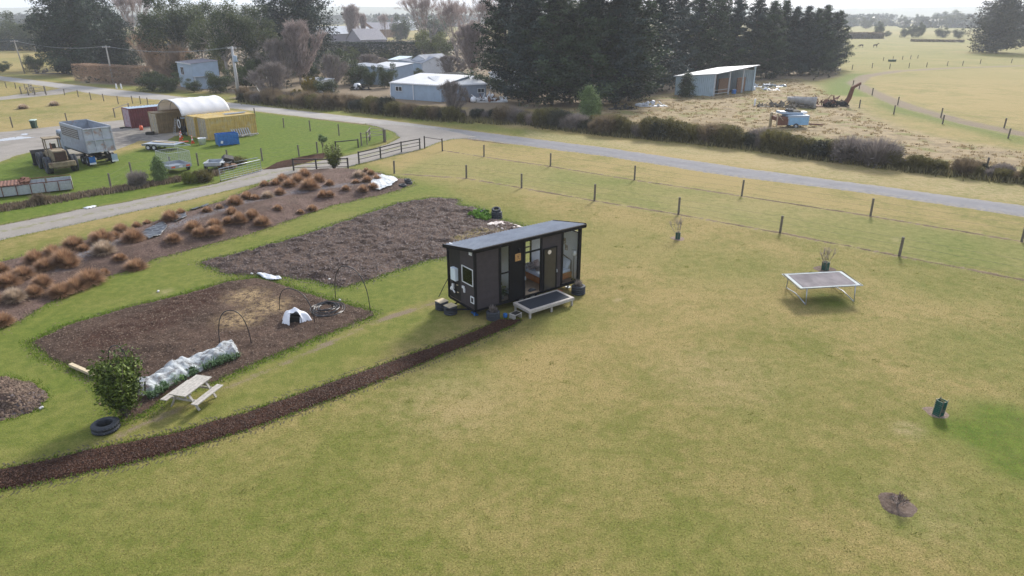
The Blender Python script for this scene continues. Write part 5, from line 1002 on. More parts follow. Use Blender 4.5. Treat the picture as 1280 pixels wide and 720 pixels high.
p = G(621, 273); tyre(p, 0, 'bottom tyre of the tall stack behind the cabin', 1.25); tyre(p, .27, 'middle tyre of the tall stack behind the cabin', 1.2); tyre(p + Vector((-.04, .02, 0)), .54, 'top tyre, tilted, on the tall stack behind the cabin', 1.0, (R(14), R(-8)))
p = G(605, 270); tyre(p, 0, 'lower tyre of the short stack beside the bright lettuces', .95); tyre(p, .21, 'upper tyre of the short stack beside the bright lettuces', .95)
tyre(G(503.5, 233.5), 0, 'grey rimmed tyre at the end of the berm, front one', 1.0); tyre(G(511, 230), 0, 'lower of two tyres behind at the end of the berm', 1.0); tyre(G(510, 229.8), .21, 'upper of two tyres behind at the end of the berm', .95, (R(6), 0))
tyre(G(133, 537), 0, 'lone big tyre lying on the grass by the bushy shrub', 1.38)

# ---- trampoline
tr = thing('trampoline', 'rectangular trampoline with grey bed and pale tube frame on the lawn', 'trampoline', (14.72, 33.55, 0), 0)
C4 = [Vector((14.67, 34.69, .9)), Vector((18.17, 35.2, .9)), Vector((18.28, 33.03, .9)), Vector((14.76, 32.52, .9))]; O_ = Vector((14.72, 33.55, 0)); C4 = [c - O_ for c in C4]; cc = sum(C4, Vector()) / 4
MB().tube(C4, .022, 8, closed=True).obj('frame_rail', mat('dull tube', (.28, .31, .33), .6, .1), tr, True)
I4 = [cc + (c - cc) * .86 for c in C4]; I5 = [cc + (c - cc) * .95 for c in C4]
k = 20; vs = []; 
for i in range(k + 1):
    for j in range(k + 1):
        u_, v_ = i / k, j / k; p = (I4[3] * (1 - u_) + I4[2] * u_) * (1 - v_) + (I4[0] * (1 - u_) + I4[1] * u_) * v_; p = p.copy(); p.z -= .05 * math.sin(math.pi * u_) * math.sin(math.pi * v_); vs.append(tuple(p))
fs = [(i * (k + 1) + j, (i + 1) * (k + 1) + j, (i + 1) * (k + 1) + j + 1, i * (k + 1) + j + 1) for i in range(k) for j in range(k)]
mb = MB(); mb.add(vs, fs); o = mb.obj('jumping_bed', mat('faded mauve grey woven bed', (.19, .172, .18), .95, var=.2, vscale=1.2, spec=.1, c2=(.25, .225, .23), patch=(.45, .7)), tr, True); o.modifiers.new('thickness', 'SOLIDIFY').thickness = .008
mb = MB(); 
for a, b_ in zip(range(4), (1, 2, 3, 0)):
    m = 26 if a % 2 == 0 else 16
    for j in range(1, m): t_ = j / m; mb.bar(C4[a].lerp(C4[b_], t_), I4[a].lerp(I4[b_], t_), .022, n=4)
mb.obj('springs', M_post, tr)
mb = MB(); ring = []
for a in range(4): ring += [tuple(I5[a] + Vector((0, 0, .012)))]
for a in range(4): ring += [tuple(cc + (I4[a] - cc) * .985 + Vector((0, 0, .012)))]
mb.add(ring, [(a, (a + 1) % 4, 4 + (a + 1) % 4, 4 + a) for a in range(4)]); mb.obj('edge_pad', mat('grey blue edge pad', (.22, .27, .30), .7, var=.2), tr)
for f0, f1 in ((.12, .18), (.88, .82)):
    pf = C4[3].lerp(C4[2], f0); pb = C4[0].lerp(C4[1], f0); gf = Vector((pf.x + .03, pf.y - .1, .05)); gb = Vector((pb.x, pb.y + .1, .05)); mid = (gf + gb) / 2 + Vector((0, 0, .0))
    MB().tube([gf, gf.lerp(gb, .45) + Vector((0, 0, .12)), gf.lerp(gb, .55) + Vector((0, 0, .12)), gb], .028, 8).obj('foot_rail', M_galvp, tr, True)
    MB().tube([pf, gf], .028, 8).obj('leg', M_galv, tr, True); MB().tube([pb, gb], .028, 8).obj('leg', M_galv, tr, True)

# ---- saplings with guards and bark rings
def ring_of_bark(u, v, r_, label):
    c = G(u, v); pts = [(c.x + r_ * math.cos(a) * (1 + .12 * math.sin(3 * a + u)), c.y + r_ * math.sin(a) * (1 + .1 * math.cos(2 * a + v))) for a in np.linspace(0, 6.283, 20)[:-1]]
    return heightsheet('bark_ring', pts, .06, lambda X, Y, s: np.clip((s + (fbm(X, Y, .4, 3) - .5) * .2) / .15, -1, .5) * .03 + .015 * (s > 0) * fbm(X, Y, .12, 5), M_pit, label=label, attrs={'straw': lambda X, Y, s: X * 0}, margin=.3)
def guard(p, h, w, label, lean=0):
    t = thing('tree_guard', label, 'tree guard', p, .5)
    pts = [(-w / 2, -w / 2), (w / 2, -w / 2), (w / 2, w / 2), (-w / 2, w / 2)]
    for k in range(4): MB().bar((*pts[k], 0), (pts[k][0] + lean, pts[k][1], h + .06), .025).obj('stake', M_woodp if k % 2 else M_post, t)
    for k in range(4):
        a, b_ = pts[k], pts[(k + 1) % 4]; mb = MB(); 
        for j in range(9): f = j / 8; mb.bar((a[0] + (b_[0] - a[0]) * f, a[1] + (b_[1] - a[1]) * f, .03), (a[0] + (b_[0] - a[0]) * f + lean, a[1] + (b_[1] - a[1]) * f, h), .022 * (w / .3), .008)
        for j in range(8): z_ = .04 + (h - .05) * j / 7; mb.bar((a[0] + lean * z_, a[1], z_), (b_[0] + lean * z_, b_[1], z_), .008, .03)
        mb.obj('mesh_panel', M_guard, t)
    return t
def whip(p, h, label, seed, n=6, spread=.28, m=M_twigp, up=1.3): V, tt, sg = baretree(seed, h, spread, m, up=up, n0=n, depth=3, twigs=3, twl=1.1, tw=.005, trunkh=.12); sg = [(a, b_, max(ra, .008), max(rb, .006)) for a, b_, ra, rb in sg]; t = thing('sapling', label, 'sapling', p); link('twigs', crownmesh('twigs', V, tt, m), t); link('stem', limbs_mesh('stem', sg, M_twigbark, 4), t)
ring_of_bark(847, 298, .45, 'bark ring round the guarded sapling by the inner fence'); guard(G(847, 299), .45, .22, 'green mesh guard round the sapling by the inner fence'); whip(G(847, 299), 1.75, 'bare sapling in a green guard near the inner fence', 501)
ring_of_bark(1031, 337, .62, 'bark ring round the sapling behind the trampoline'); guard(G(1031, 337.5), .5, .3, 'teal mesh guard behind the trampoline'); whip(G(1031, 337.5), 1.75, 'bare sapling in a teal guard behind the trampoline', 502, 7, .34)
ring_of_bark(1170, 516, .42, 'small bark ring round the dark green guard on the right lawn'); guard(G(1172, 519), .62, .28, 'dark green square guard standing alone on the right lawn', .05); whip(G(1172, 519), .5, 'tiny bare seedling inside the lone dark green guard', 503, 4)
ring_of_bark(1121, 631, .52, 'wide pale bark ring at the bottom right'); whip(G(1121, 634), .6, 'small dark leafless bush in the wide bark ring at the bottom right', 504, 14, .4, leafmat('reddish twigs', (.08, .04, .035), (.22, .13, .11)), .9)

# ---- picnic table
a0 = G(211.4, 492.2, .75); a1 = G(235, 493.6, .75); a2 = G(264.9, 471.4, .75); a3 = G(241.9, 469.7, .75)
pc = (a0 + a1 + a2 + a3) / 4; th = ang(a1, a2) ; TL = 1.55; TW = .72; pt = thing('picnic_table', 'weathered grey picnic table with attached benches by the netted vegetables', 'picnic table', (pc.x, pc.y, 0), th)
for k in range(5): MB().box((0, -TW / 2 + TW / 10 + k * TW / 5, .735), (TL, TW / 5 - .012, .035)).obj('table_board', M_wood, pt)
for s_ in (-1, 1):
    for k in range(2): MB().box((0, s_ * (.60 + k * .15), .435), (TL, .135, .035)).obj('seat_board', M_wood, pt)
for x_ in (-TL / 2 + .28, TL / 2 - .28):
    for s_ in (-1, 1): MB().bar((x_, s_ * .62, .02), (x_, s_ * .22, .71), .09, .04).obj('leg', M_wood, pt)
    MB().box((x_ + .045, 0, .38), (.04, 1.45, .09)).obj('bearer', M_wood, pt); MB().box((x_ + .045, 0, .69), (.04, .68, .07)).obj('bearer', M_wood, pt)
    MB().bar((x_ + .07, 0, .38), (x_ * .25, 0, .7), .07, .035).obj('brace', M_wood, pt)
o = heightsheet('table_stain', [(pc.x + .28 * math.cos(a), pc.y + .08 + .07 * math.sin(a)) for a in np.linspace(0, 6, 9)], .05, lambda X, Y, s: .7535 + 0 * X, mat('mossy stain', (.28, .22, .2), .9, var=.4, vscale=20), margin=.02) if False else None

# ---- hoops, hose, fleece, netting, vegetables
def hoop(b0, b1, top, label):
    p0 = G(*b0); p1 = G(*b1); h = 1.0; m = (p0 + p1) / 2; h = hgt((b0[0] + b1[0]) / 2, (b0[1] + b1[1]) / 2, top); n_ = 22; pts = []
    for k in range(n_ + 1): a = math.pi * k / n_; c_ = -math.cos(a); c_ = math.copysign(abs(c_) ** .8, c_); pts.append(m + (p1 - p0) * .5 * c_ + Vector((0, 0, h * math.sin(a) ** .85)))
    o = MB().tube([q - m for q in pts], .02, 8).obj('garden_hoop', M_hose, None, True); o.location = m; tag(o, label, 'garden hoop')
hoop((419.6, 372.8), (463, 390.5), 334, 'black hoop standing on the grass corner, farthest right'); hoop((350, 389.4), (393.6, 404.7), 362, 'black hoop over the white fleece bundle'); hoop((275.6, 432.5), (314.6, 432), 388, 'black hoop alone in the middle of the lower bed'); hoop((139, 470), (165, 468), 432, 'black hoop half hidden by the bushy shrub')
r = random.Random(3); mb = MB(); c = G(407, 386)
for k in range(11):
    rx = .34 + .045 * k + r.uniform(-.03, .03); ry = rx * (1.1 + .15 * r.random()); ox, oy = r.uniform(-.08, .1) + .02 * k, r.uniform(-.1, .05) - .04 * k; ph = r.random() * 6; pts = [(ox + rx * math.cos(a) * (1 + .05 * math.sin(2 * a + ph)), oy + ry * math.sin(a), .09 + .03 * (k % 4) + .04 * math.sin(a * 2 + ph)) for a in np.linspace(0, 2 * math.pi, 41)[:-1]]; mb.tube(pts, .022, 6, closed=True)
mb.tube([(.3, -.6, .1), (-.2, -.85, .08), (-.75, -.8, .07), (-1.2, -.55, .08)], .022, 6)
o = mb.obj('hose_coil', M_hose, None, True); o.location = (c.x, c.y, 0); tag(o, 'loosely coiled black irrigation pipe on the lower bed', 'hose')
# fleece bundle: a draped shell with an opening towards the viewer
c = G(367, 406); k = 40; vs = []; fs = []
for i in range(k + 1):
    for j in range(k + 1):
        u_, v_ = (i / k - .5) * 2, (j / k - .5) * 2; rr = math.hypot(u_, v_); a = math.atan2(v_, u_); R_ = .68 + .08 * math.sin(3 * a + 1) + .05 * math.sin(7 * a); q = min(1.0, rr); zf_ = (.56 + .07 * math.sin(5 * a) * rr) * max(0, 1 - q ** 3.4) + .05 * math.sin(9 * u_ + 4 * v_) * (1 - q * .5) + .05 * math.sin(14 * v_ - 6 * u_) * (1 - q) + .10 * math.exp(-((u_ + .0) ** 2 + (v_ - .1) ** 2) / .12)
        vs.append((u_ * R_, v_ * R_ * .72, max(.02, zf_)))
for i in range(k):
    for j in range(k):
        u_, v_ = ((i + .5) / k - .5) * 2, ((j + .5) / k - .5) * 2
        if math.hypot(u_, v_) > 1.02: continue
        if v_ < -.35 and -.15 < u_ < .55 and v_ < -.3 - .3 * abs(u_ - .2): continue
        fs.append((i * (k + 1) + j, (i + 1) * (k + 1) + j, (i + 1) * (k + 1) + j + 1, i * (k + 1) + j + 1))
o = MB().add(vs, fs).obj('fleece_cover', M_fleece, None, True); o.modifiers.new('thickness', 'SOLIDIFY').thickness = .015; o.location = (c.x, c.y + .3, .04); tag(o, 'white frost fleece bundled over a frame on the lower bed', 'frost cover')
o = MB().box((.06, -.05, .17), (.5, .4, .3)).tube([(-.3, -.3, 0), (-.3, -.3, .35), (.4, -.3, .38), (.4, -.3, 0)], .02, 5).obj('dark_crate', M_dark, None, bevel=.02); o.location = (c.x, c.y + .3, .04); tag(o, 'dark crate under the white fleece', 'crate')
# netting over the leeks
NET = [(183, 493), (196, 484), (215, 474), (238, 463), (262, 452), (283, 444), (293, 442)]; NP = [G(*q) for q in NET]
b = NB('fine white netting'); b.set(.8, 0, .2); b.color((.7, .75, .78)); trn = b.n('ShaderNodeBsdfTransparent'); ms = b.n('ShaderNodeMixShader'); f = b.ramp(b.noise(5, 5, .6), .35, .65, (.2,) * 3, (.66,) * 3); b.L(f, ms.inputs[0]); b.L(trn.outputs[0], ms.inputs[1]); b.L(b.b.outputs[0], ms.inputs[2]); b.L(ms.outputs[0], b.t.nodes['Material Output'].inputs['Surface']); b.bump(b.noise(7, 4), 1.0, .06)
NPT = [(p.x, p.y) for p in NP]
def netz(X, Y, s):
    d = seg_dist(X, Y, NPT); base = .33 * np.clip(1 - (d / .8) ** 2.0, 0, 1) ** .6; lump = (fbm(X, Y, .75, 33, 2) - .45) * 1.15 + (fbm(X, Y, .2, 13, 2) - .5) * .16; fold = np.abs(np.sin(X * 3.1 + Y * 4.6 + 3 * fbm(X, Y, .8, 12))) * .1; h_ = base * (1 + lump * 1.6) + (lump * .12 + fold * .7) * (d < .8); return np.maximum(.03, h_ * smooth01(s / .22)) + .03
P_ = [Vector((a, b_, 0)) for a, b_ in NPT]; left = []; right = []
P_[0] = P_[0] + (P_[0] - P_[1]).normalized() * .3; P_[-1] = P_[-1] + (P_[-1] - P_[-2]).normalized() * .2
for i, p in enumerate(P_):
    d = (P_[min(i + 1, len(P_) - 1)] - P_[max(i - 1, 0)]).normalized(); nrm = Vector((-d.y, d.x, 0)); left.append(tuple((p + nrm * .8)[:2])); right.append(tuple((p - nrm * .62)[:2]))
o = heightsheet('garden_netting', left + right[::-1], .045, netz, b.m, kind=None, margin=.02); tag(o, 'white insect netting draped over the vegetable row', 'netting')
def leek(seed):
    r = np.random.default_rng(seed); V = []; 
    for k in range(16):
        a = r.random() * 6.28; L = .34 + .2 * r.random(); out = .1 + .3 * r.random(); w = np.array([-math.sin(a), math.cos(a), 0]) * .022; d = np.array([math.cos(a), math.sin(a), 0]); m_ = d * out * .35 + [0, 0, L * .75]; e = d * out + [0, 0, L * (.95 - .4 * r.random())]; V += [w * .6, -w * .6, m_ - w, w * .6, m_ - w, m_ + w, m_ + w, m_ - w, e]
    return crownmesh('leek', np.array(V, float), .3 + .5 * r.random(len(V) // 3), M_veg)
LK = [leek(601), leek(602), leek(603)]; r = random.Random(11); pos = []
for (u0, v0), (u1, v1), n_, wh in (((186, 502), (212, 488), 8, 'by the left end of the netting'), ((254, 466), (301, 449), 12, 'by the right end of the netting'), ((216, 487), (250, 469), 3, 'along the middle of the netting')):
    for k in range(n_):
        for q in (0, 1):
            if q and k % 2: continue
            f = (k + .5) / n_; p = G(u0 + (u1 - u0) * f + r.uniform(-.8, .8), v0 + (v1 - v0) * f + q * -3 + r.uniform(-.5, .5)); s_ = r.uniform(.7, 1.05)
            o = link('leek', LK[r.randrange(3)], None, p, (0, 0, r.uniform(0, 6)), (s_, s_, s_)); tag(o, f"leek {wh}, {(ordn + ['thirteenth', 'fourteenth', 'fifteenth', 'sixteenth', 'seventeenth'])[k]} from left in {'front' if q == 0 else 'rear'} line", 'leek', 'leeks showing along the netting')
for k, (u, v) in enumerate(((200, 486), (222, 476), (240, 468), (268, 455), (282, 449))):
    p = G(u, v); V, tt = shrub_gen(620 + k, .3, .32, 500, .12, 0, 5); tag(link('brassica', crownmesh('foliage', V, tt, M_rhub if k == 1 else M_veg), None, p), f"leafy {'pale green' if k == 1 else 'dark'} plant under the netting, {ordn[k]} from the left", 'vegetable')
for k, (u, v, s_) in enumerate(((592, 271, .42), (600, 273, .5), (608, 275, .4), (599, 269, .4), (606, 271, .35))):
    V, tt = shrub_gen(640 + k, s_, .5, 900, .17, 0, 6); tag(link('lettuce', crownmesh('foliage', V, tt, M_rhub), None, G(u, v)), f"bright green leafy plant by the tyre stacks, {['far left', 'front middle', 'front right', 'rear left', 'rear right'][k]} of the cluster", 'vegetable')
MB().bar((0, 0, 0), (.12, 0, .75), .05).obj('stake', M_darkpost, None, loc=G(182, 498)); tag(bpy.data.objects['stake'] if False else COL.objects[-1], 'short dark stake between the shrub and the netting', 'stake')
p0, p1 = G(89, 459), G(121, 473); o = MB().bar((0, 0, .13), tuple(p1 - p0 + Vector((0, 0, .13))), .16, .12).obj('timber_edging', M_woodp, None); o.location = p0; tag(o, 'pale timber plank lying at the lower left edge of the bed', 'plank')
o = MB().bar((0, 0, .05), (.55, -.25, .05), .07, .06).bar((.1, .1, .04), (.3, -.4, .04), .06, .05).obj('timber_offcut', M_wood, None); o.location = G(171, 499); tag(o, 'grey timber offcuts at the left end of the netting', 'timber')
def crumpled(name, label, cat, pts, h, m, seed=1, cell=.06, kind=None, base=.03):
    o = heightsheet(name, pts, cell, lambda X, Y, s: base + h * (fbm(X, Y, .35, seed, 3)) * smooth01(s / .12 + .3) + h * .5 * np.abs(np.sin(X * 5 + Y * 3 + 4 * fbm(X, Y, .7, seed + 3))), m, kind=kind, margin=.02, smooth=True); tag(o, label, cat); o.modifiers.new('thickness', 'SOLIDIFY').thickness = .012; return o
crumpled('plastic_sheet', 'crumpled white plastic where the two beds meet', 'plastic sheet', GP([(320, 344), (327, 342), (336, 345), (350, 347), (353, 350), (341, 352), (330, 349)]), .12, M_sheet, 3)
crumpled('ground_sheet', 'cream ground sheet with rippled edges behind the cabin', 'sheet', GP([(607, 281), (622, 276.5), (646, 282), (655, 285), (640, 287), (629, 289), (620, 284), (612, 283)]), .1, mat('cream sheet', (.62, .54, .5), .8, var=.2, vscale=3), 5)
for k, (pts, lb) in enumerate((([(178, 302), (187, 295), (207, 287), (212, 293), (203, 303), (188, 309)], 'black plastic sheeting showing on the berm, larger lower patch'), ([(208, 285), (222, 277), (234, 275), (236, 281), (222, 288)], 'torn black plastic between tussocks on the berm'), ([(236, 262), (252, 257), (262, 256), (258, 262), (243, 266)], 'black plastic at the back of the berm under the drive'), ([(127, 318), (140, 312), (143, 317), (132, 324)], 'small black plastic patch by the rounded tussocks'))):
    P = GP(pts); cx = sum(p[0] for p in P) / len(P); cy = sum(p[1] for p in P) / len(P); hb = berm_h(cx, cy)
    o = heightsheet('plastic_sheet', P, .07, lambda X, Y, s, k=k: bermz(X, Y, sdist(X, Y, BERM)) + .06 + .10 * fbm(X, Y, .3, 40 + k), M_plastic, kind=None, margin=.02); tag(o, lb, 'plastic sheet'); o.modifiers.new('thickness', 'SOLIDIFY').thickness = .01
P = GP([(462, 241), (470, 227), (478, 221), (492, 227), (498, 231), (490, 236), (475, 241)]); o = heightsheet('plastic_sheet', P, .08, lambda X, Y, s: bermz(X, Y, sdist(X, Y, BERM)) + .05 + .1 * fbm(X, Y, .4, 50) + .05 * np.abs(np.sin(X * 6 - Y * 5)), mat('pale grey weed mat', (.5, .53, .56), .5, var=.3, vscale=4, c2=(.3, .32, .33), patch=(.5, .6)), kind=None, margin=.02); tag(o, 'pale grey creased sheet over the end of the berm beside the tyres', 'sheet')
o = crumpled('plastic_sheet', 'white strip of sheet on the edge of the driveway', 'plastic sheet', GP([(102, 261), (120, 257.5), (122, 259.5), (108, 263)]), .05, M_sheet, 7, .12, base=.07)
r = random.Random(21)
for k, (u, v) in enumerate(((410, 347), (412, 350), (425, 376), (444, 349), (52, 511), (198, 365), (315, 343))):
    o = MB().box((0, 0, .05), (.16, .12, .09), (.3, .2, k)).obj('stone', mat('white stone', (.6, .58, .56), .8, var=.2), None, bevel=.03); o.location = G(u, v); tag(o, ['small white lump on the front corner of the upper bed, rear one', 'small white lump on the front corner of the upper bed, front one', 'white pebble at the edge of the grass by the hose coil', 'grey lump near the right hoop on the upper bed', 'pale lump below the garden waste heap', 'white speck on the worn grass above the lower bed', 'greyish lump beside the white plastic'][k], 'stone')

# ============================================================ fences
def wire_fence(name, label, px, h=1.15, w=.13, m=M_post, wires=3, leanf=0.03, group=None, ext=None):
    r = random.Random(len(px) * 7 + int(px[0][0])); P = [G(u, v) for u, v in px]; t = thing(name, label, 'fence', P[0], 0, group); O = P[0]
    for p in P:
        q = p - O; q.z = 0; MB().bar(tuple(q), tuple(q + Vector((r.uniform(-leanf, leanf), r.uniform(-leanf, leanf), h * r.uniform(.92, 1.06)))), w, n=8).obj('post', m, t)
    for k in range(wires):
        z_ = h * (.22 + .66 * k / max(1, wires - 1)); pts = []
        for a, b_ in zip(P, P[1:]): pts += [a - O + Vector((0, 0, z_)), (a + b_) / 2 - O + Vector((0, 0, z_ - .02))]
        pts.append(P[-1] - O + Vector((0, 0, z_))); MB().tube([Vector((q.x, q.y, q.z)) for q in pts], .005, 3).obj('wire', M_wire, t)
    return t
wire_fence('wire_fence', 'inner post and wire fence along the edge of the big lawn', FENCE_A, 1.3, .17); wire_fence('wire_fence', 'outer post and wire fence beside the lane', FENCE_B[1:], 1.3, .16)
wire_fence('wire_fence', 'post and wire fence along the lane behind the left paddock', [(-60, 104), (-25, 107), (8, 110), (20, 111), (32, 113), (81, 119), (98, 121), (114, 125), (130, 126.5), (148, 130), (166, 129.5), (176, 130), (185, 131)], 1.25, .15)
wire_fence('wire_fence', 'post and wire fence between the left paddock and the yard', [(-45, 166), (16, 159.5), (84, 153), (144, 147)], 1.4, .16)
t = thing('timber_rail_gate', 'broken rail beside the red container', 'rail', G(144, 147)); d_ = G(162, 139.5) - G(144, 147); MB().bar((0, 0, 1.25), tuple(d_ + Vector((0, 0, 1.2))), .1).obj('rail', M_post, t); MB().bar(tuple(d_), tuple(d_ + Vector((0, 0, 1.3))), .14).obj('post', M_post, t)
wire_fence('wire_fence', 'post and wire fence behind the mustard container grass', [(319, 146), (355, 159.5), (388, 164), (424, 169.5), (462, 176)], 1.35, .16)
wire_fence('wire_fence', 'lower post and wire fence in front of the yard', [(-10, 247), (61, 241), (139, 236), (165, 219.5), (214, 211), (248, 207), (285, 203), (328, 201), (374, 195.5), (397, 191.5)], 1.3, .16)
# pasture fences far right
wire_fence('wire_fence', 'fence along the curved bank round the pale field', [(1066, 108), (1074, 111), (1090, 119), (1122, 131), (1176, 147), (1255, 160), (1330, 170)], 1.3, .2); wire_fence('wire_fence', 'fence between the rough pasture and the curved bank', [(1074, 135), (1117, 143), (1178, 155), (1260, 173), (1340, 185)], 1.3, .2)
wire_fence('wire_fence', 'far fence across the green paddock behind the pale field', [(1065, 87), (1072, 80), (1090, 85), (1122, 84), (1138, 88), (1152, 82), (1168, 85), (1186, 81), (1203, 84), (1224, 79), (1244, 83), (1266, 79)][:1] + [(1090, 85), (1112, 86), (1136, 85), (1158, 84), (1184, 82.5), (1203, 82), (1225, 80), (1264, 79), (1300, 78)], 1.3, .2)
wire_fence('wire_fence', 'far fence through the left of the distant paddock', [(1104, 76), (1116, 75), (1128, 74.5), (1138, 74), (1147, 73)], 1.2, .2)
def rail_fence(name, label, px, h, rails, w=.13, m=M_darkpost, capr=True, drop=None):
    P = [G(u, v) for u, v in px]; O = P[0]; t = thing(name, label, 'fence', O)
    for p in P: q = p - O; MB().bar(tuple(q), tuple(q + Vector((0, 0, h + .03))), w).obj('post', m, t)
    for a, b_ in zip(P, P[1:]):
        d = (b_ - a).normalized(); off = Vector((d.y, -d.x, 0)) * (w / 2 + .02)
        for z_ in rails: MB().bar(tuple(a - O + off + Vector((0, 0, z_))), tuple(b_ - O + off + Vector((0, 0, z_))), .12 if z_ < h - .05 else .1, .04 if z_ < h - .05 else .1).obj('rail', m, t)
    return t
rail_fence('rail_fence', 'dark three rail fence behind the berm, nearer section', [(367.5, 214), (396, 214), (435.5, 213)], 1.2, (.4, .78, 1.15)); rail_fence('rail_fence', 'dark rail fence curving up the driveway, middle section', [(449, 204.5), (476, 198), (502, 191), (525, 186.5)], 1.2, (.45, .8, 1.15))
rail_fence('rail_fence', 'short end frame of the rail fence at the lane mouth', [(531, 185.5), (553, 189)], 1.35, (1.28,)); rail_fence('rail_fence', 'low single rail frame on the grass inside the drive', [(420, 187.5), (448, 184.5)], .95, (.9,))
t = rail_fence('rail_fence', 'leaning timber loading frame by the lane', [(452, 182), (480, 177.5)], 1.45, (.9, 1.38), .14, M_post); rail_fence('rail_fence', 'second timber frame set behind the leaning one', [(459, 181), (463, 174.5), (480, 176.5)], 1.5, (.8, 1.42), .1, M_post)
t = MB().bar((0, 0, 0), (0, 0, 1.5), .28, n=8).obj('gate_post', M_post, None); t.location = G(481.5, 177.8); tag(t, 'thick timber gate post at the lane mouth', 'post')
rail_fence('stock_yard', 'old timber yard rails where the farm track meets the lane', [(27, 118), (38, 114.5), (44, 119), (57, 117)], 1.4, (.5, .9, 1.3), .16, M_post); rail_fence('stock_yard', 'second set of old yard rails left of the first', [(36, 119.5), (41, 116), (58, 119)], 1.5, (.6, 1.2), .16, M_post)
# galvanised gate
a, b_ = G(276, 227), G(327, 214.5); t = thing('farm_gate', 'galvanised mesh farm gate beside the driveway', 'gate', a, ang(a, b_)); L_ = (b_ - a).length; MB().tube([(0, 0, .1), (0, 0, 1.15), (L_, 0, 1.15), (L_, 0, .1)], .035, 8, closed=True).obj('gate_frame', M_galvp, t, True)
for z_ in (.3, .5, .72, .93): MB().tube([(0, 0, z_), (L_, 0, z_)], .015, 6).obj('rail', M_galv, t)
for k in range(1, 9): MB().tube([(L_ * k / 9, 0, .1), (L_ * k / 9, 0, 1.15)], .013, 5).obj('upright', M_galv, t)
MB().tube([(0, 0, 0), (0, 0, .1)], .05, 6).obj('foot', M_dark, t)
o = MB().bar((0, 0, 0), (0, 0, 1.2), .1, n=8).obj('fence_post', M_darkpost, None); o.location = G(435.5, 190.5) if False else G(397, 191); tag(o, 'short post left of the slender young tree', 'post')

# ============================================================ power poles
def pole(u, v, top, label, m, w=.26, arm=True, tx=False, lean=(0, 0)):
    p = G(u, v); h = hgt(u, v, top); t = thing('power_pole', label, 'power pole', p, ang(G(142, 104), G(299, 122)) + R(90)); MB().tube([(0, 0, 0), (lean[0], lean[1], h)], [w / 2 * 1.2, w / 2 * .75], 8).obj('pole', m, t, True)
    if arm: 
        MB().box((lean[0] * .96, lean[1] * .96, h - .35), (1.7, .1, .12)).obj('crossarm', M_wood, t)
        for x_ in (-.75, -.4, .4, .75): MB().lathe([(.03, 0), (.06, .05), (.04, .1), (.06, .14), (0, .2)], 8, (x_ + lean[0] * .96, lean[1] * .96, h - .29)).obj('insulator', M_white, t)
    if tx: MB().lathe([(.3, -.45), (.32, -.4), (.32, .4), (.26, .48), (0, .5)], 12, (.15, -.3, h - 2.0)).box((.15, -.3, h - 2.5), (.8, .5, .06)).obj('transformer', M_shedblue, t)
    return p, h
pA, hA = pole(299, 123, 58, 'pale concrete pole carrying a blue grey transformer', M_concrete, .55, True, True); pB, hB = pole(142, 104, 57, 'grey timber pole in front of the huge cypress', M_wood, .36); pC, hC = pole(31, 92, 50, 'leaning thin pole at the far left', M_wood, .3, True, False, (-.5, 0)); pD, hD = pole(45, 64, 42, 'distant pole against the shelter hedge', M_wood, .5, False)
def cable(a, b_, sag, label): n_ = 14; o = MB().tube([a.lerp(b_, k / n_) - a - Vector((0, 0, sag * 4 * (k / n_) * (1 - k / n_))) for k in range(n_ + 1)], .015, 4).obj('power_cable', M_galv, None); o.location = a; tag(o, label, 'cable')
for dx, nm in ((-.5, 'nearer'), (.5, 'farther')):
    cable(pB + Vector((dx, -dx, hB - .1)), pA + Vector((dx, -dx, hA - .1)), 1.0, f'{nm} wire from the timber pole to the transformer pole'); cable(pC + Vector((dx - .5, -dx, hC - .1)), pB + Vector((dx, -dx, hB - .1)), 1.0, f'{nm} wire from the leaning far left pole to the timber pole')
cable(G(-120, 80) + Vector((0, 0, 8)), pC + Vector((-.5, 0, hC - .1)), 1, 'wire leaving the far left pole out of view')
for u, v, lb in ((146, 111, 'white marker post at the lane by the clipped hedge, left one'), (152, 111, 'white marker post at the lane by the clipped hedge, right one')): o = MB().box((0, 0, .5), (.3, .2, 1.0), None, .7).obj('marker_post', M_white, None, bevel=.03); o.location = G(u, v); tag(o, lb, 'marker post')
o = MB().box((0, 0, .6), (.25, .15, 1.2)).obj('marker_post', M_white, None, bevel=.02); o.location = G(943, 133); tag(o, 'white marker post alone in the rough pasture by the open shed', 'marker post')
o = MB().bar((0, 0, 0), (-1.6, .5, 2.6), .09, n=6).obj('stay_pole', M_galvp, None); o.location = G(331, 125); tag(o, 'pale leaning stay pole in the shrubs beside the lane', 'pole')
o = MB().bar((0, 0, 0), (0, 0, 1.6), .2, n=6).obj('fence_post', M_post, None); o.location = G(1231, 218); tag(o, 'weathered post in the gap of the hedgerow at the right', 'post')

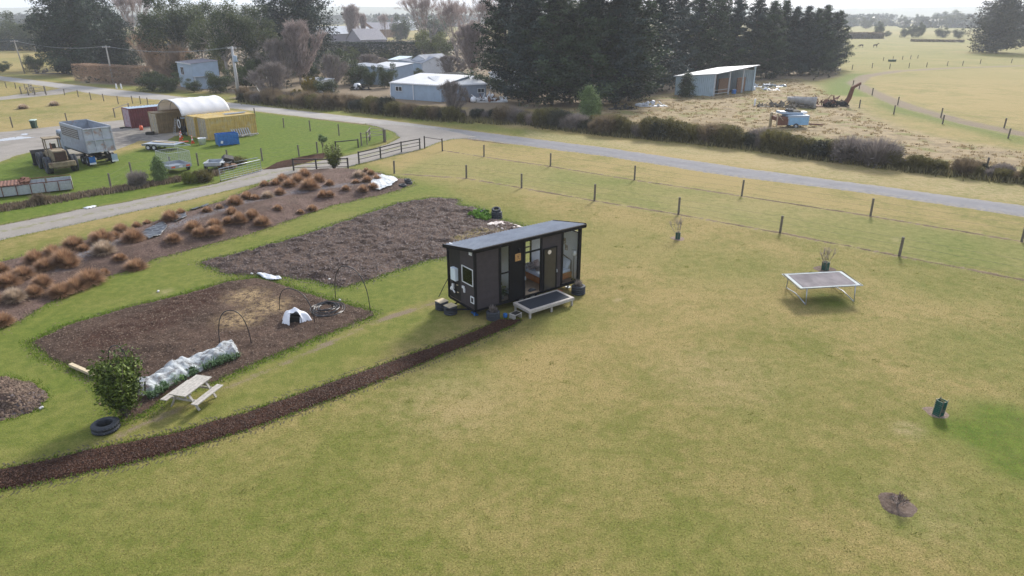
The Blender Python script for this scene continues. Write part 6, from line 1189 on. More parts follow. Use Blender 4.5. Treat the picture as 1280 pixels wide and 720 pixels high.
# ============================================================ the yard: containers, canopy, machines
CD = R(48)
def container(p, L, label, mside, mend, name='shipping_container', roofm=None, rz=CD, H=2.55, Wd=2.44, stub=False):
    """p = corner at the door end nearest the viewer; x runs along the length, y to the left of it"""
    t = thing(name, label, 'container', p, rz); mb = MB()
    for x_ in (.06, L - .06):
        for y_ in (.06, Wd - .06): mb.box((x_, y_, H / 2), (.14, .14, H))
    for z_ in (.07, H - .06):
        for y_ in (.05, Wd - .05): mb.box((L / 2, y_, z_), (L - .26, .11, .12))
        for x_ in (.05, L - .05): mb.box((x_, Wd / 2, z_), (.11, Wd - .26, .12))
    mb.obj('frame', mside, t)
    MB().corr(L - .24, H - .24, .30, .05, (.12, .03, .12), (1, 0, 0), (0, 0, 1)).obj('side_wall', mside, t); MB().corr(L - .24, H - .24, .30, .05, (L - .12, Wd - .03, .12), (-1, 0, 0), (0, 0, 1)).obj('side_wall', mside, t)
    MB().box((L - .05, Wd / 2, H / 2), (.04, Wd - .2, H - .22)).obj('end_wall', mside, t); MB().corr(L - .1, Wd - .08, .4, .03, (.05, .04, H - .02), (1, 0, 0), (0, 1, 0), .03).obj('roof', roofm or mside, t)
    for k in range(2):
        y0 = .13 + k * (Wd - .26) / 2; w_ = (Wd - .26) / 2 - .02; d = MB().box((.05, y0 + w_ / 2, H / 2), (.05, w_, H - .26))
        for z_ in (.5, .95, 1.4, 1.85, 2.25): d.box((.018, y0 + w_ / 2, z_ * (H - .3) / 2.3 + .05), (.02, w_ - .1, .1))
        d = d.obj('door', mend, t)
        for f in (.3, .72): MB().tube([(-.02, y0 + w_ * f, .15), (-.02, y0 + w_ * f, H - .15)], .02, 6).box((-.03, y0 + w_ * f, 1.1), (.03, .2, .05)).obj('lock_bar', M_galv, d)
    return t
n_ = Vector((-math.sin(CD), math.cos(CD), 0)); f_ = Vector((math.cos(CD), math.sin(CD), 0))
pR = G(261, 175.5); container(pR, 6.3, 'mustard container on the right with pallets leaning on its long side', M_yellow, M_cream)
container(pR + n_ * 2.52 - f_ * .25, 5.9, 'mustard container between the canopy bay and the right hand one', M_yellow, M_cream)
pL = G(199.3, 167.8); container(pL + f_ * .0, 5.9, 'cream fronted container carrying the left edge of the canopy', mat('mustard paint darkened for bay shade', (.20, .14, .07), .65, var=.3, vscale=2), M_cream)  # side colour darkened to brown to stand for shade inside the canopy bay
container(G(165.3, 161), 5.8, 'maroon container with a faded pink door end', M_maroon, M_pink, roofm=M_shedblue)
# canopy
base_r = Vector((-40.3, 84.95, 0)); base_l = base_r + n_ * 6.7; wdt = (base_l - base_r).dot(n_); cv = thing('canopy_shelter', 'white fabric arched canopy over the gap between two containers', 'canopy', base_r, CD); Lc = 6.2; rise = 1.75; na = 16
vs = []; nl = 24
for i in range(nl + 1):
    for j in range(na + 1): a = math.pi * j / na; sag = -.07 * abs(math.sin(math.pi * 4 * i / nl)) ** .8 * math.sin(a); vs.append((i / nl * Lc, wdt / 2 - math.cos(a) * (wdt / 2 + .12 + sag), 2.58 + math.sin(a) * (rise + sag) - .1))
fs = [(i * (na + 1) + j, (i + 1) * (na + 1) + j, (i + 1) * (na + 1) + j + 1, i * (na + 1) + j + 1) for i in range(nl) for j in range(na)]
b = NB('white canopy fabric'); b.set(.55, 0); b.color(b.mix(b.ramp(b.noise(1.2, 4), .3, .7), (.78, .79, .82), (.88, .88, .9))); tb = b.n('ShaderNodeBsdfTranslucent'); tb.inputs[0].default_value = (.8, .72, .6, 1); ms = b.n('ShaderNodeMixShader'); ms.inputs[0].default_value = .3; b.L(b.b.outputs[0], ms.inputs[1]); b.L(tb.outputs[0], ms.inputs[2]); b.L(ms.outputs[0], b.t.nodes['Material Output'].inputs['Surface'])
o = MB().add(vs, fs).obj('fabric', b.m, cv, True); o.modifiers.new('t', 'SOLIDIFY').thickness = .01
for i in range(5): MB().tube([(i / 4 * (Lc - .1) + .05, wdt / 2 - math.cos(math.pi * j / na) * (wdt / 2 + .05), 2.5 + math.sin(math.pi * j / na) * (rise - .08)) for j in range(na + 1)], .035, 6).obj('hoop_frame', M_galv, cv, True)
for j in (4, 8, 12): a = math.pi * j / na; MB().tube([(0.05, wdt / 2 - math.cos(a) * (wdt / 2), 2.5 + math.sin(a) * (rise - .1)), (Lc - .05, wdt / 2 - math.cos(a) * (wdt / 2), 2.5 + math.sin(a) * (rise - .1))], .02, 5).obj('purlin', M_galv, cv)
# back end of the canopy bay
o = MB().add([(0, 0, 0), (0, wdt, 0), (0, wdt, 2.6), (0, 0, 2.6)] + [(.04, 0, 0), (.04, wdt, 0), (.04, wdt, 2.6), (.04, 0, 2.6)], [(0, 1, 2, 3), (7, 6, 5, 4), (0, 4, 5, 1), (1, 5, 6, 2), (2, 6, 7, 3), (3, 7, 4, 0)]).obj('bay_wall', M_brownbd, None); o.location = base_r + f_ * 6.0; o.rotation_euler = (0, 0, CD); tag(o, 'dark boarded wall closing the back of the canopy bay', 'wall')
def at_bay(x_, y_): return base_r + f_ * x_ + n_ * y_
# forklift in the bay
t = thing('forklift', 'dark forklift with pale mast parked in the canopy bay', 'forklift', at_bay(.5, 1.2), CD + R(180)); MB().box((-.6, 0, .7), (1.5, 1.0, .7)).box((-1.1, 0, 1.0), (.5, 1.0, .7)).obj('body', M_dark, t, bevel=.05)
for s_ in (-.3, .3): MB().box((.35, s_, 1.2), (.08, .1, 2.2)).obj('mast', M_black, t); MB().box((.8, s_, .15), (.9, .1, .05)).obj('fork', M_galv, t)
for x_ in (-.1, -1.1):
    for y_ in (-.5, .5): wheel(t, (x_, y_, .28), .28, .2, (0, 1, 0))
MB().tube([(-1.1, -.45, 1.0), (-.8, -.45, 2.05), (0, -.45, 2.05), (.1, -.45, 1.0)], .04, 6).tube([(-1.1, .45, 1.0), (-.8, .45, 2.05), (0, .45, 2.05), (.1, .45, 1.0)], .04, 6).obj('guard_frame', M_black, t); MB().box((-.4, 0, 2.08), (.9, 1.0, .06)).obj('guard_roof', M_shedblue, t); MB().tube([(.45, .35 * math.cos(a), 1.45 + .5 * math.sin(a)) for a in np.linspace(0, 6.283, 17)[:-1]], .05, 6, closed=True).obj('hose_loop', M_white, t)
t = thing('ladder', 'pale ladder leaning inside the canopy bay', 'ladder', at_bay(-.15, 2.6), CD, rot=(R(0), R(14), CD)); 
for y_ in (-.2, .2): MB().box((0, y_, 1.0), (.04, .05, 2.0)).obj('rail', M_galvp, t)
for k in range(6): MB().box((0, 0, .25 + k * .3), (.03, .36, .04)).obj('rung', M_galvp, t)
# pile on container roof, cones, tubs, blue crate, pallets
q = pR + f_ * 3.2 + n_ * 1.6; t = MB(); r = random.Random(4)
for k in range(5): t.bar((r.uniform(-.3, .3), k * .16 - .4, .06 + .04 * (k % 3)), (2.7 + r.uniform(-.4, .2), k * .16 - .3, .1 + .04 * (k % 2)), .12, .05)
o = t.obj('timber_stack', M_galvp, None); o.location = q + Vector((0, 0, 2.55)); o.rotation_euler = (0, 0, CD - .1); tag(o, 'pale lengths of timber and sheet on the right container roof', 'timber stack')
def cone(p, label, lie=False):
    t = thing('traffic_cone', label, 'traffic cone', p, .4); MB().box((0, 0, .03), (.42, .42, .06)).obj('base', M_orange, t, bevel=.01); MB().lathe([(.16, .06), (.115, .32), (.112, .33), (.075, .55), (.03, .92), (0, .92)], 14).obj('cone', M_orange, t, True); MB().lathe([(.118, .33), (.08, .53)], 14).lathe([(.06, .68), (.045, .8)], 14).obj('reflective_band', M_white, t, True); return t
cone(G(226, 175), 'traffic cone at the right post of the canopy'); cone(G(241, 179), 'traffic cone in front of the middle mustard container'); t = cone(G(227, 172.5), 'traffic cone behind, just inside the bay')
o = MB().box((0, 0, .05), (1.0, .55, .07)).obj('orange_board', M_orange, None, bevel=.01); o.location = G(230, 177.5); o.rotation_euler = (0, 0, .5); tag(o, 'orange panel lying on the grass between the cones', 'panel')
o = MB().lathe([(0, .02), (.36, 0), (.46, .75), (.49, .78), (.46, .78), (.42, .72), (.34, .06), (0, .06)], 16).obj('white_tub', M_white, None, True); o.location = G(253.5, 180.5); o.scale = (1.0, .9, .95); tag(o, 'round white tub beside the mustard containers', 'tub')
o = MB().lathe([(0, 0), (.2, 0), (.22, .35), (.18, .6), (0, .62)], 12).obj('gas_cylinder', M_orange, None, True); o.location = G(177, 163); tag(o, 'small orange drum beside the maroon container', 'drum')
p0 = G(274, 183); t = thing('bulk_bin', 'blue slatted bulk bin on the grass in front of the right container', 'bin', p0, ang(p0, G(299, 180.5))); L_ = (G(299, 180.5) - p0).length; Wb, Hb = 1.25, 1.3; r = random.Random(2)
for y_ in (0, Wb):
    for k in range(4): MB().box((L_ / 2, y_, .25 + k * .31), (L_, .04, .29)).obj('panel', M_bluepl, t)
for x_ in (0, L_):
    for k in range(4): MB().box((x_, Wb / 2, .25 + k * .31), (.04, Wb - .05, .29)).obj('panel', M_bluepl, t)
for x_ in (-.0, L_ / 3, 2 * L_ / 3, L_):
    for y_ in (-.05, Wb + .05): MB().box((x_, y_, .65), (.08, .05, 1.3)).obj('upright', M_bluepl, t)
MB().box((L_ / 2, Wb / 2, .1), (L_ - .05, Wb - .05, .1)).obj('base', M_bluepl, t); o = MB().box((.35, -.09, .45), (.25, .02, .3), (0, .2, 0)).obj('white_patch', M_white, t)
pp = pR + f_ * 3.0 - n_ * .42; t = thing('pallet_frame', 'grey slatted timber frame leaning on the right container', 'pallet', pp, 0, rot=(R(-24), 0, CD))
for k in range(8): MB().box((k * .3, 0, .8), (.12, .03, 1.5), (0, -.12, 0)).obj('slat', M_galvp, t)
for z_ in (.15, 1.35): MB().box((1.05, .05, z_), (2.4, .06, .1)).obj('bearer', M_wood, t)
o = MB(); r = random.Random(8)
for k in range(10): o.bar((r.uniform(-.3, 2.6), r.uniform(-.4, .4), r.uniform(.05, .35)), (r.uniform(-.3, 2.8), r.uniform(-.4, .4), r.uniform(.05, .4)), .12, .06)
o = o.obj('scrap_timber', M_wood, None); o.location = pR + f_ * 3.3 - n_ * .9; o.rotation_euler = (0, 0, CD); tag(o, 'heap of grey scrap timber at the foot of the right container', 'scrap timber')
o = MB().box((0, 0, .2), (.9, .5, .4)).bar((-.6, 0, .2), (.9, .2, .1), .08).lathe([(0, 0), (.2, 0), (.2, .3), (0, .3)], 10, (.2, .35, .1)).obj('machinery_parts', M_dark, None, bevel=.02); o.location = G(188, 169); tag(o, 'dark machine parts on the ground before the cream fronted container', 'machine parts')
o = MB().bar((0, 0, .15), (1.6, .5, .15), .12).lathe([(0, 0), (.2, 0), (.2, .2), (0, .2)], 10, (0, 0, 0)).obj('drawbar', M_dark, None); o.location = G(152, 161); tag(o, 'dark drawbar on the gravel left of the maroon container', 'drawbar')
# flatbed trailer
a, b_ = G(176, 187), G(209, 184); t = thing('flatbed_trailer', 'galvanised twin axle flatbed trailer with a plank on it', 'trailer', G(178.5, 187.5), R(-8)); L_, Wd_ = 3.9, 1.9
MB().box((L_ / 2, Wd_ / 2, .62), (L_, Wd_, .06)).obj('deck', M_shedgrey, t)
for y_ in (0, Wd_): MB().box((L_ / 2, y_, .56), (L_ + .05, .06, .22)).obj('side_rail', M_galv, t)
for y_ in (-.02, Wd_ + .02):
    for x_ in (.75, 1.45): wheel(t, (x_, y_, .31), .31, .2, (0, 1, 0), M_white)
    MB().box((1.1, y_, .70), (1.5, .26, .05)).obj('mudguard', M_galvp, t)
MB().bar((L_, .1, .5), (L_ + 1.3, Wd_ / 2, .5), .09).bar((L_, Wd_ - .1, .5), (L_ + 1.3, Wd_ / 2, .5), .09).obj('drawbar', M_galv, t); o = MB().box((0, 0, 0), (3.0, .26, .06)).obj('plank', M_woodp, None, loc=t.location + Vector((2.0, .95, .70)), rot=(0, .02, R(-16))); tag(o, 'long pale plank on the flatbed trailer, nearer one', 'plank'); o = MB().box((0, 0, 0), (2.4, .2, .06)).obj('plank', M_wood, None, loc=t.location + Vector((2.4, 1.5, .70)), rot=(0, .02, R(-14))); tag(o, 'grey plank on the flatbed trailer, farther one', 'plank')
# cage trailer
def cage(u, v, rz, label, L_=2.7, Wd_=1.9, H=1.5, full=True):
    t = thing('cage_trailer', label, 'trailer', G(u, v), rz); MB().box((L_ / 2, Wd_ / 2, .55), (L_, Wd_, .05)).obj('deck', M_shedgrey, t)
    for y_ in (0, Wd_): MB().box((L_ / 2, y_, .68), (L_, .04, .3)).obj('side_panel', M_galvp, t)
    for x_ in (0, L_): MB().box((x_, Wd_ / 2, .68), (.04, Wd_ - .05, .3)).obj('end_panel', M_galvp, t)
    if full:
        mbp = []
        for (x0, y0, x1, y1) in ((0, 0, L_, 0), (L_, 0, L_, Wd_), (L_, Wd_, 0, Wd_), (0, Wd_, 0, 0)):
            mb = MB(); mb.tube([(x0, y0, .84), (x0, y0, .84 + H), (x1, y1, .84 + H), (x1, y1, .84)], .022, 6); mb.obj('cage_frame', M_galvp, t); mb = MB(); n = 13
            for k in range(1, n): f = k / n; mb.bar((x0 + (x1 - x0) * f, y0 + (y1 - y0) * f, .84), (x0 + (x1 - x0) * f, y0 + (y1 - y0) * f, .84 + H), .012, .012)
            for k in range(1, 8): z_ = .84 + H * k / 8; mb.bar((x0, y0, z_), (x1, y1, z_), .012, .012)
            mb.obj('cage_mesh', M_galv, t)
    for y_ in (-.12, Wd_ + .12): wheel(t, (L_ * .45, y_, .32), .32, .2, (0, 1, 0)); MB().box((L_ * .45, y_, .7), (.8, .24, .04)).obj('mudguard', M_galvp, t)
    MB().bar((L_, .2, .5), (L_ + 1.2, Wd_ / 2, .5), .08).bar((L_, Wd_ - .2, .5), (L_ + 1.2, Wd_ / 2, .5), .08).obj('drawbar', M_galv, t)
    return t
t = cage(241, 214.5, ang(G(241, 214.5), G(213.7, 219)) - R(90), 'galvanised cage trailer with mesh sides behind the young pale conifer', 2.5, (G(241, 214.5) - G(213.7, 219)).length, 1.15)
for y_, m in ((.35, M_orange), (1.75, M_orange), (1.05, M_white)): MB().box((-.03, y_, .68), (.03, .35, .14)).obj('tail_light', m, t)
t = cage(276, 214, R(100), 'low pale trailer without a cage beside the folded grey tub', 1.9, 1.4, 0, False)
o = MB(); r = random.Random(5)
for k in range(14): o.bar((r.uniform(-1, 1), r.uniform(-.6, .6), r.uniform(.05, .4)), (r.uniform(-1.2, 1.2), r.uniform(-.6, .6), r.uniform(.1, .6)), r.uniform(.05, .14), .06)
o = o.obj('scrap_metal', M_galv, None); o.location = G(275, 209.5); tag(o, 'grey scrap metal and rails heaped behind the yard fence', 'scrap')
o = MB(); 
for k in range(8): o.box((r.uniform(-.9, .9), r.uniform(-.4, .4), r.uniform(.1, .4)), (r.uniform(.2, .5), r.uniform(.2, .4), r.uniform(.15, .4)), (r.random(), r.random(), r.random()))
o = o.obj('rubble_heap', M_brownbd, None); o.location = G(284, 211); tag(o, 'brown heap of junk beside the low green bush', 'junk heap')
t = thing('tipped_barrow', 'dark tipped wheelbarrow tray behind the steel gate', 'wheelbarrow', G(287, 208), .5); MB().box((0, 0, .75), (1.2, .8, .5), (.5, .3, 0), .7).obj('tray', M_clad2, t); MB().bar((-.5, 0, .3), (2.8, .3, .55), .07).bar((-.5, -.3, .1), (.3, -.3, .6), .05).obj('handle', M_galv, t); wheel(t, (-.5, .1, .2), .2, .1, (0, 1, 0))
# crate trailer on the bank at the far left
p0 = G(92, 238); p1 = G(-8, 249); t = thing('stock_crate', 'long pale sided crate with a rusty cover at the left edge', 'crate', p0, ang(p0, p1)); L_ = (p1 - p0).length * 1.05; Wd_ = 2.2; H = .8
for y_ in (0, -Wd_): MB().corr(L_, H - .1, .4, .03, (0, y_, .15), (1, 0, 0), (0, 0, 1)).obj('side_panel', M_galvp, t)
for x_ in (0, L_): MB().box((x_, -Wd_ / 2, H / 2 + .1), (.05, Wd_ - .1, H - .1)).obj('end_panel', M_galvp, t)
MB().tube([(0, .05, H + .15), (L_, .05, H + .15), (L_, -Wd_ - .05, H + .15), (0, -Wd_ - .05, H + .15)], .04, 6, closed=True).obj('top_rail', M_rust, t); MB().box((L_ / 2, -Wd_ / 2, .15), (L_, Wd_, .06)).obj('floor', M_galvp, t)
for k in range(7): MB().box((k * L_ / 6, .07, H / 2 + .1), (.06, .05, H)).obj('upright', M_rust, t)
MB().corr(L_ * .42, Wd_, .25, .04, (L_ * .58, .05, H + .2), (1, 0, 0), (0, -1, 0)).obj('cover', M_rust, t)
r = random.Random(3); mb = MB()
for k in range(9): mb.box((L_ * .56 + r.uniform(-.4, .4), -r.uniform(.3, 2.2), H + .25), (.4, .3, .15), (r.random(), 0, r.random()))
mb.obj('rusty_scrap', M_rust, t)
# wheelie bin
t = thing('wheelie_bin', 'green wheelie bin with a pale lid at the edge of the yard', 'bin', G(43.5, 160.5), .2); MB().box((0, 0, .55), (.5, .6, .95), None, 1.25).obj('body', mat('dark green plastic', (.01, .045, .03), .5), t, bevel=.03); MB().box((0, 0, 1.08), (.72, .82, .1), (.05, 0, 0)).obj('lid', mat('pale green lid', (.38, .48, .42), .5), t, bevel=.03); 
for s_ in (-.25, .25): wheel(t, (s_, .32, .12), .12, .06, (1, 0, 0))
o = heightsheet('puddle', GP([(-20, 178), (5, 173.5), (24, 171), (48, 172), (20, 175.5), (0, 177.5), (-20, 181)]), .25, lambda X, Y, s: .062 + 0 * X, (lambda: (setattr(NB, '_t', NB('puddle water')), NB._t.color((.22, .22, .23)), NB._t.set(.04, 0, 1.0), NB._t.m)[-1])(), label='shallow puddle on the gravel yard', margin=.05); heightsheet('puddle', GP([(26, 167.5), (36, 167), (37, 169.5), (24, 170)]), .25, lambda X, Y, s: .062 + 0 * X, bpy.data.materials['puddle water'], label='small puddle nearer the wheelie bin', margin=.05)
# tipper truck (fitted frame): x forward, y left
TH = R(138.6); t = thing('tipper_truck', 'tipper truck with a weathered steel tray, tailgate towards the lawn', 'truck', (-41.56, 67.02, 0), TH); TL_, TW_ = 6.5, 2.55; zb, ztp = 1.12, 3.69
tb_ = MB(); 
def plate(nm, pts, th, m=M_steelblue, par=t):
    """thin slab from 4 corners"""
    p = [Vector(q) for q in pts]; nn = (p[1] - p[0]).cross(p[3] - p[0]).normalized() * th; return MB().add([tuple(q) for q in p] + [tuple(q + nn) for q in p], [(3, 2, 1, 0), (4, 5, 6, 7), (0, 1, 5, 4), (1, 2, 6, 5), (2, 3, 7, 6), (3, 0, 4, 7)]).obj(nm, m, par)
for y_, nm in ((0, 1), (-TW_, -1)):
    tr_side = plate('tray_side', [(.05, y_, zb + .35), (TL_, y_, zb + .35), (TL_, y_, ztp), (.2, y_, ztp)], .05 * nm * -1)
    for k in range(5): MB().box((.7 + k * 1.35, y_ + .05 * nm, 2.0), (.12, .1, 1.6)).obj('rib', M_steelblue, tr_side) if nm < 0 else None
    MB().tube([(.2, y_, ztp + .02), (TL_, y_, ztp + .02)], .06, 6).obj('top_rail', M_galv, tr_side); MB().box((TL_ / 2, y_, zb + .3), (TL_ - .1, .14, .2)).obj('bottom_rail', M_steelblue, tr_side)
    for k in range(3): MB().box((TL_ / 2, y_ + .04 * nm, 1.75 + k * .22), (TL_ - .4, .05, .06)).obj('pressing', M_steelblue, tr_side)
mp = MB(); 
mp.box((3.9, .06, 2.98), (4.9, .02, 1.0)); mp.obj('mesh_panel', M_dkglass, t); mb = MB()
for k in range(15): mb.box((1.5 + k * .34, .075, 2.98), (.03, .02, 1.0))
for k in range(6): mb.box((3.9, .085, 2.52 + k * .19), (4.9, .02, .03))
mb.obj('mesh_bars', M_galv, t)
plate('headboard', [(TL_, 0, zb + .2), (TL_, -TW_, zb + .2), (TL_, -TW_, ztp + .1), (TL_, 0, ztp + .1)], .06); MB().box((TL_ / 2, -TW_ / 2, zb + .25), (TL_ - .1, TW_ - .15, .08)).obj('tray_floor', M_steelblue, t)
M_gate = mat('rust streaked tailgate', (.42, .44, .48), .55, .1, var=.25, vscale=1.2, c2=(.32, .19, .13), patch=(.52, .66)); tg = plate('tailgate', [(.0, .02, zb + .2), (.18, .02, ztp), (.18, -TW_ - .02, ztp), (.0, -TW_ - .02, zb + .2)], .06, M_gate); mb = MB()
for k in range(4): y_ = -.05 - k * (TW_ - .1) / 3; mb.bar((-.06, y_, zb + .2), (.12, y_, ztp), .1, .08)
for f in (.03, .5, .97): mb.bar((-.07 + .18 * f, .0, zb + .2 + (ztp - zb - .2) * f), (-.07 + .18 * f, -TW_, zb + .2 + (ztp - zb - .2) * f), .1, .08)
mb.obj('tailgate_frame', M_gate, tg)
MB().box((4.2, -TW_ / 2, .85), (9.0, .9, .28)).obj('chassis', M_black, t)
for x_ in (.9, 2.15, 7.9):
    for y_ in (-.18, -TW_ + .18): wheel(t, (x_, y_, .5), .5, .42 if x_ < 5 else .28, (0, 1, 0))
for y_ in (-.25, -TW_ + .25): MB().box((.05, y_, .66), (.04, .56, .6)).obj('mudflap', M_bluepl if y_ > -1 else M_shedblue, t); MB().box((.02, y_, .30), (.03, .6, .16)).obj('mudflap_panel', M_white, t)
MB().box((-.05, -TW_ / 2, .75), (.1, 1.3, .3)).obj('rear_bumper', M_dark, t); MB().box((-.06, -TW_ / 2 - .1, .8), (.12, .5, .45), (.3, 0, 0)).obj('hitch_plate', M_cream, t)
cb = MB().box((8.2, -TW_ / 2, 1.75), (1.9, 2.4, 1.9), None, .92).obj('cab', M_shedgrey, t, bevel=.08); MB().box((9.12, -TW_ / 2, 2.1), (.06, 2.0, .75)).obj('windscreen', M_dkglass, cb); MB().box((8.35, -TW_ / 2 + 1.16, 2.1), (.9, .06, .6)).obj('side_window', M_dkglass, cb); MB().box((7.2, -TW_ / 2, 2.0), (.1, 2.3, 1.6)).obj('cab_guard', M_steelblue, t)
# wheel loader: x forward (away), y left
t = thing('wheel_loader', 'dusty ochre wheel loader with its radiator grille facing the lawn', 'loader', (-43.75, 63.9, 0), R(133)); W2 = 1.05; cy_ = -W2
for x_ in (.0, 3.2):
    for y_ in (-.1, -2.2): wheel(t, (x_ + .1, y_, .8), .8, .55, (0, 1, 0), M_rust)
MB().box((.5, cy_, 1.05), (2.6, .9, .7)).box((2.9, cy_, 1.0), (1.6, .8, .6)).obj('frame', M_loader, t, bevel=.05); hd = MB().box((-.15, cy_, 1.72), (1.9, 1.2, .95), None, .94).obj('engine_hood', M_loader, t, bevel=.06)
MB().box((-1.15, cy_, 1.68), (.08, .95, .8)).obj('grille', M_dark, hd); mb = MB()
for k in range(8): mb.box((-1.20, cy_, 1.35 + k * .095), (.03, .9, .03))
mb.obj('grille_bars', M_rust, hd); MB().box((-1.2, cy_, .95), (.35, 2.2, .5)).box((-.9, cy_, .75), (.6, 1.2, .4)).obj('counterweight', M_loader, t, bevel=.06)
cbm = MB(); 
for x_ in (1.0, 2.1):
    for y_ in (cy_ - .6, cy_ + .6): cbm.bar((x_, y_, 1.5), (x_ + (.1 if x_ < 2 else -.05), y_, 3.05), .09)
cbm.box((1.55, cy_, 3.08), (1.4, 1.4, .1)).box((1.55, cy_, 1.65), (1.2, 1.3, .5)); cbm.obj('cab_frame', M_loader, t); MB().box((1.04, cy_, 2.4), (.02, 1.1, .9)).obj('rear_window', M_glass, t); MB().box((1.6, cy_, 1.95), (.5, .5, .12)).box((1.35, cy_, 2.25), (.12, .5, .6)).obj('seat', M_dark, t, bevel=.03)
for y_ in (cy_ - .45, cy_ + .45): MB().bar((2.5, y_, 1.6), (4.0, y_, 1.3), .2, .25).bar((4.0, y_, 1.3), (4.9, y_, .5), .18, .22).obj('lift_arm', M_loader, t)
MB().prism([(4.7, .15), (5.8, .1), (5.85, .16), (4.95, .3), (4.9, 1.2), (5.3, 1.5), (5.25, 1.56), (4.7, 1.3)], cy_ - 1.4, cy_ + 1.4, 'xz').obj('bucket', M_dark, t); MB().tube([(.2, cy_ + .35, 2.1), (.2, cy_ + .35, 2.8)], .06, 8).obj('exhaust', M_rust, t); MB().tube([(1.2, cy_ + .2, 2.1), (1.45, cy_ + .2, 2.35)], .02, 6).obj('steering_column', M_dark, t)

# ============================================================ buildings
def shed(name, label, A_, B_, depth, h0, h1, mwall, mroof, group=None, pitch=.25, wins=(), cat='shed', gable=False, over=.15, corr=.3, doors=()):
    """front wall from ground point A_ to B_ ; depth goes away; h0 front eave, h1 rear eave (mono pitch) or ridge when gable"""
    rz = ang(A_, B_); L = (B_ - A_).length; t = thing(name, label, cat, A_, rz, group)
    MB().corr(L, h0, corr, .03, (0, 0, 0), (1, 0, 0), (0, 0, 1), .05).obj('wall', mwall, t)
    hr = h0 if gable else h1; MB().corr(L, hr, corr, .03, (L, depth, 0), (-1, 0, 0), (0, 0, 1), .05).obj('wall', mwall, t)
    prof = [(0, 0), (depth, 0), (depth, hr)] + ([(depth / 2, h1)] if gable else []) + [(0, h0)]
    for x0 in (0.0, L - .06): MB().prism([(a * .998 + .002, b_ - .02 if b_ else 0) for a, b_ in prof], x0 + .003, x0 + .055, 'yz').obj('end_wall', mwall, t)
    def rp(ya, za, yb, zb_): d = Vector((0, yb - ya, zb_ - za)); return MB().corr(L + 2 * over, d.length, .4, .04, (-over, ya, za), (1, 0, 0), tuple(d), .04).obj('roof', mroof, t)
    if gable: s_ = (h1 - h0) / (depth / 2); rp(-over, h0 - s_ * over + .05, depth / 2, h1 + .05); rp(depth / 2, h1 + .05, depth + over, h0 - s_ * over + .05)
    else: s_ = (h1 - h0) / depth; rp(-over, h0 - s_ * over + .05, depth + over, h1 + s_ * over + .05)
    MB().box((L / 2, -over - .03, h0 - .05), (L + 2 * over, .1, .14)).obj('gutter', M_white, t)
    for (x_, z_, w_, hh) in wins:
        f = MB().box((x_, -.05, z_), (w_, .06, hh)).obj('window', M_dkglass, t); 
        for q in ((x_, -.08, z_ + hh / 2), (x_, -.08, z_ - hh / 2)): MB().box(q, (w_ + .1, .05, .07)).obj('frame', M_white, f)
        for q in ((x_ - w_ / 2, -.08, z_), (x_ + w_ / 2, -.08, z_), (x_, -.08, z_)): MB().box(q, (.07, .05, hh)).obj('frame', M_white, f)
    for (x_, w_, hh) in doors: MB().box((x_, -.05, hh / 2), (w_, .06, hh)).obj('door', M_white, t)
    return t
A_ = G(489, 123); B_ = G(552, 127.5); s1 = shed('farm_shed', 'long pale blue shed with one small window and a white downpipe', A_, B_, 9, 2.75, 3.7, M_shedblue, M_roofwhite, wins=((1.9, 1.75, 1.4, .75),)); MB().tube([(5.1, -.12, .05), (5.1, -.12, 2.65)], .09, 6).obj('downpipe', M_white, s1); MB().tube([(.05, -.1, .05), (.05, -.1, 2.65)], .07, 6).obj('downpipe', M_white, s1)
s2 = shed('farm_shed', 'grey blue shed joined to the right end of the long pale blue shed', G(552, 127) , G(608, 124.5), 8, 2.7, 3.5, M_shedgrey, M_roofwhite, wins=((7.2, 1.6, 1.2, .7),))
o = shed('lean_to', 'dark low roof behind the two joined sheds', G(558, 113), G(592, 111), 5, 2.4, 2.9, M_clad2, M_dark, cat='shed')
shed('farm_shed', 'low blue barn with a white roof behind the conical trees', G(452, 104), G(486, 106.5), 8, 3.3, 4.0, M_shedblue, M_roofwhite); shed('farm_shed', 'grey blue end bay of the low blue barn with a white door', G(487, 106.5), G(506, 103.5), 10, 3.4, 3.9, M_shedblue, M_roofwhite, doors=((1.2, 1.8, 1.8),)) 
shed('farm_shed', 'small teal roofed shed behind the low blue barn', G(486, 86), G(502, 86.5), 6, 2.4, 3.0, M_shedgreen, M_shedgreen)
shed('cottage', 'small white cottage with a hipped grey roof, left of the pair', G(510, 93), G(528, 96), 7, 3.1, 4.4, M_white, M_roofgrey, gable=True, cat='cottage', wins=((1.5, 1.8, 1.2, 1.2), (4.4, 1.8, 1.2, 1.2)), corr=.5); shed('cottage', 'blue side wing of the left cottage', G(528.5, 96), G(537, 94), 6, 3.0, 3.8, M_shedblue, M_roofgrey, cat='cottage', corr=.5)
shed('cottage', 'white cottage with a grey roof, right of the pair', G(538, 95.5), G(566, 92.5), 7, 3.2, 4.8, M_white, M_roofgrey, gable=True, cat='cottage', wins=((3.4, 1.8, 1.0, 1.6), (5.6, 1.9, 1.2, 1.3)), corr=.5)
shed('hut', 'small white hut with a flat roof in the shrubs', G(383, 114), G(403, 116), 3, 2.2, 2.35, M_white, M_roofwhite, cat='hut')
# pale blue house by the lane
t = shed('house', 'tall pale blue house with a mauve roof facing the lane', G(226, 108), G(244, 112), 5.2, 4.9, 5.3, M_shedblue, M_roofdark, gable=False, cat='house', wins=((3.0, 3.3, 1.8, 1.5),), corr=.5); MB().box((8.6, 2.6, 2.45), (1.3, 5.2, .12)).obj('porch_roof', M_roofwhite, t)
for y_ in (.2, 5.0): MB().box((9.1, y_, 1.2), (.12, .12, 2.4)).obj('porch_post', M_white, t)
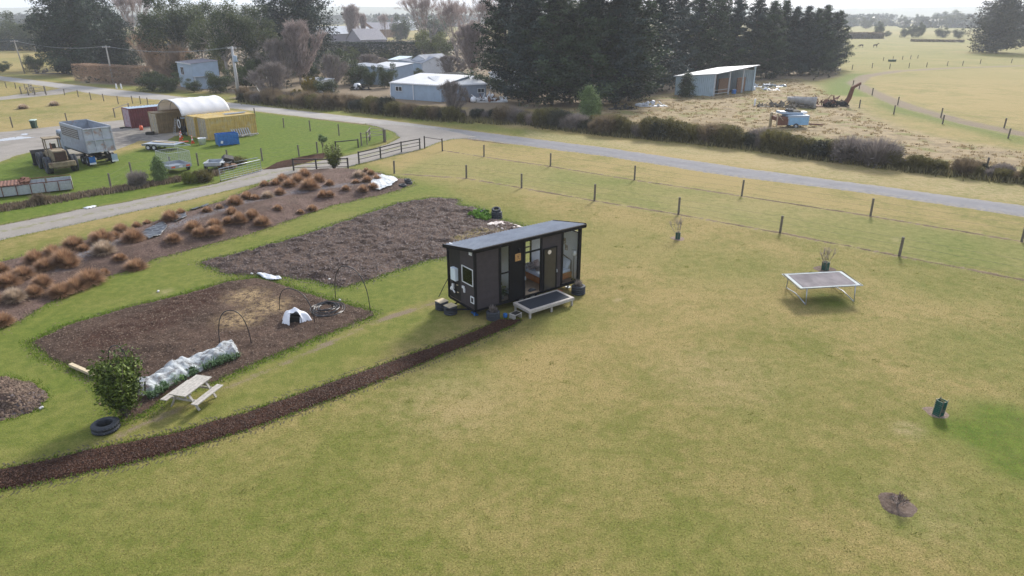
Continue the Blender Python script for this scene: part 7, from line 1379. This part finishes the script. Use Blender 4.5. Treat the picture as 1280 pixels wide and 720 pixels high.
# long far farm buildings beyond the hedge
shed('farm_building', 'very long far building with a white roof beyond the hedge', G(378, 57), G(470, 54), 18, 5, 8.5, M_roofdark, M_roofwhite, gable=True, cat='farm building', corr=1.2, over=.4); shed('farm_building', 'far house with a mauve hipped roof beyond the hedge', G(452, 62), G(483, 61), 14, 4, 8.2, M_roofdark, M_roofdark, gable=True, cat='farm building', corr=1.2, over=.4); shed('farm_building', 'faint far long brown roof over the hedge', G(470, 47), G(510, 46), 20, 5, 9, M_brownbd, M_roofdark, gable=True, cat='farm building', corr=2, over=.4); shed('farm_building', 'thin pale far roofs in the haze', G(497, 38), G(520, 38), 25, 4, 9, M_white, M_roofwhite, gable=True, cat='farm building', corr=2, over=.4)
shed('farm_shed', 'small white roofed shed glimpsed at the left edge of the pine belt', G(612, 111), G(640, 114), 6, 3.2, 3.6, M_white, M_roofwhite)
# open shed: closed bay, then open bays
O_ = G(891, 121); E_ = G(843, 119); F_ = G(941, 114.5); t = thing('open_shed', 'pale blue green open fronted shed in front of the pine belt', 'shed', O_, 0)
l = E_ - O_; fdir = F_ - O_; H0, H1 = 3.95, 4.7; MB().corr(l.length, H0 - .6, .35, .04, tuple(l), tuple(-l), (0, 0, 1), .05).obj('side_wall', M_shedgreen, t)
bk = l + fdir; MB().add([tuple(l), tuple(bk), tuple(bk + Vector((0, 0, H1 - .7))), tuple(l + Vector((0, 0, H0 - .75)))] + [tuple(q + Vector((.05, .05, 0))) for q in (l, bk, bk + Vector((0, 0, H1 - .7)), l + Vector((0, 0, H0 - .75)))], [(0, 1, 2, 3), (7, 6, 5, 4), (0, 4, 5, 1), (3, 2, 6, 7), (1, 5, 6, 2), (0, 3, 7, 4)]).obj('rear_wall', M_brownbd, t)
MB().corr(l.length, H1 - .65, .35, .04, tuple(fdir), tuple(l), (0, 0, 1), .05).obj('side_wall', M_shedgreen, t); fd = fdir.normalized(); ld = l.normalized()
MB().add([(0, 0, 0), tuple(l), tuple(l + Vector((0, 0, H0 - .62))), (0, 0, H0 - .05)] + [tuple(Vector(p_) + fd * .05) for p_ in ((0, 0, 0), tuple(l), tuple(l + Vector((0, 0, H0 - .62))), (0, 0, H0 - .05))], [(0, 1, 2, 3), (7, 6, 5, 4), (3, 2, 6, 7), (0, 3, 7, 4), (1, 5, 6, 2)]).obj('gable_infill', M_shedgreen, t)
q = [(-fd * .3 - ld * .5, H0), (fdir + fd * .5 - ld * .5, H1 + .15), (fdir + fd * .5 + l + ld * .3, H1 - .5), (-fd * .3 + l + ld * .3, H0 - .62)]; vs = [tuple(a + Vector((0, 0, z_))) for a, z_ in q] + [tuple(a + Vector((0, 0, z_ + .14))) for a, z_ in q]; MB().add(vs, [(3, 2, 1, 0), (4, 5, 6, 7), (0, 1, 5, 4), (1, 2, 6, 5), (2, 3, 7, 6), (3, 0, 4, 7)]).obj('roof', M_roofwhite, t)
for f in (0.01, .36, .70, .99): MB().bar(tuple(fdir * f), tuple(fdir * f + Vector((0, 0, H0 + (H1 - H0) * f))), .28).obj('post', M_galv if f < .9 else M_shedgreen, t)
MB().bar(tuple(fdir * .02 + Vector((0, 0, 1.1))), tuple(fdir * .36 + Vector((0, 0, 1.1))), .1).bar(tuple(fdir * .02 + Vector((0, 0, .5))), tuple(fdir * .36 + Vector((0, 0, .5))), .1).obj('rail', M_galv, t)
for f0, f1, k in ((.38, .66, .5), (.70, .9, .25)): a = fdir * f0 + ld * k * 4; b_ = fdir * f1 + ld * k * 4; MB().bar(tuple(a + Vector((0, 0, 1.4))), tuple(b_ + Vector((0, 0, 1.4))), .2, 2.8).obj('inner_board', M_brownbd, t)
o = MB().lathe([(0, 0), (.4, 0), (.45, .8), (0, .85)], 12).obj('drum', M_bluepl, None); o.location = G(917, 117.5); tag(o, 'small blue drum in the opening of the open shed', 'drum')

# ============================================================ wrecks and heaps
# derelict blue trailer
P0 = G(975, 161); t = thing('wrecked_trailer', 'derelict blue and rust box trailer in the rough pasture', 'trailer', P0, R(4)); MB().box((2.3, 0.9, 1.1), (2.9, 2.0, 1.2)).obj('body', M_shedblue, t, bevel=.03); MB().box((2.35, -.13, .95), (2.6, .04, .95)).obj('blue_panel', mat('bright blue panel', (.22, .42, .62), .5, var=.15), t); MB().box((.15, -.1, .85), (1.5, .08, .8)).obj('rust_panel', M_rust, t); MB().box((.1, .9, 1.25), (1.4, 2.0, .5)).obj('front_box', M_rust, t)
MB().box((1.6, 1.3, 1.9), (3.0, 1.6, .3), (0, .06, 0)).obj('roof_sheet', M_shedblue, t); MB().box((2.0, 1.3, 2.12), (1.8, 1.2, .12), (.1, .0, .1)).obj('loose_sheet', M_dark, t); MB().box((3.3, 1.2, 1.95), (.9, .9, .2)).obj('white_lid', M_white, t); MB().bar((-.6, -.1, .2), (-.6, -.1, 2.0), .12).bar((-.6, -.1, 1.9), (.2, -.1, 1.1), .15, .08).bar((-.6, -.1, 1.9), (-.6, 1.8, 1.9), .12).bar((-.6, 1.8, .1), (-.6, 1.8, 1.9), .3).obj('end_frame', M_cream, t); MB().bar((3.8, .8, .5), (6.3, 1.0, .3), .18).obj('drawbar', M_rust, t)
for y_ in (-.2, 1.9): wheel(t, (2.0, y_, .35), .35, .2, (0, 1, 0))
MB().lathe([(.3, 0), (.5, .05), (.5, .2), (.3, .25)], 12, (1.5, 1.2, 2.2), close=True).obj('roof_tyre', M_rubber, t)
# old boat on the grass
t = thing('derelict_boat', 'old pale open boat hull on the rough pasture', 'boat', G(988, 131), ang(G(988, 131), G(1012, 135))); 
n = 13; vs = []; Lb = 5.6
for i in range(n):
    f = i / (n - 1); w = 1.15 * (math.sin(math.pi * min(1, f * .82 + .18)) ** .6 if f < .995 else .05) ; sh = 1.35 + .35 * f * f
    for j, (wy, hz) in enumerate(((1, sh), (.95, .8), (.55, .35), (0, .2), (-.55, .35), (-.95, .8), (-1, sh))): vs.append((f * Lb, wy * w, hz + .15 * f))
fs = [(i * 7 + j, i * 7 + j + 1, (i + 1) * 7 + j + 1, (i + 1) * 7 + j) for i in range(n - 1) for j in range(6)] + [tuple(range(7))[::-1]]
o = MB().add(vs, fs).obj('hull', mat('weathered boat paint', (.42, .41, .40), .6, var=.3, vscale=1.5, c2=(.26, .25, .26), patch=(.5, .65)), t, True); o.modifiers.new('t', 'SOLIDIFY').thickness = .08; MB().box((2.4, 0, .95), (3.6, 1.6, .05)).obj('floor', M_brownbd, t)
for x_ in (1.3, 3.2): MB().box((x_, 0, 1.2), (.35, 1.9, .06)).obj('thwart', M_brownbd, t)
def junk(u, v, L, D, H, n, m, name, label, cat, seed, rz=0.0, thin=.5):
    r = random.Random(seed); mb = MB()
    for k in range(n):
        x_ = r.uniform(-L / 2, L / 2); y_ = r.uniform(-D / 2, D / 2); hh = H * (1 - abs(x_) / L) * r.uniform(.3, 1)
        if r.random() < thin: mb.bar((x_, y_, r.uniform(0, hh)), (x_ + r.uniform(-.9, .9), y_ + r.uniform(-.5, .5), hh), r.uniform(.06, .16))
        elif r.random() < .4: mb.lathe([(r.uniform(.15, .4), 0), (r.uniform(.2, .45), r.uniform(.1, .4))], 9, (x_, y_, hh * .5), (r.uniform(-1, 1), r.uniform(-1, 1), .4))
        else: mb.box((x_, y_, hh * .5), (r.uniform(.3, .9), r.uniform(.2, .6), r.uniform(.1, .5)), (r.uniform(-.6, .6), r.uniform(-.6, .6), r.random() * 3), .8)
    mb.box((0, 0, .05), (L * .95, D * .8, .14)); o = mb.obj(name, m, None); o.location = G(u, v); o.rotation_euler = (0, 0, rz); return tag(o, label, cat)
junk(973, 134, 6.5, 1.6, 1.4, 46, M_post, 'old_implement', 'dark tangle of old farm implement left of the boat', 'farm implement', 31, -.1, .6); junk(1001, 136, 4.5, 1, 1.0, 30, M_post, 'old_implement', 'overgrown implement wheels under the near side of the boat', 'farm implement', 32, 0, .7)
junk(1030, 133, 7.5, 1.8, 2.2, 60, M_rust, 'rusty_machine', 'low rusty harvesting machine right of the boat', 'farm machine', 33, 0, .5); junk(1045, 134, 4, 1.6, 1.7, 36, M_dark, 'rusty_machine', 'dark frame at the foot of the upright chute', 'farm machine', 34, 0, .7)
pc_ = G(1051, 134); o = MB(); o.add([(0, 0, 0), (.9, 0, 0), (.9, .5, 0), (0, .5, 0), (.9, 0, 1.5), (1.5, 0, 1.4), (1.5, .5, 1.4), (.9, .5, 1.5), (1.3, 0, 3.2), (1.75, 0, 3.0), (1.75, .5, 3.0), (1.3, .5, 3.2), (2.6, 0, 3.9), (2.7, 0, 3.55), (2.7, .5, 3.55), (2.6, .5, 3.9)], [(3, 2, 1, 0), (0, 1, 5, 4), (1, 2, 6, 5), (2, 3, 7, 6), (3, 0, 4, 7), (4, 5, 9, 8), (5, 6, 10, 9), (6, 7, 11, 10), (7, 4, 8, 11), (8, 9, 13, 12), (9, 10, 14, 13), (10, 11, 15, 14), (11, 8, 12, 15), (12, 13, 14, 15)]); o = o.obj('upright_chute', M_rust, None, bevel=.03); o.location = pc_; tag(o, 'tall curved rusty chute standing up from the old machine', 'chute')
junk(815, 133, 5, 2, 1.3, 22, M_sheet, 'scrap_heap', 'pile of crumpled pale sheets by the pines left of the open shed', 'scrap heap', 35, .1, .2); junk(955, 109, 9, 2, 1.2, 26, M_galv, 'scrap_heap', 'grey scrap and rails to the right of the open shed', 'scrap heap', 36, .1, .5); junk(950, 113, 8, 2, 1.0, 20, M_sheet, 'scrap_heap', 'white sacks and sheets in the grass right of the open shed', 'scrap heap', 37, 0, .1); junk(779, 137, 5, 1.5, 1.3, 16, M_dark, 'scrap_heap', 'dark car parts in the shade under the pines', 'scrap heap', 38, 0, .3)
junk(614, 127, 6, 2.5, 2.2, 30, M_white, 'rubble_heap', 'heap of broken white sheets and boards right of the grey shed', 'rubble heap', 39, 0, .5); junk(603, 127, 5, 2, 1.6, 26, M_rust, 'rubble_heap', 'brown and rusty rubble against the grey shed', 'rubble heap', 40, 0, .5); junk(63, 92, 8, 3, 2.2, 34, M_bark, 'wood_heap', 'dark heap of cut wood beside the huge cypress', 'wood heap', 41, 0, .5)
junk(452, 112, 4, 2, 1.5, 14, M_dark, 'parked_machinery', 'dark machinery parked behind the hedgerow by the green trees', 'machinery', 42, 0, .2)
o = MB().lathe([(0, 0), (.5, .1), (.6, .5), (.4, .9), (0, 1.0)], 12).obj('white_tank', M_white, None, True); o.location = G(592, 128); tag(o, 'round white tank on the grass at the grey shed', 'tank')
o = MB().lathe([(0, 0), (.7, .05), (.75, .9), (.5, 1.2), (0, 1.25)], 14).obj('water_tank', M_white, None, True); o.location = G(447, 112); tag(o, 'low white tank half hidden behind the hedgerow by the green trees', 'tank')
# far rails round paddock trough and horses
o = MB().box((0, 0, .3), (2.2, .8, .6)).box((0, 0, .62), (2.4, 1.0, .06)).obj('water_trough', mat('dark green trough', (.03, .07, .03), .8), None, bevel=.05); o.location = G(1115, 77); tag(o, 'dark green trough in the far paddock', 'trough')
def horse(p, rz, label, grazing):
    t = bpy.data.meshes.new('horse'); V = []; E_ = []; Rr = []
    def a(p_, r_, par=None): V.append(p_); Rr.append(r_); i = len(V) - 1; 
    def add(p_, r_, par=None):
        V.append(p_); Rr.append(r_); i = len(V) - 1
        if par is not None: E_.append((par, i))
        return i
    pel = add((-.65, 0, 1.25), .3); mid = add((0, 0, 1.15), .31, pel); ch = add((.6, 0, 1.2), .3, mid)
    if grazing: n1_ = add((1.0, 0, 1.15), .17, ch); n2_ = add((1.35, 0, .75), .12, n1_); h1_ = add((1.5, 0, .45), .1, n2_); h2_ = add((1.62, 0, .2), .06, h1_)
    else: n1_ = add((.95, 0, 1.55), .17, ch); n2_ = add((1.2, 0, 1.85), .12, n1_); h1_ = add((1.45, 0, 1.8), .1, n2_); h2_ = add((1.72, 0, 1.62), .06, h1_)
    for s_ in (-.17, .17):
        e1 = add((-.2 + 1.02, s_, .0 + 2.0) if not grazing else (1.28, s_ * .4, .9), .02, n2_)
        k1 = add((-.72, s_, .85), .13, pel); k2 = add((-.88, s_, .5), .06, k1); k3 = add((-.8, s_, .12), .045, k2); k4 = add((-.74, s_, .02), .06, k3); f1 = add((.6, s_, .85), .1, ch); f2 = add((.62, s_, .45), .055, f1); f3 = add((.6, s_, .1), .04, f2); f4 = add((.64, s_, .02), .055, f3)
    t1 = add((-1.0, 0, 1.25), .06, pel); t2 = add((-1.1, 0, .75), .07, t1); t.from_pydata(V, E_, []); sk = bpy.data.objects.new('horse', t); COL.objects.link(sk); m = sk.modifiers.new('skin', 'SKIN')
    for i, r_ in enumerate(Rr): t.skin_vertices[0].data[i].radius = (r_, r_)
    t.skin_vertices[0].data[0].use_root = True; sk.modifiers.new('sub', 'SUBSURF').levels = 1; sk.modifiers['sub'].render_levels = 1; t.materials.append(mat('dark bay coat', (.045, .028, .02), .8)); sk.location = p; sk.rotation_euler = (0, 0, rz); tag(sk, label, 'horse'); return sk
def skin_layer_fix(): pass
horse(G(1076, 59.5), R(190), 'dark horse grazing in the distant paddock, left one', True); horse(G(1094, 59.5), R(5), 'dark horse with raised head in the distant paddock, right one', False)

# ============================================================ haze
b = bpy.data.materials.new('air'); b.use_nodes = True; t_ = b.node_tree; t_.nodes.clear(); o_ = t_.nodes.new('ShaderNodeOutputMaterial'); pv = t_.nodes.new('ShaderNodeVolumePrincipled'); pv.inputs['Color'].default_value = (.86, .91, 1, 1); pv.inputs['Density'].default_value = HAZE; pv.inputs['Anisotropy'].default_value = .2; t_.links.new(pv.outputs[0], o_.inputs['Volume'])
hz = MB().box((0, 1500, 79), (8000, 4600, 160)).obj('haze', b, None); tag(hz, 'pale winter haze over the plain', kind='stuff')
